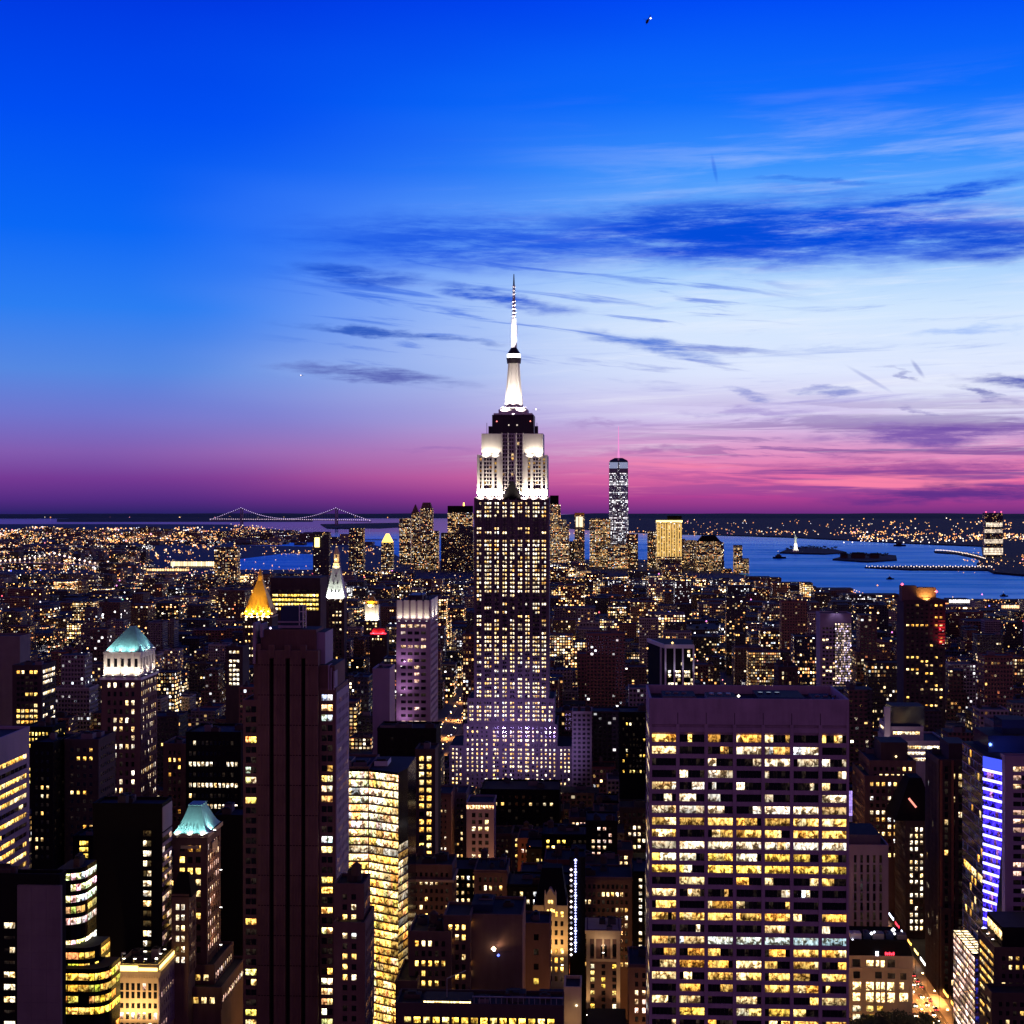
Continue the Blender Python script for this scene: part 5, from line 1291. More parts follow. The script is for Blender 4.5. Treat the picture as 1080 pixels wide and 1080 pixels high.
def corner_hall():
    Y = 790.0
    t = hero('stone_hall', 'ornate stone hall with big bright windows and cluttered mansard roof by the avenue', 'building', 893, 962.5, 1008, Y, 30, 'cream_stone', yb=1085, front=None, seed=58, n_clutter=0, parap=False, mark='the bright-windowed stone hall')
    X0, X1, Y0, Y1, zt = t.B[0]; Z = lambda py: PZ(928, py, Y); rng = random.Random(20); wins = []
    b = MB(); b.box(X0 - .7, X1 + .7, Y0 - .7, Y1 + .7, Z(1022.5), Z(1020.5), 0); b.box(X0 - .5, X1 + .5, Y0 - .5, Y1 + .5, Z(1010), Z(1008), 0)
    for a in (897, 909, 922, 935, 948, 960): b.box(PX(a, Y) - .35, PX(a, Y) + .35, Y0 - .35, Y0 + .1, Z(1090), Z(1010), 0)
    t.part(b, 'cornice', ['cream_stone'])
    big = [(899.5, 908, 1036, 1044), (913.5, 921.5, 1036, 1044.5), (924, 928, 1036, 1044), (929.5, 933, 1036, 1044), (935, 943, 1036, 1044.5), (948.5, 953, 1036, 1043),
           (899.5, 907, 1047.5, 1056), (913.5, 921.5, 1047, 1057), (924, 928, 1047, 1057), (929.5, 933, 1047, 1057), (935, 943.5, 1047, 1057), (948, 957.5, 1047, 1056), (899.5, 907.5, 1061, 1067), (914, 921, 1061, 1067), (925, 931, 1061, 1066), (899.5, 907, 1070, 1076), (914, 921, 1070, 1075),
           (914, 921, 1013, 1019), (924, 927, 1013, 1019), (929, 933, 1013, 1020)]
    for a, c, y0, y1 in big: wins.append([([(PX(a, Y), Y0 - .05, Z(y1)), (PX(c, Y), Y0 - .05, Z(y1)), (PX(c, Y), Y0 - .05, Z(y0)), (PX(a, Y), Y0 - .05, Z(y0))], pick(rng, 'yellow', 1.0) if y0 > 1058 else (2.9, 2.1, .95, 1))])
    for a, c, y0, y1 in ((899, 907, 1012, 1020), (936, 944, 1012, 1020), (900, 907, 1025, 1032), (923, 930, 1025, 1032), (936, 944, 1026, 1032), (949.5, 956, 1026, 1033)): wins.append([([(PX(a, Y), Y0 - .05, Z(y1)), (PX(c, Y), Y0 - .05, Z(y1)), (PX(c, Y), Y0 - .05, Z(y0)), (PX(a, Y), Y0 - .05, Z(y0))], dim(rng))])
    add_windows(t, wins, 40)
    spot(t, (PX(915, Y), Y0 - 10, Z(1085)), (PX(920, Y), Y0, Z(1050)), 5000, (1, .6, .25), 130, .9); spot(t, (PX(950, Y), Y0 - 10, Z(1085)), (PX(950, Y), Y0, Z(1050)), 5000, (1, .6, .25), 130, .9)
    m = MB(); A = [(X0, Y0, zt), (X1, Y0, zt), (X1, Y1, zt), (X0, Y1, zt)]; m.loft(A, [(X0 + 2, Y0 + 2, Z(993)), (X1 - 2, Y0 + 2, Z(993)), (X1 - 2, Y1 - 2, Z(993)), (X0 + 2, Y1 - 2, Z(993))], 0, 0); t.part(m, 'mansard_roof', ['black_panel'])
    zr = Z(993)
    for a, c, h, mt in ((898, 910, 2.6, 'white_metal'), (912, 920, 3.2, 'blue_glass'), (922, 934, 2.6, 'steel'), (936, 944, 2.8, 'blue_glass'), (948, 958, 2.2, 'grey_concrete')):
        b = MB(); b.box(PX(a, Y), PX(c, Y), Y0 + 4, Y0 + 10, zr - .1, zr + h, 0); b.cyl(PX((a + c) / 2, Y), Y0 + 7, 1, 1, zr + h, zr + h + .7, 10); t.part(b, 'roof_unit', [mt])
    b = MB()
    for a, y, k in ((920, 986, .9), (923, 984.5, .7), (943, 982, 1.2), (944.5, 986, .7), (900, 993, .6), (905, 996, .5)): b.octa((PX(a, Y), Y0 + 2.4, Z(y)), k, (2.6, 2.7, 3, 1))
    t.part(b, 'roof_lamp', ['lamps'])
    b = MB()                                            # red lettering on the mansard, too small to read
    for k, (w_, s_) in enumerate(((1.6, 1), (1.4, .8), (1.6, 1), (1.2, .7), (1.6, 1))): x = PX(933.5, Y) + k * .95; b.box(x, x + .6, Y0 - .2, Y0, Z(1007.2), Z(1007.2) + 1.5 * s_, 0); b.box(x, x + .8, Y0 - .2, Y0, Z(1007.2) + .5, Z(1007.2) + .8, 0)
    t.part(b, 'sign_lettering', ['glow_red']); b = MB(); b.box(PX(923.5, Y), PX(926.5, Y), Y0 - .2, Y0, Z(1008), Z(1003.5)); t.part(b, 'lit_sign', ['glow_ice'])
corner_hall()

def blue_tower():
    Yn, Yf = 763.0, 806.0; xw = PX(1037, Yn)
    t = Thing('glass_tower', 'dark glass tower with blue neon-striped corner at the right edge', 'office tower', xw + 20, 785)
    MARKS.append(('the blue-striped glass tower', 1045, 850))
    zt = PZ(1037, 796, Yn); X1 = xw + 60; rng = random.Random(23); zb = PZ(1040, 1010, Yn)
    w = MB(); w.prism([(xw, Yf), (xw, Yn), (PX(1063, 748), 748), (X1, 748), (X1, Yf)], -1, zt, 0, 1)
    for k in range(30):
        z = zt - 1 - k * 4.35; w.fbox((xw, Yf), (0, -1), (-1, 0), 0, Yf - Yn, -.1, .14, z - .6, z, 2)
    t.part(w, 'wall', ['blue_glass', 'tar_roof', 'violet_panel'])
    wins = []
    for r in range(30):
        for k in range(13):
            p = .05 if r != 13 else .9
            if r > 22: p = .3
            if rng.random() < p or rng.random() < .3:
                z = zt - 1.7 - r * 4.35; y1 = Yf - .5 - k * 3.2; y0 = y1 - 2.9
                on = rng.random() < p / (p + .3 * (1 - p)); c = pick(rng, 'gold', 2.2) if on else (.01, .012, .05, 1)
                wins.append([([(xw - .05, y1, z - 3.4), (xw - .05, y0, z - 3.4), (xw - .05, y0, z), (xw - .05, y1, z)], c)])
    # corner: blue tubes on every floor, fading inwards as the corner narrows
    b = MB(); c_ = MB(); n = 20
    A, B_ = Vector((xw, Yn, 0)), Vector((PX(1063, 748), 748, 0)); U = (B_ - A).normalized(); Nn = Vector((U.y, -U.x, 0)); LL = (B_ - A).length
    for k in range(n):
        z = zt - 7.5 - k * 4.42; L = LL * (1 - .032 * k)
        c_.fbox((A.x, A.y), (U.x, U.y), (Nn.x, Nn.y), 0, L, .02, .3, z - .1, z + 1.1, 0)
        for j in range(7):
            u0, u1 = L * j / 7 + .08, L * (j + 1) / 7 - .08; q_ = rng.uniform(.25, 1.5); r_ = rng.random() < .12
            p = [(A.x + U.x * u + Nn.x * .08, A.y + U.y * u + Nn.y * .08, zz) for u, zz in ((u0, z - 3.25), (u1, z - 3.25), (u1, z - .3), (u0, z - .3))]
            b.face(p, 0, (.5 * q_, .2 * q_, .7 * q_, 1) if r_ else (.10 * q_, .05 * q_, 2.0 * q_, 1))
    t.part(c_, 'neon_tube', [pmat('neon_ice', (.1, .1, .1), em=(.36, .32, 1), es=4.2)]); t.part(b, 'corner_glass', ['pane'])
    b = MB(); b.fbox((A.x, A.y), (U.x, U.y), (Nn.x, Nn.y), 0, LL, .01, .25, zt - 6.0, zt - .6, 0); t.part(b, 'corner_crown', [pmat('blue_crown', (.02, .02, .3), .2, em=(.06, .1, 1), es=1.2)])
    add_windows(t, wins, 100)
    b = MB(); b.box(xw + 4, xw + 34, 770, 800, zt - .1, zt + 8, 0, 1); b.box(xw + 12, xw + 24, 776, 792, zt + 8, zt + 15, 0, 1); t.part(b, 'roof_plant', ['blue_glass', 'tar_roof'])
    spot(t, (xw + 8, 758, zt + 2), (xw + 18, 772, zt + 4), 3600, (.1, .2, 1), 150, .9)
    SOLID.append((xw, X1, 738, Yf)); SHOWN.append((1004, 1100, 760, 1000)); RECTS.append((760, 1018, 1100, 790, 1200))
    # banded neighbour at the frame's edge
    t = hero('office_building', 'banded office building with peach lit floors behind the blue neon corner', 'office building', 1060, 1130, 800, 739, 7.5, 'violet_panel', yb=970, front=dict(style='ribbon', pu=5, pv=4.0, wh=.55, lit=.45, st=1.3, pal='pink', head=3, fv=1), side=False, seed=61, n_clutter=2, ind=80)
    # pier tower
    t = hero('pier_tower', 'dark maroon tower with bold vertical piers, left of the blue-striped glass tower', 'tower', 990, 1021, 803, 840, 34, 'dark_brick', yb=1050, tiers=[(993, 1003.5, 960, 836, 36)], front=dict(style='piers', pu=3.6, pv=4.0, ww=.5, wh=.7, lit=.07, st=1.8, cluster=0), seed=62, n_clutter=1, ind=60, mark='the maroon pier tower')
    b = MB(); b.box(PX(1000.5, 846), PX(1020.5, 846), 846, 868, t.B[0][4] - .2, PZ(1010, 784, 846), 0, 1); t.part(b, 'penthouse', ['dark_brick', 'tar_roof'])
    for a in (991.5, 1003.5, 1016): b = MB(); b.box(PX(a, 840), PX(a + 2.2, 840), 839.2, 840.2, 10, t.B[0][4] + .6); t.part(b, 'pier', ['red_brick'])
blue_tower()

def podium():
    Yn, Yf = 745.0, 790.0; xw = PX(1028.5, Yn); X1 = PX(1043, Yn)
    t = Thing('glass_podium', 'pink lit glass building with glowing lattice roof beside the avenue', 'building', (xw + X1) / 2, 768); MARKS.append(('the lattice-roofed glass building', 1025, 1010))
    zt = PZ(1035, 1008, Yn); rng = random.Random(25)
    w = MB(); w.box(xw, X1 + .5, Yn, Yf, -1, zt, 0, 1)
    for k in range(13): w.fbox((xw, Yf), (0, -1), (-1, 0), 0, Yf - Yn, -.1, .2, zt - 1.2 - k * 3.3, zt - .3 - k * 3.3, 2); w.box(xw - .1, X1, Yn - .2, Yn + .1, max(zt - 1.4 - k * 4.4, 1), max(zt - .2 - k * 4.4, 2), 2) if k < 10 else None
    t.part(w, 'wall', ['black_glass', 'tar_roof', 'violet_panel'])
    wins = []
    for r in range(13):
        for k in range(10):
            z = zt - 1.3 - r * 3.3; y1 = Yf - .4 - k * 4.4; y0 = y1 - 4.0; wins.append([([(xw - .06, y1, z - 2.1), (xw - .06, y0, z - 2.1), (xw - .06, y0, z), (xw - .06, y1, z)], pick(rng, 'pink', rng.choice((.5, 1.4, 2.8))))])
    for r in range(9):
        z = zt - 1.6 - r * 4.4; c = (.02, .02, .25, 1) if rng.random() < .6 else (.35, .25, .75, 1); wins.append([([(xw + .2, Yn - .06, z - 3), (X1 - 1.2, Yn - .06, z - 3), (X1 - 1.2, Yn - .06, z), (xw + .2, Yn - .06, z)], c)])
    add_windows(t, wins, 100)
    b = MB()
    for r in range(11): b.octa((X1 - .4, Yn - .5, zt - 3 - r * 4.0), .75, (.5, .5, 4, 1))
    t.part(b, 'edge_light', ['lamps'])
    b = MB(); n = 9
    for i in range(2):
        for k in range(n):
            x0, x1 = xw - 1 + (X1 - xw + 1) * i / 2 + .2, xw - 1 + (X1 - xw + 1) * (i + 1) / 2 - .2; y0, y1 = Yn + 1 + (Yf - Yn - 4) * k / n + .3, Yn + 1 + (Yf - Yn - 4) * (k + 1) / n - .3
            e = 2.2 + rng.random(); b.face([(x0, y0, zt + .35), (x1, y0, zt + .35), (x1, y1, zt + .35), (x0, y1, zt + .35)], 0, (e, e * .8, e * .46, 1))
    t.part(b, 'skylight', ['pane'])
    f = MB()
    for k in range(n + 1): y = Yn + 1 + (Yf - Yn - 4) * k / n; f.box(xw - 1.2, X1 + .2, y - .2, y + .2, zt + .02, zt + .7)
    for x in (xw - 1.1, (xw + X1) / 2 - .5, X1): f.box(x - .18, x + .18, Yn + .7, Yf - 3, zt + .02, zt + .74)
    t.part(f, 'lattice', ['dark_metal'])
    SOLID.append((xw - 1, X1 + .5, Yn, Yf)); SHOWN.append((1000, 1048, Yn, 1085)); RECTS.append((Yn, 1004, 1050, 980, 1200))
    # terraced block at the corner of the frame
    t = hero('terraced_block', 'dark terraced block with warm lit ledges at the lower right edge', 'building', 1049, 1120, 1002, 700, 30, 'dark_brick', yb=1085, tiers=[(1046, 1110, 1050, 686, 13)], front=dict(pu=3, pv=3.8, lit=.3, st=2, pal='gold'), side=dict(style='ribbon', lit=.85, st=1.8, pal='gold', pu=3, cluster=.8), seed=64, n_clutter=2, ind=60, mark='the terraced corner block')
    X0, X1, Y0, Y1, zt = t.B[0]
    b = MB(); b.box(X0 + 4, X1, Y0 + 3, Y1, zt - .1, zt + 9, 0, 1); t.part(b, 'upper_storey', ['black_panel', 'tar_roof'])
    wl = []
    for k in range(9): y1 = Y1 - 1 - k * 2.9; wl.append([([(X0 + 3.95, y1, zt + 3), (X0 + 3.95, y1 - 2.5, zt + 3), (X0 + 3.95, y1 - 2.5, zt + 7), (X0 + 3.95, y1, zt + 7)], (2.6, 1.7, .7, 1))])
    add_windows(t, wl, 20)
    for k in range(3): spot(t, (X0 + 1.2, Y1 - 4 - k * 9, zt + 3), (X0 + 3, Y1 - 4 - k * 9, zt), 700, (1, .6, .25), 150, .9)
podium()

# ------------------------------------------------------------------ the middle foreground
def gabled_block():
    Y = 740.0
    t = hero('gabled_block', 'amber lit gothic block with a pointed gable and steep dark roof', 'building', 562, 599, 955, Y, 22, 'cream_stone', yb=1032, front=dict(pu=2.7, pv=4.3, ww=.5, wh=.58, lit=.3, st=2.4, pal='gold', cluster=.6, rec=.4) if False else dict(pu=2.7, pv=4.3, ww=.5, wh=.58, lit=.3, st=2.4, pal='gold', cluster=.6), side=False, seed=71, n_clutter=0, ind=80, parap=False, mark='the amber gabled block')
    X0, X1, Y0, Y1, zt = t.B[0]; Z = lambda py: PZ(580, py, Y)
    b = MB(); A = [(X0 + 1, Y0 + .6, zt), (X1 - .5, Y0 + .6, zt), (X1 - .5, Y1, zt), (X0 + 1, Y1, zt)]; b.loft(A, [(X0 + 4, Y0 + 9, Z(920)), (X1 - 3, Y0 + 9, Z(920)), (X1 - 3, Y1 - 4, Z(920)), (X0 + 4, Y1 - 4, Z(920))], 0, 0); t.part(b, 'steep_roof', ['black_panel'])
    g_ = MB(); a, c = PX(575, Y), PX(586, Y); m = (a + c) / 2
    g_.box(a, c, Y0 - .5, Y0 + 4, Z(970), Z(946), 0); g_.loft([(a, Y0 - .5, Z(946)), (c, Y0 - .5, Z(946)), (c, Y0 + 4, Z(946)), (a, Y0 + 4, Z(946))], [(m - .3, Y0 - .5, Z(937)), (m + .3, Y0 - .5, Z(937)), (m + .3, Y0 + 4, Z(937)), (m - .3, Y0 + 4, Z(937))], 0, 0)
    for x in (a, c): g_.cyl(x, Y0 - .3, .55, .4, Z(960), Z(942), 6); g_.cyl(x, Y0 - .3, .5, .05, Z(942), Z(938), 6)
    t.part(g_, 'gable', ['cream_stone'])
    wl = [[([(PX(p, Y), Y0 - .56, Z(y + 4)), (PX(p + 2.2, Y), Y0 - .56, Z(y + 4)), (PX(p + 2.2, Y), Y0 - .56, Z(y)), (PX(p, Y), Y0 - .56, Z(y))], (2.4, 1.5, .4, 1))] for p, y in ((577, 959), (580.4, 958), (583, 959), (578, 949), (581, 949))]
    add_windows(t, wl, 10)
    for f in (.15, .5, .85): spot(t, (X0 + (X1 - X0) * f, Y0 - 9, Z(1010)), (X0 + (X1 - X0) * f, Y0, Z(975)), 7000, (1, .58, .2), 120, .9)
    # the same block's lit column of bulbs on the neighbour
    t = hero('slim_hotel', 'slim dark hotel with a vertical string of blue-white bulbs', 'building', 601, 617, 906, 775, 18, 'black_panel', yb=1008, front=None, seed=72, n_clutter=1, mark='the hotel with bulb strings')
    b = MB(); b2 = MB(); rng = random.Random(5)
    for k in range(32): b.octa((PX(607, 774.5), 774.4, PZ(607, 907 + k * 3.1, 775)), .55 + .3 * (k % 4 == 0), (1.7, 1.8, 4, 1))
    for k in range(17): b2.octa((PX(602.4, 774.5), 774.4, PZ(602, 917 + k * 5.6, 775)), .75, (2.6, 2.0, 1.8, 1) if rng.random() < .8 else (.2, .2, .2, 1))
    t.part(b, 'bulb_string', ['lamps']); t.part(b2, 'bulb_string', ['lamps'])
gabled_block()

def arched_block():
    Y = 740.0
    t = hero('terracotta_block', 'narrow terracotta block with three tall arched openings below its cornice', 'building', 619, 653.5, 983, Y, 22, 'brown_brick', yb=1062, front=None, seed=73, n_clutter=3, tank=False, mark='the arched terracotta block')
    X0, X1, Y0, Y1, zt = t.B[0]; Z = lambda py: PZ(636, py, Y); rng = random.Random(8); wl = []
    b = MB(); b.box(X0 - .9, X1 + .9, Y0 - 1.0, Y1, Z(984.5), Z(981), 0); b.box(X0 - .4, X1 + .4, Y0 - .5, Y0 + .1, Z(990), Z(984.6), 0)
    for k in range(5): x = X0 + (X1 - X0) * k / 4; w_ = .85 if k in (0, 4) else .45; b.box(x - w_ + (.6 if k == 0 else -.6 if k == 4 else 0), x + w_ + (.6 if k == 0 else -.6 if k == 4 else 0), Y0 - .45, Y0 + .1, Z(1064) if k in (0, 4) else Z(1012), Z(990), 0)
    b.box(X0, X1, Y0 - .4, Y0 + .1, Z(1014), Z(1011), 0)
    t.part(b, 'cornice', ['cream_stone'])
    for k in range(4 - 1):
        a, c = X0 + (X1 - X0) * (k + .26) / 3.0, X0 + (X1 - X0) * (k + .84) / 3.0; m = (a + c) / 2; pts = [(a, Y0 - .05, Z(1009)), (c, Y0 - .05, Z(1009)), (c, Y0 - .05, Z(999))]
        for j in range(1, 6): an = math.pi * j / 6; pts.append((m + (c - a) / 2 * math.cos(an), Y0 - .05, Z(999) + (c - a) / 2 * math.sin(an)))
        pts.append((a, Y0 - .05, Z(999))); wl.append([(pts, DARK)])
    for r in range(7):
        for k in range(3):
            a, c = X0 + (X1 - X0) * (k + .34) / 3, X0 + (X1 - X0) * (k + .68) / 3; y = 1017 + r * 7; wl.append([([(a, Y0 - .05, Z(y + 4.4)), (c, Y0 - .05, Z(y + 4.4)), (c, Y0 - .05, Z(y)), (a, Y0 - .05, Z(y))], pick(rng, 'yellow', 2) if rng.random() < .4 else DARK)])
    add_windows(t, wl, 40)
    for f in (0.02, .98): spot(t, (X0 + (X1 - X0) * f, Y0 - 7, Z(1064)), (X0 + (X1 - X0) * f, Y0, Z(1020)), 5200, (1, .62, .3), 100, .9)
    spot(t, ((X0 + X1) / 2, Y0 - 5, Z(1000)), ((X0 + X1) / 2, Y0, Z(987)), 1500, (1, .75, .5), 130, .9)
arched_block()

hero('brick_block', 'brick block with paired amber windows in the lower middle', 'building', 431, 476, 985, 650, 26, 'brown_brick', yb=1062, tiers=[(417, 440, 1037, 640, 30), (468, 496, 968, 654, 22)],
     front=dict(pu=2.75, pv=4.1, ww=.52, wh=.55, lit=.5, st=2.8, pal='gold', cluster=.65), seed=74, n_clutter=3, tank=True, ind=80, mark='the amber-paired brick block')
t = hero('brown_warehouse', 'plain brown block with a blue roof box and glaring wall floodlight', 'building', 496, 551, 967, 660, 30, 'brown_brick', yb=1052, front=None, seed=75, n_clutter=2, mark='the glaring floodlight block')
X0, X1, Y0, Y1, zt = t.B[0]
b = MB(); b.box(PX(497, 668), PX(520, 668), 668, 686, zt - .1, zt + 3, 0, 1); t.part(b, 'roof_box', ['blue_glass', 'tar_roof'])
spot(t, (PX(521.5, 660), 658.6, PZ(522, 1000, 660)), (PX(540, 660), 659.6, PZ(540, 986, 660)), 2600, (1, .62, .36), 70, .9)
b = MB(); b.octa((PX(521, 660), 657.6, PZ(521, 999, 660)), 1.1, (8, 5.5, 3.4, 1)); t.part(b, 'lamp', ['lamps'])
b = MB(); b.octa((PX(526, 660), 657.8, PZ(526, 1006, 660)), .7, (.3, .5, 3, 1)); t.part(b, 'lamp', ['lamps'])
hero('brick_block', 'dark brick block with four bright yellow windows, before the gabled block', 'building', 551, 580, 976, 690, 20, 'brown_brick', yb=1040, front=dict(pu=5.2, pv=6.4, ww=.42, wh=.42, lit=.5, st=3, pal='yellow', cluster=0), seed=76, n_clutter=2, ind=30)
t = hero('long_low_block', 'long low block with bright roof-level windows along the bottom edge', 'building', 417, 594, 1062, 560, 16, 'dark_brick', yb=1085, front=dict(pu=3.4, pv=3.6, ww=.7, wh=.6, lit=.7, st=3.2, pal='yellow', head=3.2), side=False, seed=77, n_clutter=5, ind=80, mark='the long low block')
X0, X1, Y0, Y1, zt = t.B[0]
b = MB(); b.box(PX(446, 562), PX(497, 562), 562, 572, zt - .1, PZ(470, 1055, 562), 0, 1); o = t.part(b, 'rooftop_pavilion', ['dark_metal', 'tar_roof'])
wl = []; rng = random.Random(7)
for k in range(16): a, c = PX(446.6 + k * 3.14, 562), PX(449.3 + k * 3.14, 562); wl.append([([(a, 561.94, PZ(470, 1064, 562)), (c, 561.94, PZ(470, 1064, 562)), (c, 561.94, PZ(470, 1056, 562)), (a, 561.94, PZ(470, 1056, 562))], (2.8, 2.1, .9, 1) if rng.random() < .85 else DARK)])
add_windows(t, wl, 30)
b = MB()
for k in range(16): x = PX(500 + k * 5.8, 561); b.box(x - .12, x + .12, 560.6, 560.9, zt, PZ(520, 1052, 560)); 
b.box(PX(498, 561), X1, 560.6, 560.9, PZ(520, 1052.8, 560), PZ(520, 1051.6, 560)); b.tube((PX(470, 561), 566, zt), (PX(470, 561), 566, zt + 8), .2, 4); b.tube((PX(470, 561), 566, zt + 8), (PX(490, 561), 566, zt + 11), .2, 4)
t.part(b, 'roof_railing', ['steel'])
t = hero('stair_tower', 'tan blank stair tower with one wall lamp at the bottom edge', 'building', 595, 613, 1044, 575, 14, 'cream_stone', yb=1085, front=None, seed=78, n_clutter=0)
b = MB(); b.octa((PX(608, 574.6), 574.4, PZ(608, 1060, 575)), .5, (3, 2.5, 1.5, 1)); t.part(b, 'wall_lamp', ['lamps'])
spot(t, (PX(604, 570), 567, PZ(604, 1085, 570)), (PX(604, 575), 575, PZ(604, 1062, 575)), 1100, (1, .62, .28), 120, .9)
t = hero('ornate_block', 'ornate brown block with bright attic windows above its cornice', 'building', 433, 477, 914, 790, 24, 'brown_brick', yb=972, front=dict(pu=2.6, pv=4.1, ww=.5, wh=.5, lit=.32, st=2.6, pal='warm'), seed=79, n_clutter=3, tank=True, ind=80, mark='the ornate brown block')
X0, X1, Y0, Y1, zt = t.B[0]; b = MB(); b.box(X0 - .9, X1 + .9, Y0 - .9, Y1, PZ(455, 930, 790), PZ(455, 927.5, 790)); t.part(b, 'cornice', ['cream_stone'])
t = hero('ribbed_block', 'violet ribbed block with a bright peach line of windows along its top', 'building', 492, 521, 848, 1010, 26, 'violet_panel', yb=905, front=dict(style='piers', pu=4.2, pv=4.4, ww=.55, wh=.6, lit=.12, st=2.4, head=5), side=False, seed=80, n_clutter=0, ind=50, mark='the violet ribbed block')
X0, X1, Y0, Y1, zt = t.B[0]; wl = []
for k in range(10): a, c = X0 + (X1 - X0) * (k + .1) / 10, X0 + (X1 - X0) * (k + .85) / 10; wl.append([([(a, Y0 - .08, zt - 3.2), (c, Y0 - .08, zt - 3.2), (c, Y0 - .08, zt - .8), (a, Y0 - .08, zt - .8)], (3, 1.6, .8, 1))])
add_windows(t, wl, 12)
t = hero('amber_block', 'narrow block with columns of amber windows right of the bright offices', 'building', 438, 459, 792, 818, 20, 'dark_brick', yb=905, front=dict(pu=3.9, pv=4.1, ww=.6, wh=.6, lit=.9, st=2.4, pal='gold', cluster=.2, fv=.2), side=False, seed=81, n_clutter=1, ind=100, mark='the amber window block')
X0, X1, Y0, Y1, zt = t.B[0]; spot(t, (X0 + 9, Y0 - 9, PZ(450, 915, 830)), (X0 + 8, Y0, PZ(450, 880, 830)), 16000, (1, .4, .06), 110, .9)
hero('dark_block', 'windowless black block just below the white-crowned violet tower', 'building', 398, 460, 770, 850, 26, 'black_panel', yb=800, front=dict(style='flat', pu=8, pv=6, ww=.2, wh=.4, lit=.06, st=1.6), side=False, seed=82, n_clutter=4, ind=40)
hero('party_wall', 'blank grey slab building left of the white-crowned violet tower', 'building', 393, 411, 707, 900, 24, 'violet_panel', yb=800, front=None, seed=83, n_clutter=1)
t = hero('dark_block', 'big dark block with a blue roof at the foot of the spired skyscraper', 'building', 507, 590, 834, 1130, 40, 'black_panel', yb=870, front=dict(style='flat', pu=5, pv=5, ww=.4, wh=.4, lit=.1, st=2), side=False, seed=84, n_clutter=4, ind=40)
for px, tx in ((512, 500), (540, 540), (572, 580)): spot(t, (PX(px, 1168), 1168.5, t.B[0][4] + 2.2), (PX(tx, 1288), 1288, PZ(540, 765, 1288)), 190000, (.52, .34, 1), 62, .9)
hero('office_block', 'dark block with rows of dotted white windows left of the striped tower', 'office block', 196, 254, 774, 800, 30, 'black_panel', yb=850, front=dict(style='flat', pu=2.15, pv=5.4, ww=.62, wh=.4, lit=.6, st=2.2, pal='white', cluster=.7, fv=1), side=False, seed=85, n_clutter=3, ind=100, mark='the dotted-row dark block')
hero('dark_block', 'unlit black block between the teal bell-roofed tower and the striped tower', 'building', 226, 256, 862, 700, 20, 'black_panel', yb=1030, front=None, seed=86, n_clutter=2)
hero('apartment_tower', 'narrow dark tower with a column of small lights, near the left edge', 'tower', 33, 56, 785, 720, 24, 'black_panel', yb=905, front=dict(style='flat', pu=2.6, pv=4.0, ww=.45, wh=.4, lit=.2, st=2.0), side=dict(lit=0), seed=87, n_clutter=2, ind=60)
hero('apartment_tower', 'dark tower with violet flank beside the green pyramid tower', 'tower', 68, 104, 782, 730, 26, 'dark_brick', yb=900, front=dict(style='flat', pu=3.0, pv=4.0, ww=.45, wh=.4, lit=.14, st=2.2, pal='gold'), side=dict(lit=0), seed=88, n_clutter=2, ind=60)
hero('low_block', 'small block with four blazing yellow floors, left of the black slab tower', 'building', 77, 100, 884, 660, 18, 'black_panel', yb=912, front=dict(style='flat', pu=4.2, pv=2.65, ww=.86, wh=.66, lit=.96, st=3, pal='yellow', fv=0, head=.8), side=False, seed=89, n_clutter=1, ind=30)
hero('office_block', 'warm lit brown block right of the green pyramid tower', 'office block', 172, 196, 786, 850, 26, 'brown_brick', yb=860, front=dict(pu=2.6, pv=4, ww=.5, wh=.5, lit=.42, st=2.4, pal='gold'), side=False, seed=90, n_clutter=2, ind=60)
t = hero('office_block', 'wide block with gold lit upper floors and dark flat top, right of the gold pyramid', 'office block', 285, 338, 618, 2300, 60, 'dark_brick', yb=640, front=dict(style='flat', pu=4.6, pv=6.6, ww=.8, wh=.5, lit=.9, st=3, pal='yellow', head=4, cluster=.7), side=False, seed=91, n_clutter=2, ind=60, mark='the gold-floored wide block')
X0, X1, Y0, Y1, zt = t.B[0]; b = MB(); b.box(X0 + .5, X1 - .5, Y0 - .4, Y1 - 1, zt - .2, zt + 12, 0, 1); t.part(b, 'plant_storey', ['dark_brick', 'tar_roof'])
hero('office_block', 'lit yellow grid office block above the left edge', 'office block', 13, 44, 703, 1120, 30, 'dark_brick', yb=760, front=dict(style='flat', pu=3.2, pv=4, ww=.72, wh=.55, lit=.7, st=2.4, pal='gold', cluster=.7), side=dict(lit=.5, pal='white'), seed=92, n_clutter=2, ind=80, mark='the yellow grid block')
hero('plain_block', 'blank grey-violet block with deep parapet at the left edge', 'building', -30, 21, 672, 1250, 24, 'grey_concrete', yb=695, front=None, seed=93, n_clutter=1)
hero('office_block', 'bright white-gold lit block left of the striped tower, below the gold pyramid', 'office block', 238, 256, 683, 1350, 26, 'dark_brick', yb=720, front=dict(style='flat', pu=3.2, pv=3.9, ww=.65, wh=.55, lit=.75, st=2.6, pal='white'), side=False, seed=94, n_clutter=1, ind=60)
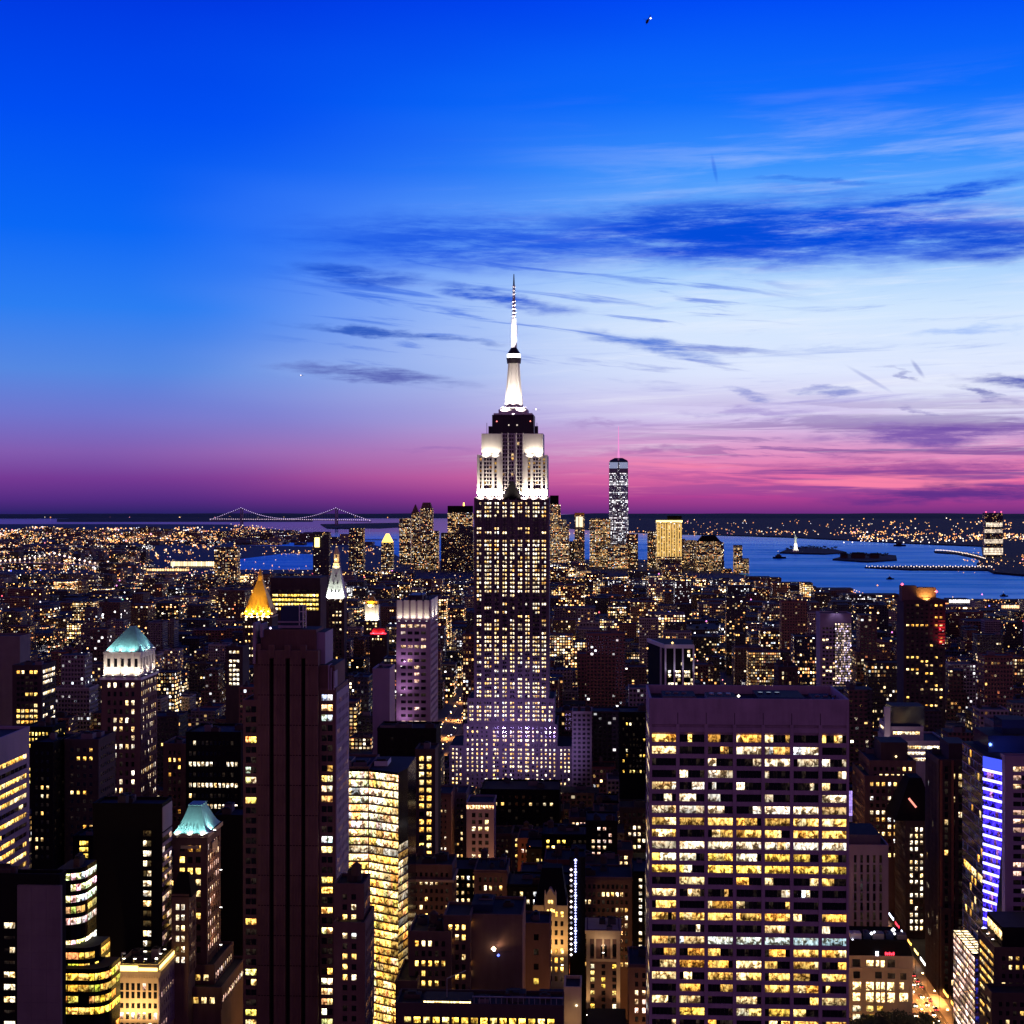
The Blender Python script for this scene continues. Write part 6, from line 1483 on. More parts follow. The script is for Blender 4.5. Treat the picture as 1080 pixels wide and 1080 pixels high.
# ------------------------------------------------------------------ the far downtown towers
def far_mb(lit, st, col, seed, pu=4.2, pv=4.2, k=1.0):
    b = MB(); b.cbc = (*col, seed); b.cbw = (lit, pu, pv, st * k); b.u0 = seed * 37; return b
FARC = ((.05, .05, .07), (.10, .08, .08), (.03, .03, .05), (.12, .11, .14))
def far_tower(name, label, x0, x1, yt, Y, d, lit=.3, st=4.0, ci=0, yb=600, crown=None, cat='tower', tiers=(), group=None, pu=4.2, pv=4.2, mark=None):
    seed = (x0 * .137 + yt * .071) % 1.0
    X0, X1 = PX(x0, Y), PX(x1, Y); zt = PZ((x0 + x1) / 2, yt, Y)
    t = Thing(name, label, cat, (X0 + X1) / 2, Y + d / 2, group=group)
    b = far_mb(lit * .8, st * .72, FARC[ci], seed, pu, pv); zb = t.b[2] - 1
    b.box(X0, X1, Y, Y + d, zb, zt, 0, 1)
    for (a, c, y_) in tiers: b.box(PX(a, Y - 4), PX(c, Y - 4), Y - 4, Y + d, zb - .5, PZ((a + c) / 2, y_, Y), 0, 1)
    t.part(b, 'wall', ['facade', 'tar_roof'])
    if crown:
        for nm, a, c, y0, y1, mt, taper in crown:
            b = MB(); xa, xb = PX(a, Y), PX(c, Y); za, zb_ = PZ(a, y0, Y), PZ(a, y1, Y); m = (xa + xb) / 2; h = (xb - xa) / 2; yc = Y + d / 2; dd = max(2, min(d / 2 - .5, h))
            R = lambda q_, z: [(m - h * q_, yc - dd * q_ - (d / 2 - dd), z), (m + h * q_, yc - dd * q_ - (d / 2 - dd), z), (m + h * q_, yc + dd * q_, z), (m - h * q_, yc + dd * q_, z)]
            b.loft(R(1, za), R(max(taper, .02), zb_), 0, 0); t.part(b, nm, [mt])
    SOLID.append((X0, X1, Y, Y + d)); SHOWN.append((x0, x1, Y, yb)); RECTS.append((Y, x0, x1, yt, 640))
    if mark: MARKS.append((mark, (x0 + x1) / 2, yt + 8))
    return t

def glass_spire():
    Y = 6500.0; cx = PX(652.5, Y); cyy = Y + 40; h = 10.2 / FPX * Y; Z = lambda py: PZ(652, py, Y)
    t = Thing('glass_skyscraper', 'tall faceted glass skyscraper with pink-lit needle on the far skyline', 'skyscraper', cx, cyy); MARKS.append(('the far faceted skyscraper', 652, 520))
    z0, z1, z2 = t.b[2] - 1, Z(590), Z(487)
    b = far_mb(.42, 2.6, (.25, .28, .36), 1.37, 5.2, 6.5)
    S = [(cx - h, cyy - h), (cx + h, cyy - h), (cx + h, cyy + h), (cx - h, cyy + h)]; b.prism(S, z0, z1, 0)
    Tq = [(cx, cyy - h * .98), (cx + h * .98, cyy), (cx, cyy + h * .98), (cx - h * .98, cyy)]
    q = 1.0
    for i in range(4):
        j = (i + 1) % 4
        b.face([(*S[i], z1), (*S[j], z1), (*Tq[i], z2)], 0); b.face([(*S[j], z1), (*Tq[j], z2), (*Tq[i], z2)], 0)
    t.part(b, 'shaft', ['facade'])
    b = MB(); R = lambda k, z: [(cx + (p[0] - cx) * k, cyy + (p[1] - cyy) * k, z) for p in S]
    b.loft(R(.97, Z(499)), R(.97, Z(494)), 0); b.loft(R(.97, Z(487.5)), R(.9, Z(485.5)), 0, 0); b.loft(R(.9, Z(485.5)), R(.4, Z(482.8)), 0, 0); t.part(b, 'dark_band', ['blue_glass'])
    b = MB(); b.loft(R(.93, Z(494)), R(.93, Z(487.5)), 0); t.part(b, 'crown_glass', [pmat('pale_lit_glass', (.3, .35, .45), .2, em=(.5, .6, .9), es=.42)])
    b = MB(); b.cyl(cx, cyy, 5, 3.4, Z(483), Z(476), 8); b.cyl(cx, cyy, 3.2, .8, Z(476), Z(449), 6); t.part(b, 'spire', [pmat('spire_pink', (.4, .2, .35), em=(1, .32, .72), es=.9)])  # the needle's pink light is put in as emission
    SOLID.append((cx - h, cx + h, cyy - h, cyy + h)); SHOWN.append((642, 663, Y, 596)); RECTS.append((Y, 642, 663, 485, 640))
glass_spire()

far_tower('tower', 'pale banded tower with red-lit open crown, beside the spired skyscraper', 579, 591, 532, 6300, 46, .5, 3.4, 3, 590, crown=[('crown_box', 580, 589, 532, 522.5, 'black_panel', 1)], tiers=[(588, 597, 548)], pu=5)
far_tower('tower', 'broad glittering tower at the foot of the red-crowned pale tower', 581, 600, 553, 6150, 50, .62, 3.0, 3, 592, pu=5)
t = far_tower('tower', 'bright white slab tower with amber top, left of the far faceted skyscraper', 606, 616.5, 543, 6400, 40, .3, 2.5, 3, 590, mark='the far white slab')
b = MB(); b.box(PX(607.5, 6398), PX(610, 6398), 6396.5, 6398, 150, PZ(608, 545, 6398)); b.box(PX(611, 6398), PX(614.5, 6398), 6396.5, 6398, 150, PZ(608, 545, 6398)); t.part(b, 'lit_bay', [pmat('lit_bay', (.5, .4, .3), em=(1, .8, .5), es=1.5)])
b = MB(); b.box(PX(606, 6397), PX(616.4, 6397), 6396, 6440, PZ(608, 543.3, 6398), PZ(608, 540.8, 6398)); t.part(b, 'lit_roof', ['gilding'])
far_tower('tower', 'wide golden lit office block just left of the far faceted skyscraper', 622, 644, 547, 6250, 60, .85, 2.6, 1, 600, pu=5.5, pv=4.6, mark='the golden far block')
far_tower('tower', 'sloped low lit tower at the foot of the far faceted skyscraper', 641, 662, 574, 6100, 60, .75, 2.4, 3, 605, pu=5.5)
far_tower('tower', 'dark tower between the far faceted skyscraper and the water gap', 661, 673, 563, 6150, 50, .3, 3.2, 1, 600)
t = far_tower('tower', 'glowing gold block with dark box on its roof', 692.5, 719.5, 550, 6000, 60, .97, 3.0, 1, 588, pu=6.5, pv=4.4, crown=[('plant_box', 704, 719, 550, 544, 'black_panel', 1)], mark='the far gold block')
b = MB(); b.box(PX(692, 5996), PX(719.8, 5996), 5995, 5998, PZ(700, 550.6, 5996), PZ(700, 548.8, 5996)); t.part(b, 'lit_cornice', ['glow_yellow'])
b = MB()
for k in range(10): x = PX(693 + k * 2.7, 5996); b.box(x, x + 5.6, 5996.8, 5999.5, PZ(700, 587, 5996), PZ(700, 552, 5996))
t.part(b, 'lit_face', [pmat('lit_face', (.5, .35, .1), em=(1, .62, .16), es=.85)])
far_tower('tower', 'dim tower behind the left edge of the far gold block', 683, 693, 560, 6200, 40, .4, 2.6, 1, 600)
far_tower('tower', 'dark domed tower with pinkish windows, right of the far gold block', 735, 761, 571, 5900, 50, .55, 2.6, 0, 608, crown=[('dome', 736, 760, 571, 565, 'black_panel', .6)], mark='the far domed tower')
far_tower('tower', 'narrow pale block between the far gold block and the domed tower', 722, 735, 570, 6050, 40, .4, 2.2, 3, 605)
far_tower('tower', 'slim twin-stepped tower standing against the water', 774, 783, 575, 5700, 30, .45, 2.6, 1, 612, tiers=[(774, 790, 589)], mark='the slim far twin-stepped tower')
far_tower('tower', 'spiky dark tower, tallest of the group left of the spired skyscraper', 443, 456, 536, 6200, 44, .36, 3.0, 1, 600, crown=[('crown', 444, 455, 536, 530, 'brown_brick', .7)], mark='the far spiky tower')
far_tower('tower', 'pointed slim tower next to the far spiky tower', 434, 442, 540, 6300, 36, .3, 3.0, 1, 600, crown=[('spire', 434.5, 441, 540, 532, 'brown_brick', .1)])
far_tower('tower', 'amber lit flat block at the left end of the far downtown group', 421, 433, 547, 6450, 44, .55, 2.6, 1, 600)
far_tower('tower', 'flat-topped dark tower with bright upper floors near the spired skyscraper', 472, 498, 540, 6300, 60, .62, 2.8, 0, 600, crown=[('plant_box', 472, 498, 540, 533.5, 'black_panel', 1), ('beacon', 488.2, 489.4, 533.5, 530, 'glow_amber', .5)], mark='the far flat-topped tower')
far_tower('tower', 'black tower with a bright vertical line in front of the flat-topped tower', 465, 484, 562, 5900, 50, .16, 2.6, 2, 608)
far_tower('tower', 'dark windowless tower in front of the spiky tower group', 484, 499, 556, 5850, 50, .1, 2.6, 2, 608)
far_tower('tower', 'broad brown lit tower below the spiky tower', 436, 462, 560, 5950, 50, .42, 2.8, 1, 608)
t = far_tower('tower', 'dark tower with glowing gold pointed top by the river inlet', 402, 414, 572, 5500, 40, .4, 2.8, 0, 592, crown=[('gold_roof', 402.5, 413.5, 572, 563, 'glow_amber', .25)], mark='the far gold-topped tower')  # light on the gold roof is put in as its own emission
far_tower('tower', 'plain dark tower standing between two river inlets', 368, 383, 557, 5300, 40, .25, 2.8, 2, 596)
t = far_tower('tower', 'black apartment slab with single yellow top window by the river', 330, 347, 561, 4700, 30, .04, 2.6, 2, 604, mark='the black river slab')
b = MB(); b.box(PX(332, 4699), PX(337, 4699), 4698, 4699.8, PZ(334, 577, 4699), PZ(334, 567, 4699)); t.part(b, 'lit_window', ['glow_yellow'])
far_tower('tower', 'brown apartment tower with orange windows left of the river inlet', 226, 250, 577, 4600, 40, .35, 3.0, 1, 605, mark='the brown riverside tower')
t = far_tower('tower', 'glass tower with stacked bright bands alone on the far bank at right', 1039, 1057.5, 541, 7300, 50, .12, 2.2, 2, 612, mark='the banded far-bank tower')
Yq = 7298.0
for y0, y1, x0, x1, nm, e in ((551, 555.5, 1040, 1057.5, 'lit_floor', 1.1), (558, 562, 1038.5, 1057.5, 'lit_floor', .8), (568.5, 573, 1038, 1058, 'lit_floor', .9), (577.5, 585, 1037.5, 1058, 'lit_floor', 1.1)):
    b = MB(); rng = random.Random(int(y0))
    for k in range(14):
        for r in range(3): a, c = x0 + (x1 - x0) * k / 14, x0 + (x1 - x0) * (k + .85) / 14; z0, z1 = PZ(1048, y1 - (y1 - y0) * r / 3, Yq), PZ(1048, y1 - (y1 - y0) * (r + .8) / 3, Yq); q_ = e * rng.uniform(.4, 1.8); b.face([(PX(a, Yq), Yq, z0), (PX(c, Yq), Yq, z0), (PX(c, Yq), Yq, z1), (PX(a, Yq), Yq, z1)], 0, (q_, q_ * .82, q_ * .56, 1))
    t.part(b, nm, ['lamps'])
b = MB()
for x in (1040, 1049, 1056): b.octa((PX(x, 7320), 7320, PZ(1048, 540, 7320)), 4, (3, .3, .6, 1))
t.part(b, 'beacon', ['lamps'])

# ------------------------------------------------------------------ the statue, bridges and boats
def statue():
    x, y, z = ground(839, 582, 3); k = 1.0
    t = Thing('statue', 'white floodlit robed statue with raised torch on its island', 'statue', x, y, z)
    b = MB(); b.box(x - 14, x + 14, y - 14, y + 14, z, z + 12); b.loft([(x - 10, y - 10, z + 12), (x + 10, y - 10, z + 12), (x + 10, y + 10, z + 12), (x - 10, y + 10, z + 12)], [(x - 6.5, y - 6.5, z + 46), (x + 6.5, y - 6.5, z + 46), (x + 6.5, y + 6.5, z + 46), (x - 6.5, y + 6.5, z + 46)], 0, 0); t.part(b, 'pedestal', ['white_stone'])
    b = MB(); z0 = z + 46; pr = [(0, 6.2), (10, 5.6), (20, 5.2), (27, 5.4), (32, 4.2), (34, 1.9), (36, 2.3), (39, 2.2), (41, 1.2)]
    for (h0, r0), (h1, r1) in zip(pr, pr[1:]): b.cyl(x, y, r0, r1, z0 + h0, z0 + h1, 10)
    b.tube((x - 4, y, z0 + 31), (x - 6.5, y, z0 + 47), 1.5, 6, 0, 1.1); b.tube((x + 4.2, y - 1, z0 + 30), (x + 5.2, y - 4, z0 + 22), 1.5, 6); b.box(x + 3.4, x + 6.4, y - 5.6, y - 4.6, z0 + 19, z0 + 26)
    for i in range(7): a = math.pi * i / 6; b.tube((x + 1.6 * math.cos(a), y, z0 + 39.5 + 1.6 * math.sin(a)), (x + 4.2 * math.cos(a), y, z0 + 39.5 + 4.2 * math.sin(a)), .25, 4)
    t.part(b, 'figure', [pmat('statue_lit', (.5, .6, .5), .6)])
    b = MB(); b.cyl(x - 6.6, y, 1.2, 2.0, z0 + 47, z0 + 49.5, 8); b.octa((x - 6.6, y, z0 + 52), 2.6, (5, 3.6, 1.6, 1), 1.3); t.part(b, 'torch', ['lamps'])
    for dx in (-1, 1): spot(t, (x + dx * 22, y - 60, z + 3), (x, y, z + 48), 260000, (1, .95, .8), 70, .8)
statue()

def hanging_bridge(name, label, P0, P1, zdeck, ztow, side, r, lampc, nl, lampr, deckw=20, cat='bridge'):
    """P0, P1: tower feet on the ground; side spans reach out by the given share of the main span"""
    a, c = Vector((P0[0], P0[1], 0)), Vector((P1[0], P1[1], 0)); d = c - a; L = d.length; u = d.normalized(); w = Vector((-u.y, u.x, 0)) * deckw / 2
    t = Thing(name, label, cat, (a.x + c.x) / 2, (a.y + c.y) / 2)
    Gz = lambda p: gz(p.x, p.y)
    for p in (a, c):
        b = MB()
        for s_ in (-1, 1): q_ = p + w * s_; b.tube((q_.x, q_.y, Gz(q_) - 6), (q_.x, q_.y, Gz(q_) + ztow), r * 3.4, 6, 0, r * 2.6)
        for f in (.55, .95): q0, q1 = p - w, p + w; b.tube((q0.x, q0.y, Gz(q0) + ztow * f), (q1.x, q1.y, Gz(q1) + ztow * f), r * 2, 5)
        t.part(b, 'bridge_tower', [lampc[1]])
    b = MB(); n = 40; pr = None
    for i in range(n + 1):
        f = -side + (1 + 2 * side) * i / n; p = a + d * f; z = Gz(p) + zdeck * (1 - .25 * max(0, abs(f - .5) - .5) / max(side, .01))
        R = [tuple(p - w) [:2] + (z - r * 2,), tuple(p + w)[:2] + (z - r * 2,), tuple(p + w)[:2] + (z + r * .8,), tuple(p - w)[:2] + (z + r * .8,)]
        if pr: b.loft(pr, R, 0)
        pr = R
    t.part(b, 'deck', ['steel'])
    def cab(f):
        if 0 <= f <= 1: return zdeck + r * 3 + (ztow - zdeck - r * 3) * (2 * f - 1) ** 2
        g_ = (-f if f < 0 else f - 1) / side; return ztow + (zdeck * .9 - ztow) * g_ ** .92
    lm = MB()
    for s_ in (-1, 1):
        b = MB(); pr = None
        for i in range(n + 1):
            f = -side + (1 + 2 * side) * i / n; p = a + d * f + w * s_; q_ = (p.x, p.y, Gz(p) + cab(f))
            if pr: b.tube(pr, q_, r, 4)
            pr = q_
        t.part(b, 'cable', [lampc[1]])
        if s_ < 0:
            for i in range(nl + 1):
                f = -side + (1 + 2 * side) * i / nl; p = a + d * f + w * s_; lm.octa((p.x, p.y, Gz(p) + cab(f) + r), lampr, lampc[0])
    for i in range(nl + 1): f = -side + (1 + 2 * side) * i / nl; p = a + d * f - w; lm.octa((p.x, p.y - 2, Gz(p) + zdeck + r * 1.5), lampr * .8, lampc[2])
    h = MB()
    for i in range(1, 36):
        f = i / 36; p = a + d * f - w; h.tube((p.x, p.y, Gz(p) + zdeck), (p.x, p.y, Gz(p) + cab(f)), r * .3, 3)
    t.part(h, 'hanger', ['steel']); stuff(t.part(lm, 'bridge_light', ['lamps'])); return t
LAV = (1.5, 1.15, 2.0, 1); WARMW = (2.2, 1.5, 1.0, 1)
p0, p1 = ground(255, 553.6), ground(355, 554.5)
hanging_bridge('suspension_bridge', 'wide lavender-lit suspension bridge on the horizon across the harbour mouth', p0, p1, 62, 192, .34, 2.7, (LAV, 'violet_panel', (2.2, 1.6, 2.0, 1)), 84, 4.6, 30)  # violet material puts the lamps' lavender glow into towers and cables
MARKS.append(('the horizon bridge', 305, 548))
p0, p1 = ground(55, 602.5), ground(-75, 600)
hanging_bridge('suspension_bridge', 'nearer suspension bridge strung with warm white bulbs at far left', p0, p1, 30, 66, .36, 1.0, ((3.4, 2.5, 2.0, 1), 'steel', (1.0, .55, .3, 1)), 44, 4.4, 16)
MARKS.append(('the bulb-strung bridge', 55, 592))

# ------------------------------------------------------------------ sheds, quays and boats by the water
def shed(px0, px1, py0, py1, label, col, n):
    x0, y0, z = ground((px0 + px1) / 2, py1); xa, xb = PX(px0, y0), PX(px1, y0); h = (py1 - py0) / FPX * y0
    t = Thing('waterfront_shed', label, 'shed', (xa + xb) / 2, y0 + 20, z)
    b = MB(); b.box(xa, xb, y0, y0 + 60, z - 1, z + h, 0, 1); t.part(b, 'wall', ['grey_concrete', 'tar_roof'])
    b = MB(); r = random.Random(int(px0))
    for k in range(n):
        a, c = xa + (xb - xa) * (k + .1) / n, xa + (xb - xa) * (k + .85) / n; q_ = r.uniform(.5, 1.3); b.face([(a, y0 - .3, z + h * .15), (c, y0 - .3, z + h * .15), (c, y0 - .3, z + h * .9), (a, y0 - .3, z + h * .9)], 0, (col[0] * q_, col[1] * q_, col[2] * q_, 1))
    t.part(b, 'lit_bay', ['lamps']); SHOWN.append((px0, px1, y0, py1)); SOLID.append((xa, xb, y0, y0 + 60))
shed(180, 226, 591.5, 598, 'long brightly lit waterfront shed with pale yellow bays, upper of two', (2.4, 1.9, 1.0), 26)
shed(152, 200, 599.5, 602.5, 'low amber lit waterfront shed, lower of two', (2.2, 1.3, .5), 18)
shed(1001, 1024, 632, 636.5, 'white lit riverside shed at the near river bank', (2.4, 2.3, 2.2), 12)
shed(1056, 1078, 638, 642, 'amber lit riverside shed beside the near river bank', (2.4, 1.3, .6), 10)

def boat(px, py, L, label, mast=False):
    x, y, z = ground(px, py, WATER_Z); h = L * .12
    t = Thing('boat', label, 'boat', x, y, z)
    b = MB(); pr = [(-.5, .1), (-.4, .16), (.25, .17), (.42, .1), (.5, .01)]
    for (u0, w0), (u1, w1) in zip(pr, pr[1:]):
        A = [(x + u0 * L, y - w0 * L * .8, z - 1), (x + u0 * L, y + w0 * L * .8, z - 1), (x + u0 * L, y + w0 * L, z + h), (x + u0 * L, y - w0 * L, z + h)]
        Bq = [(x + u1 * L, y - w1 * L * .8, z - 1), (x + u1 * L, y + w1 * L * .8, z - 1), (x + u1 * L, y + w1 * L, z + h * 1.15), (x + u1 * L, y - w1 * L, z + h * 1.15)]
        b.loft(A, Bq, 0, 0); b.face(A, 0)
    t.part(b, 'hull', ['black_panel'])
    b = MB(); b.box(x - L * .3, x + L * .15, y - L * .1, y + L * .1, z + h, z + h * 2.1); b.box(x - L * .18, x + L * .05, y - L * .07, y + L * .07, z + h * 2.1, z + h * 2.9); b.tube((x - L * .1, y, z + h * 2.9), (x - L * .1, y, z + h * 4.5), L * .012, 4); t.part(b, 'cabin', ['dark_metal'])
    b = MB(); b.octa((x - L * .1, y, z + h * 4.6), L * .03, (2.4, 1.8, 1, 1)); t.part(b, 'masthead_light', ['lamps'])
boat(939, 611, 26, 'small dark boat alone in mid river above the shore trees')
boat(1059, 629, 22, 'small dark boat near the near bank at the right edge')
boat(949, 576, 70, 'long dark ferry out beyond the islands')
boat(822, 589, 60, 'dark barge left of the twin islands, nearest the domed tower')

# island trees: every clump a tree
def leaf_crown(b, cx, cyy, cz, rx, rz, n, s, rng):
    for i in range(n):
        a, e = rng.uniform(0, 6.283), rng.uniform(-.6, 1.57); r = rng.uniform(.55, 1.0)
        lob = 1 + .22 * math.sin(a * 3 + cx) + .15 * math.sin(a * 5 + 1)
        px, py, pz = cx + rx * r * lob * math.cos(a) * math.cos(e), cyy + rx * r * lob * math.sin(a) * math.cos(e), cz + rz * r * math.sin(e)
        u = Vector((rng.gauss(0, 1), rng.gauss(0, 1), rng.gauss(0, 1))).normalized(); v = u.orthogonal().normalized(); k = s * rng.uniform(.6, 1.3)
        p = Vector((px, py, pz)); b.face([tuple(p - u * k), tuple(p + v * k * .6), tuple(p + u * k), tuple(p - v * k * .6)], 0)
def tree(x, y, z, h, r, label, n=300, s=.5, group=None, seed=1, limbs=True):
    rng = random.Random(seed); t = Thing('tree', label, 'tree', x, y, z, group)
    b = MB(); b.tube((x, y, z), (x, y, z + h * .45), h * .03, 7, 0, h * .02)
    if limbs:
        for k in range(6): a = k * 1.05; b.tube((x, y, z + h * (.3 + .03 * k)), (x + math.cos(a) * r * .6, y + math.sin(a) * r * .6, z + h * (.55 + .04 * k)), h * .012, 5, 0, h * .005)
    t.part(b, 'trunk', ['trunk'])
    b = MB()
    for k in range(5): a = k * 1.26; leaf_crown(b, x + math.cos(a) * r * .42, y + math.sin(a) * r * .42, z + h * (.6 + .06 * (k % 3)), r * .66, h * .28, n // 5, s, rng)
    t.part(b, 'crown', ['leaf'])
rng = random.Random(77)
for isl, (cx, cyp, wpx, n, nm) in enumerate(((856, 580.5, 30, 14, 'the statue island'), (911, 587.8, 28, 14, 'the second island'))):
    for k in range(n):
        px = cx + (k - n / 2 + .5) / n * 2 * wpx * .92; py = cyp + rng.uniform(-.9, .9)
        x, y, z = ground(px, py, 2); h = rng.uniform(13, 24)
        tree(x, y, z, h, h * .62, 'small dark round tree in the clump on ' + nm, 60, 3.0, 'trees on ' + nm, 100 + k, False)
for isl, (a, c, py) in enumerate(((884, 940, 588),)):
    for k, (px, w, h) in enumerate(((890, 30, 14), (905, 60, 18), (922, 40, 15))):
        x, y, z = ground(px, py + .6, 2); t = Thing('hall', ('low hall at the left end of the second island', 'long hall with twin turrets amid the second island', 'low hall near the right end of the second island')[k], 'hall', x, y, z)
        b = MB(); b.box(x - w / 2, x + w / 2, y - 12, y + 12, z, z + h); t.part(b, 'wall', ['dark_brick']); b = MB(); b.loft([(x - w / 2 - 1, y - 13, z + h), (x + w / 2 + 1, y - 13, z + h), (x + w / 2 + 1, y + 13, z + h), (x - w / 2 - 1, y + 13, z + h)], [(x - w / 2 + 4, y, z + h + 8), (x + w / 2 - 4, y, z + h + 8), (x + w / 2 - 4, y + .5, z + h + 8), (x - w / 2 + 4, y + .5, z + h + 8)], 0, 0); t.part(b, 'roof', ['tar_roof'])

# park trees at the foot of the bright-windowed hall
PT = [(903, 1079, 20, 7), (918, 1074, 22, 8), (936, 1069, 23, 8), (952, 1066, 22, 8), (966, 1073, 20, 7), (977, 1079, 17, 6), (945, 1077, 20, 7), (925, 1084, 19, 7)]
PL = ['leafy park tree, leftmost below the bright hall', 'leafy park tree between the leftmost and the tallest below the hall', 'tallest leafy park tree, below the bright hall windows', 'broad leafy park tree just right of the tallest one', 'leafy park tree nearest the lit avenue kerb',
      'small leafy park tree beside the glowing avenue', 'leafy park tree in front of the broad one', 'low leafy park tree at the very bottom']
for k, (px, py, h, r) in enumerate(PT):
    Yt = 762 + (k % 3) * 6
    z = PZ(px, py, Yt) - h
    x = PX(px, Yt); tree(x, Yt, 0, max(12, PZ(px, py, Yt)), r, PL[k], 900, .62, None, 200 + k)

# ------------------------------------------------------------------ avenue lamps, cars
def street_lamp(x, y, s, label):
    t = Thing('street_lamp', label, 'street lamp', x, y, 0, 'lamps along the avenues')
    b = MB(); b.tube((x, y, 0), (x, y, 8.4), .12, 5, 0, .08); b.tube((x, y, 8.4), (x - s * 2.2, y, 9), .08, 4); t.part(b, 'pole', ['dark_metal'])
    b = MB(); b.cyl(x - s * 2.3, y, .22, .42, 8.75, 9.0, 6); t.part(b, 'lamp_head', ['lamp_head'])
for k, y in enumerate(range(700, 1140, 30)):
    for s in (-1, 1): street_lamp(166 + s * 8.6, y, s, 'orange street lamp on the kerb of the near lit avenue')
for k, y in enumerate(range(1380, 2300, 60)):
    for s in (-1, 1): street_lamp(-165 + s * 9.2, y, s, 'orange street lamp on the kerb of the far narrow avenue')
# avenue paving glows under its lamps: a few real lights do most of the work
for y in (720, 745, 770, 800, 830, 860, 900, 940, 980): 
    L = bpy.data.lights.new('avenue_light', 'SPOT'); L.energy = 120000; L.color = (1, .36, .08); L.shadow_soft_size = .5; L.spot_size = RAD(146); L.spot_blend = .5
    o = bpy.data.objects.new('avenue_light', L); COL.objects.link(o); o.location = (166 + (4 if y % 20 else -5), y, 8.6)
for y in (1420, 1500, 1600, 1720, 1860, 2020):
    L = bpy.data.lights.new('avenue_light', 'SPOT'); L.spot_size = RAD(156); L.spot_blend = .6; L.energy = 90000; L.color = (1, .38, .09); L.shadow_soft_size = .5
    o = bpy.data.objects.new('avenue_light', L); COL.objects.link(o); o.location = (-165, y, 8.6)

# cross streets between the near blocks: lamps added to wash the lower walls with warm light
for y in (672, 752, 832, 912, 992):
    for x in (-112, -70, -28, 14, 56, 98):
        if any(a - 1 < x < b_ + 1 and c_ - 1 < y < e_ + 1 for a, b_, c_, e_ in SOLID): continue
        t = Thing('street_lamp', 'orange street lamp in a cross street between the near blocks', 'street lamp', x, y, 0, 'lamps in the cross streets')
        b = MB(); b.tube((x, y, 0), (x, y, 8.4), .12, 5, 0, .08); t.part(b, 'pole', ['dark_metal']); b = MB(); b.cyl(x, y, .22, .42, 8.4, 8.65, 6); t.part(b, 'lamp_head', ['lamp_head'])
        L = bpy.data.lights.new('lamp_light', 'POINT'); L.energy = 26000; L.color = (1, .47, .16); L.shadow_soft_size = .4
        o = bpy.data.objects.new('lamp_light', L); COL.objects.link(o); o.parent = t.o; o.location = (0, 0, 9.6)

def make_car(paint, label):
    t = Thing('car', label, 'car', 0, 0, 0, 'cars on the lit avenue')
    b = MB()
    A = [(-.9, -2.3, .35), (.9, -2.3, .35), (.9, 2.3, .35), (-.9, 2.3, .35)]; Bq = [(-.88, -2.25, .95), (.88, -2.25, .95), (.88, 2.2, .9), (-.88, 2.2, .9)]
    b.loft(A, Bq, 0, 0); t.part(b, 'body', [paint])
    b = MB(); b.loft([(-.82, -1.5, .94), (.82, -1.5, .94), (.82, 1.1, .94), (-.82, 1.1, .94)], [(-.66, -.9, 1.5), (.66, -.9, 1.5), (.66, .5, 1.5), (-.66, .5, 1.5)], 0, 0); t.part(b, 'cabin', ['black_glass'])
    for sx in (-1, 1):
        b = MB(); b.box(sx * .62 - .26, sx * .62 + .26, 2.15, 2.36, .5, .95); t.part(b, 'headlight', ['glow_head'])
        b = MB(); b.box(sx * .62 - .26, sx * .62 + .26, -2.36, -2.2, .55, .95); t.part(b, 'tail_light', ['glow_red'])
        for sy in (-1.4, 1.4):
            b = MB(); A = [(sx * .92, sy + .34 * math.cos(i * .785), .34 + .34 * math.sin(i * .785)) for i in range(8)]; Bq = [(sx * .72, p[1], p[2]) for p in A]; b.loft(A, Bq, 0, 0); b.face(list(reversed(A)), 0); t.part(b, 'wheel', ['black_panel'])
    return t
def copy_tree(o, label=None):
    c = o.copy(); COL.objects.link(c)
    for ch in list(o.children):
        k = ch.copy(); COL.objects.link(k); k.parent = c
    if label: c['label'] = label
    return c
protoA = make_car('car_paint', 'dark car in the traffic on the lit avenue').o; protoB = make_car('cab_paint', 'yellow cab in the traffic on the lit avenue').o
rng = random.Random(40); used = set(); n = 0
for lane in range(5):
    y = 716 + rng.uniform(0, 8)
    while y < 990:
        if rng.random() < .62:
            k = 'B' if rng.random() < .4 else 'A'; src = protoA if k == 'A' else protoB
            o = copy_tree(src) if k in used else src; used.add(k)
            o.location = (166 - 6.2 + lane * 3.1, y, .02); o.rotation_euler[2] = math.pi if lane < 4 else 0
        y += rng.uniform(7, 16)

# glowing signs added to brighten the near avenue
SH = [('glow_white', 'white'), ('glow_amber', 'amber'), ('glow_pink', 'pink'), ('glow_yellow', 'yellow'), ('glow_red', 'red'), ('glow_ice', 'icy white')]
rr = random.Random(3)
for k in range(16):
    y = 812 + k * 19; s = 1; mt, nm = SH[rr.randrange(6)]; w = rr.uniform(8, 14); x = 166 + s * 14.6
    t = Thing('added_sign', nm + ' lit sign added low over the near avenue pavement', 'sign', x, y, 3.5, 'signs added along the near avenue')
    b = MB(); b.box(x - .5, x + .1, y - w / 2, y + w / 2, 3.4, 5.2, 0, None, True); t.part(b, 'sign_box', ['dark_metal'])
    b = MB(); b.box(x - .62, x - .5, y - w / 2 + .2, y + w / 2 - .2, 3.6, 5.0, 0); b.box(x - .5, x - .1, y - w / 2 - .06, y - w / 2 - .004, 3.5, 5.1, 0); t.part(b, 'lit_face', [mt])

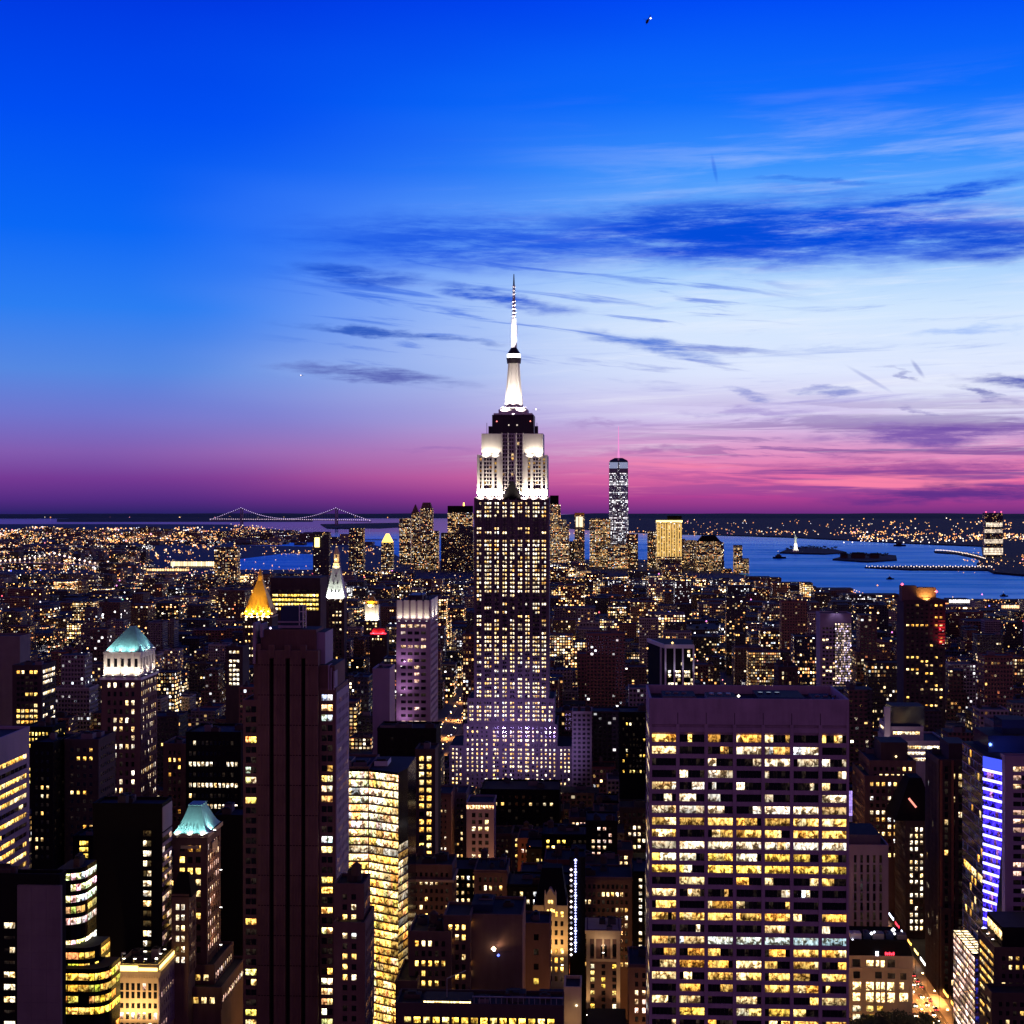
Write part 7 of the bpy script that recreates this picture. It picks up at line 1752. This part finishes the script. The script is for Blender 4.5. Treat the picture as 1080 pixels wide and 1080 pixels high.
# ------------------------------------------------------------------ aircraft
def helicopter():
    Y = 1700.0; x, z = PX(683, Y), PZ(683, 22, Y); t = Thing('helicopter', 'tiny dark helicopter with a white light high in the blue sky', 'helicopter', x, Y, z)
    P = lambda u, v, w: (x + u * .5 + w * .2, Y + v, z + u * .87 + w)
    b = MB(); pr = [(-3.2, .3), (-2.4, 1.1), (-.8, 1.5), (.8, 1.3), (1.8, .7), (5.5, .3)]
    for (u0, r0), (u1, r1) in zip(pr, pr[1:]): b.tube(P(u0, 0, 0), P(u1, 0, 0), r0, 8, 0, r1)
    b.box(x + 2.3, x + 3.1, Y - .1, Y + .1, z + 4.4, z + 6.4); t.part(b, 'fuselage', ['dark_metal'])
    b = MB()
    for k in range(4): a = k * math.pi / 2 + .4; b.tube(P(-.6, 0, 1.8), (x - .4 + 5 * math.cos(a), Y + 5 * math.sin(a), z + 1.6), .12, 4)
    t.part(b, 'rotor', ['dark_metal']); b = MB(); b.tube((x - 2, Y - 1.2, z - 4), (x + .6, Y - 1.2, z - 1.4), .12, 4); b.tube((x - 2, Y + 1.2, z - 4), (x + .6, Y + 1.2, z - 1.4), .12, 4); t.part(b, 'skid', ['dark_metal'])
    b = MB(); b.octa((x + 3.2, Y - .4, z + 2.6), 1.1, (3, 3, 3.4, 1)); t.part(b, 'light', ['lamps'])
helicopter()
def airliner(px, py, Y, label, e):
    x, z = PX(px, Y), PZ(px, py, Y); t = Thing('airliner', label, 'airliner', x, Y, z); b = MB()
    for (u0, r0), (u1, r1) in zip([(-18, .4), (-15, 1.8), (10, 1.9), (18, .5)], [(-15, 1.8), (10, 1.9), (18, .5), (19, .2)]): b.tube((x, Y + u0, z), (x, Y + u1, z), r0, 8, 0, r1)
    t.part(b, 'fuselage', ['white_metal']); b = MB(); b.prism([(x - 16, Y + 5), (x, Y - 4), (x + 16, Y + 5), (x + 16, Y + 7), (x, Y + 3), (x - 16, Y + 7)], z - .6, z - .3, bottom=True); b.box(x - .2, x + .2, Y + 13, Y + 18, z, z + 6); t.part(b, 'wing', ['white_metal'])
    b = MB(); b.octa((x, Y - 18.6, z), 3.4, e); t.part(b, 'landing_light', ['lamps'])
airliner(565.5, 432, 6000, 'distant airliner light just right of the spired skyscraper top', (3, 2.9, 2.8, 1)); airliner(318, 396, 8000, 'distant airliner light in the cloud bar left of the spire', (2.4, 2, 2, 1))
# ------------------------------------------------------------------ the city between the landmarks
def in_poly(x, y, P):
    c = False; j = len(P) - 1
    for i in range(len(P)):
        if (P[i][1] > y) != (P[j][1] > y) and x < (P[j][0] - P[i][0]) * (y - P[i][1]) / (P[j][1] - P[i][1]) + P[i][0]: c = not c
        j = i
    return c
SHOWN += [(-10, 100, 5850, 603), (598, 660, 1500, 745), (464, 486, 1700, 792), (962, 1004, 780, 1086), (248, 347, 5600, 603), (383, 420, 6500, 592), (765, 800, 6000, 598), (800, 830, 6000, 606), (830, 862, 6000, 612), (862, 900, 6000, 618), (900, 950, 6000, 624), (950, 1100, 6000, 630), (673, 683, 7000, 600), (616, 622, 7000, 592), (226, 500, 9000, 600), (578, 765, 5400, 596), (0, 230, 9000, 573), (160, 226, 9000, 603),
          (338, 420, 9000, 590), (244, 258, 1900, 700), (270, 290, 1900, 662), (255, 290, 2000, 655)]
WALLC = [((.11, .06, .05), 'brown brick'), ((.05, .042, .045), 'dark brick'), ((.14, .12, .13), 'grey'), ((.22, .18, .19), 'pale stone'), ((.04, .04, .055), 'dark glass'), ((.16, .075, .06), 'red brick')]
rng = random.Random(2024)
LOTS = []
def try_lot(x0, x1, y0, y1, h, lit, st):
    for (a, b, c, d) in SOLID:
        if x0 < b + 1 and x1 > a - 1 and y0 < d + 1 and y1 > c - 1: return
    for a in AVES:
        if x0 < a + 15.5 and x1 > a - 15.5 and y1 < 2600: return
    xc, yc = (x0 + x1) / 2, (y0 + y1) / 2
    if not in_poly(xc, yc, city_outline): return
    base = gz(xc, yc)
    pa, pb = proj(x0, y0, 0)[0], proj(x1, y0, 0)[0]
    if pb < -50 or pa > 1130: return
    d = proj(xc, y0, 0)[2]; dbk = proj(xc, y1, 0)[2]
    zt = base + h
    for (a, b, Yh, yb) in SHOWN:
        if y0 < Yh and pa < b - .4 and pb > a + .4:
            zt = min(zt, EYE - (yb + 1.5 - HOR) / FPX * dbk)
    h = zt - base
    if h < 7: return
    LOTS.append(dict(x0=x0, x1=x1, y0=y0, y1=y1, zt=zt, base=base, lit=lit, st=st, pa=pa, pb=pb, d=d, py=HOR + (EYE - zt) / d * FPX, seed=rng.random(), wc=rng.randrange(6), kind=rng.random()))
Y = 600.0
while Y < 6800:
    far = Y > 2600
    bd = 62 if not far else 56
    rows = [(Y, Y + bd * .47), (Y + bd * .53, Y + bd)] if Y < 2600 else [(Y, Y + bd)]
    for (ya, yb) in rows:
        x = PX(-60, ya)
        xe = PX(1140, ya)
        while x < xe:
            w = rng.uniform(13, 34) if Y < 1500 else (rng.uniform(16, 42) if Y < 2600 else rng.uniform(22, 62))
            px = proj(x, ya, 0)[0]
            r = rng.random()
            if Y < 1000: h = rng.uniform(22, 70) if r < .8 else rng.uniform(60, 110)
            elif Y < 1700: h = rng.uniform(18, 60) if r < .75 else (rng.uniform(55, 105) if r < .96 else rng.uniform(100, 150))
            elif Y < 3000: h = rng.uniform(14, 42) if r < .78 else (rng.uniform(40, 75) if r < .97 else rng.uniform(70, 120))
            elif Y < 5300: h = rng.uniform(12, 28) if r < .8 else (rng.uniform(26, 55) if r < .975 else rng.uniform(50, 85))
            else:
                core = 400 < px < 800
                h = (rng.uniform(20, 60) if r < .6 else rng.uniform(50, 110)) if core else (rng.uniform(10, 26) if r < .85 else rng.uniform(25, 60))
            q = rng.random()
            lit = .015 + .06 * rng.random() if q < .5 else (.07 + .15 * rng.random() if q < .88 else .25 + .45 * rng.random())
            dist_ = .5 + .5 * math.sin(x * .0043 + 1.3) * math.sin(Y * .0031 + .6) + .35 * math.sin(x * .011 + Y * .007)
            lit *= max(.3, .35 + 1.25 * dist_)
            if Y > 3000 and 580 < px < 860: lit *= 1.5
            st = 2.0 + min(Y, 6000) / 2000
            if rng.random() < .94: try_lot(x, x + w - rng.uniform(.2, 1.2), ya + rng.uniform(0, 3), yb, h, lit, st)
            x += w
    Y += 80
# low boroughs beyond the river
Y = 6900.0
while Y < 13500:
    x = PX(-40, Y)
    while x < PX(440, Y):
        w = rng.uniform(40, 140)
        if rng.random() < .6:
            r = rng.random(); try_lot(x, x + w * .8, Y, Y + 90, rng.uniform(9, 20) if r < .93 else rng.uniform(20, 60), .012 + .13 * rng.random() ** 3, 5.5)
        x += w
    Y += 190

# which of them show, and how much
NP = 540; grid = np.zeros((NP, NP), dtype=bool)
ev = [('h', r[0], r) for r in RECTS] + [('l', l['y0'], l) for l in LOTS]
ev.sort(key=lambda e: e[1])
for kind, _, e in ev:
    a, b, tp, bt = (e[1], e[2], e[3], e[4]) if kind == 'h' else (e['pa'], e['pb'], e['py'], HOR + (EYE - e['base']) / e['d'] * FPX)
    i0, i1, j0, j1 = max(0, int(a / 2)), min(NP, int(math.ceil(b / 2))), max(0, int(tp / 2)), min(NP, int(bt / 2) + 1)
    if i1 <= i0 or j1 <= j0:
        if kind == 'l': e['vis'] = 0
        continue
    if kind == 'l': e['vis'] = int((~grid[j0:j1, i0:i1]).sum())
    grid[j0:j1, i0:i1] = True
order = sorted(LOTS, key=lambda l: -l['vis'])
N_OWN = 205
own = [l for l in order[:N_OWN] if l['vis'] >= 14]
rest = [l for l in LOTS if l not in own] if False else [l for l in order if l['vis'] < 14 or l not in own]

def lot_mesh(b, l):
    c, _ = WALLC[l['wc']]; s = .8 + .5 * l['seed']
    b.cbc = (c[0] * s, c[1] * s, c[2] * s, l['seed'] * .99 + (1.0 if (l['seed'] * 613) % 1 < .13 else 0))
    k = (l['seed'] * 977) % 1
    pu, pv = 2.6 + 1.6 * k, 3.3 + .9 * ((k * 7) % 1)
    if l['y0'] > 2600: pu *= 1.25; pv *= 1.15
    b.cbw = (l['lit'], pu, pv, l['st'] * (.35 + 1.3 * ((l['seed'] * 431) % 1))); b.u0 = -.3
    x0, x1, y0, y1, zt = l['x0'], l['x1'], l['y0'], l['y1'], l['zt']; z0 = l['base'] - 1; h = zt - l['base']
    if l['kind'] < .22 and h > 34 and x1 - x0 > 14:       # setback
        q = .72; b.box(x0, x1, y0, y1, z0, l['base'] + h * q, 0, 1); i = (x1 - x0) * .16
        b.box(x0 + i, x1 - i, y0 + 3, y1 - 2, l['base'] + h * q - .1, zt, 0, 1); return x0 + i, x1 - i, y0 + 3, y1 - 2
    b.box(x0, x1, y0, y1, z0, zt, 0, 1)
    return x0, x1, y0, y1

# the mass of lesser buildings
b = MB()
for l in rest:
    r = lot_mesh(b, l)
    if l['y0'] < 3200 and l['kind'] > .45:
        k = (l['seed'] * 311) % 1; cx, cyy = r[0] + (r[1] - r[0]) * (.3 + .4 * k), r[2] + (r[3] - r[2]) * .5
        b.cbw = (0, 50, 50, 0); b.box(cx - 2.6, cx + 2.6, cyy - 2.6, cyy + 2.6, l['zt'] - .1, l['zt'] + 2 + 2.4 * k, 1, 1)
o = stuff(b.build('city_buildings', ['facade', 'tar_roof'])); o['label'] = 'the unending mass of lesser city buildings with dotted lit windows'; o['category'] = 'city'

# the larger ones, one thing each, told apart in words
def look(l):
    h = l['zt'] - l['base']; w = l['x1'] - l['x0']
    size = 'slim' if h / w > 3 else ('squat' if h / w < .9 else ('broad' if w > 30 else 'mid-size'))
    lit = 'mostly dark' if l['lit'] < .10 else ('sparsely lit' if l['lit'] < .25 else ('well lit' if l['lit'] < .5 else 'brightly lit'))
    return f"{lit} {size} {WALLC[l['wc']][1]} building"
cells = {}
for l in own:
    cx = (l['pa'] + l['pb']) / 2; cyy = l['py']
    best = min(MARKS, key=lambda m: (m[1] - cx) ** 2 + ((m[2] - cyy) * 1.0) ** 2)
    dx, dy = cx - best[1], cyy - best[2]
    rel = ('left of' if dx < 0 else 'right of') if abs(dx) > abs(dy) else ('behind' if dy < 0 else 'in front of')
    l['cell'] = (best[0], rel); l['dist'] = math.hypot(dx, dy); cells.setdefault((best[0], rel, look(l)), []).append(l)
ORD = ['nearest', 'second nearest', 'third nearest', 'fourth nearest', 'fifth nearest', 'sixth nearest', 'seventh nearest']
for (mk, rel, lk), L in cells.items():
    L.sort(key=lambda l: l['dist'])
    for i, l in enumerate(L):
        l['label'] = f"{lk}, {rel} {mk}" if len(L) == 1 else f"{lk}, {ORD[min(i, 6)]} {rel} {mk}"
for l in own:
    x, y = (l['x0'] + l['x1']) / 2, (l['y0'] + l['y1']) / 2
    t = Thing('city_building', l['label'], 'building', x, y, l['base'])
    if l['y0'] < 1150:                                    # near enough for its windows to be told apart
        rr = random.Random(int(l['seed'] * 1e6)); w = MB(); wins = []; x0, x1, y0, y1, zt = l['x0'], l['x1'], l['y0'], l['y1'], l['zt']
        wm = ('brown_brick', 'dark_brick', 'grey_concrete', 'limestone', 'black_panel', 'red_brick')[l['wc']]
        w.box(x0 + .36, x1 - .36, y0 + .36, y1 - .36, -1, zt, 0, 1); zb = max(2, EYE - (1090 - HOR) / FPX * l['d'], zt - 45)
        kw = dict(pu=rr.uniform(2.3, 3.4), pv=rr.uniform(3.3, 4.2), ww=rr.uniform(.42, .62), wh=rr.uniform(.45, .6), lit=min(.8, l['lit'] * 2.3 + .16), st=rr.uniform(1.4, 3.2), pal=rr.choice(('warm', 'warm', 'gold', 'white', 'yellow', 'pink')), cluster=rr.uniform(.1, .6), rng=rr, rec=.34)
        facade(w, wins, (x0, y0), (1, 0), (0, -1), x1 - x0, zt, zb, **kw)
        if x0 > 0: facade(w, wins, (x0, y1 - .02), (0, -1), (-1, 0), y1 - y0 - .04, zt - .02, zb, **kw)
        elif x1 < 0: facade(w, wins, (x1, y0 + .02), (0, 1), (1, 0), y1 - y0 - .04, zt - .02, zb, **kw)
        t.part(w, 'wall', [wm, 'tar_roof']); add_windows(t, wins, 30); r = (x0, x1, y0, y1)
        b = MB(); parapet(b, x0, x1, y0, y1, zt, 0, .9); b.box(x0 - .5, x1 + .5, y0 - .5, y0 - .13, zt - .9, zt - .2, 0); t.part(b, 'parapet', [wm])
        clutter(t, x0, x1, y0, y1, zt, rr, 3, rr.random() < .55)
        for k in range(rr.randrange(3)):
            px_, py_ = rr.uniform(x0 + 1, x1 - 1), rr.uniform(y0 + 1, y1 - 1); b = MB(); b.tube((px_, py_, zt - .2), (px_, py_, zt + rr.uniform(2, 6)), .12, 4); t.part(b, 'vent_pipe', ['steel'])
        continue
    b = MB(); r = lot_mesh(b, l); t.part(b, 'wall', ['facade', 'tar_roof'])
    if l['y0'] < 3500:
        b = MB(); parapet(b, l['x0'], l['x1'], l['y0'], l['y1'], l['zt'] if r[0] == l['x0'] else l['base'] + (l['zt'] - l['base']) * .72, 0, .9); t.part(b, 'parapet', [('brown_brick', 'dark_brick', 'grey_concrete', 'limestone', 'dark_metal', 'red_brick')[l['wc']]])
        rr = random.Random(int(l['seed'] * 1e6)); clutter(t, r[0], r[1], r[2], r[3], l['zt'], rr, 2 if l['y0'] < 1400 else 1, rr.random() < .4 and l['wc'] in (0, 1, 5, 3))

# ------------------------------------------------------------------ points of light on the ground far away
def lamp_field(name, label, pts):
    b = MB()
    for (x, y, z, r, e) in pts: b.octa((x, y, z), r, e)
    o = stuff(b.build(name, ['lamps'])); o['label'] = label; o['category'] = 'lights'
AMB = [((1, .40, .09), .55), ((1, .58, .22), .22), ((1, .82, .6), .15), ((.9, .9, 1), .05), ((1, .3, .35), .03)]
def amb(r, k):
    q = r.random(); a = 0
    for c, w in AMB:
        a += w
        if q <= a: break
    return (c[0] * k, c[1] * k, c[2] * k, 1)
r = random.Random(9); pts = []
def scatter(n, x0, x1, y0, y1, rs, k, clump=0.0, poly=None):
    i = 0; cx = cyy = None; tries = 0
    while i < n and tries < n * 8:
        tries += 1
        if cx is None or r.random() > clump: cx, cyy = r.uniform(x0, x1), r.uniform(y0, y1)
        px, py = cx + (r.gauss(0, 7) if clump else 0), cyy + (r.gauss(0, .8) if clump else 0)
        if not (x0 <= px <= x1 and y0 <= py <= y1): continue
        x, y, z = ground(px, py, 8)
        if poly and not in_poly(x, y, poly): continue
        d = math.hypot(x, y); pts.append((x, y, z + r.uniform(2, 8), d / FPX * rs * r.choice((.45, .5, .6, .8, 1.0)), amb(r, k * r.uniform(.4, 1.3)))); i += 1
CO = city_outline
scatter(560, -10, 240, 556, 572, .95, 2.6, .86, CO); scatter(700, -10, 250, 563, 606, .85, 2.4, .7, CO); scatter(130, 80, 215, 562, 572, 1.1, 3.0, .8, CO)
scatter(150, 240, 440, 553, 566, .7, 2.2, .6, CO); scatter(130, 240, 420, 577, 586, .7, 2.4, .7, CO); scatter(60, 250, 420, 601, 606, .7, 2, .4, CO)
lamp_field('street_lights', 'countless amber street lights across the far left boroughs', pts)
pts = []
scatter(420, 890, 1090, 560.5, 571.5, .8, 3.0, .8); scatter(150, 575, 890, 560, 565, .7, 2.2, .5); scatter(90, 575, 890, 548, 560, .7, 1.8, .3); scatter(120, 880, 1090, 546.5, 560, .8, 2.2, .6); scatter(40, 0, 420, 544.6, 546, .8, 2.0, .7)
scatter(70, 1010, 1090, 578, 606, .8, 2.2, .5)
lamp_field('harbour_lights', 'dense amber lights along the far harbour shore', pts)
pts = []
for k in range(34):
    f = k / 33; px = 987 + 52 * f; py = 581.2 + 9 * f ** 1.8; x, y, z = ground(px, py, 5); pts.append((x, y, z + 6, 2.6, (2.4, 1.9, 1.5, 1)))
for k in range(46):
    px = 914 + 132 * k / 45; x, y, z = ground(px, 598.6 + .8 * (k % 2), 4); pts.append((x, y, z + 6, 2.0 if px < 960 else 2.6, (2, 1.6, 1.4, 1)))
for k in range(16): px = 890 + 9 * k; x, y, z = ground(px, 571.5 + r.uniform(0, 2), 4); pts.append((x, y, z + 8, 4.4, (2.6, 2.2, 1.8, 1)))
lamp_field('quay_lights', 'white lamps strung along the curved quay and piers', pts)
pts = []
for a in AVES:
    for y in range(1150, 4900, 45):
        for s in (-1, 1):
            if in_poly(a, y, CO): pts.append((a + s * 9, y + r.uniform(-8, 8), gz(a, y) + 8.5, .35 + y / 4200, amb(r, 3.0)))
for y in range(660, 6600, 80):
    for x in np.arange(PX(-10, y), PX(1090, y), 70 if y < 3000 else 120):
        if r.random() < .5 and in_poly(x, y + 70, CO): pts.append((x + r.uniform(-9, 9), y + 70, gz(x, y) + 8.5, .35 + y / 4200, amb(r, 2.8)))
for k in range(150):  # coloured sign lights added at random spots for variety
    y = r.uniform(900, 5200); x = PX(r.uniform(0, 1080), y)
    if in_poly(x, y, CO): c = r.choice(((2.6, .3, .4), (.4, .5, 2.8), (2.4, .6, 1.8), (2.2, 2.2, 2.6), (2.8, .9, .2), (.5, 1.6, 1.2))); pts.append((x, y, r.uniform(12, 42), .6 + y / 2600, (*c, 1)))
lamp_field('street_lights', 'amber street lights and added coloured lights between the nearer city blocks', pts)
print('LOTS', len(LOTS), 'own', len(own), 'objects', len(bpy.data.objects))
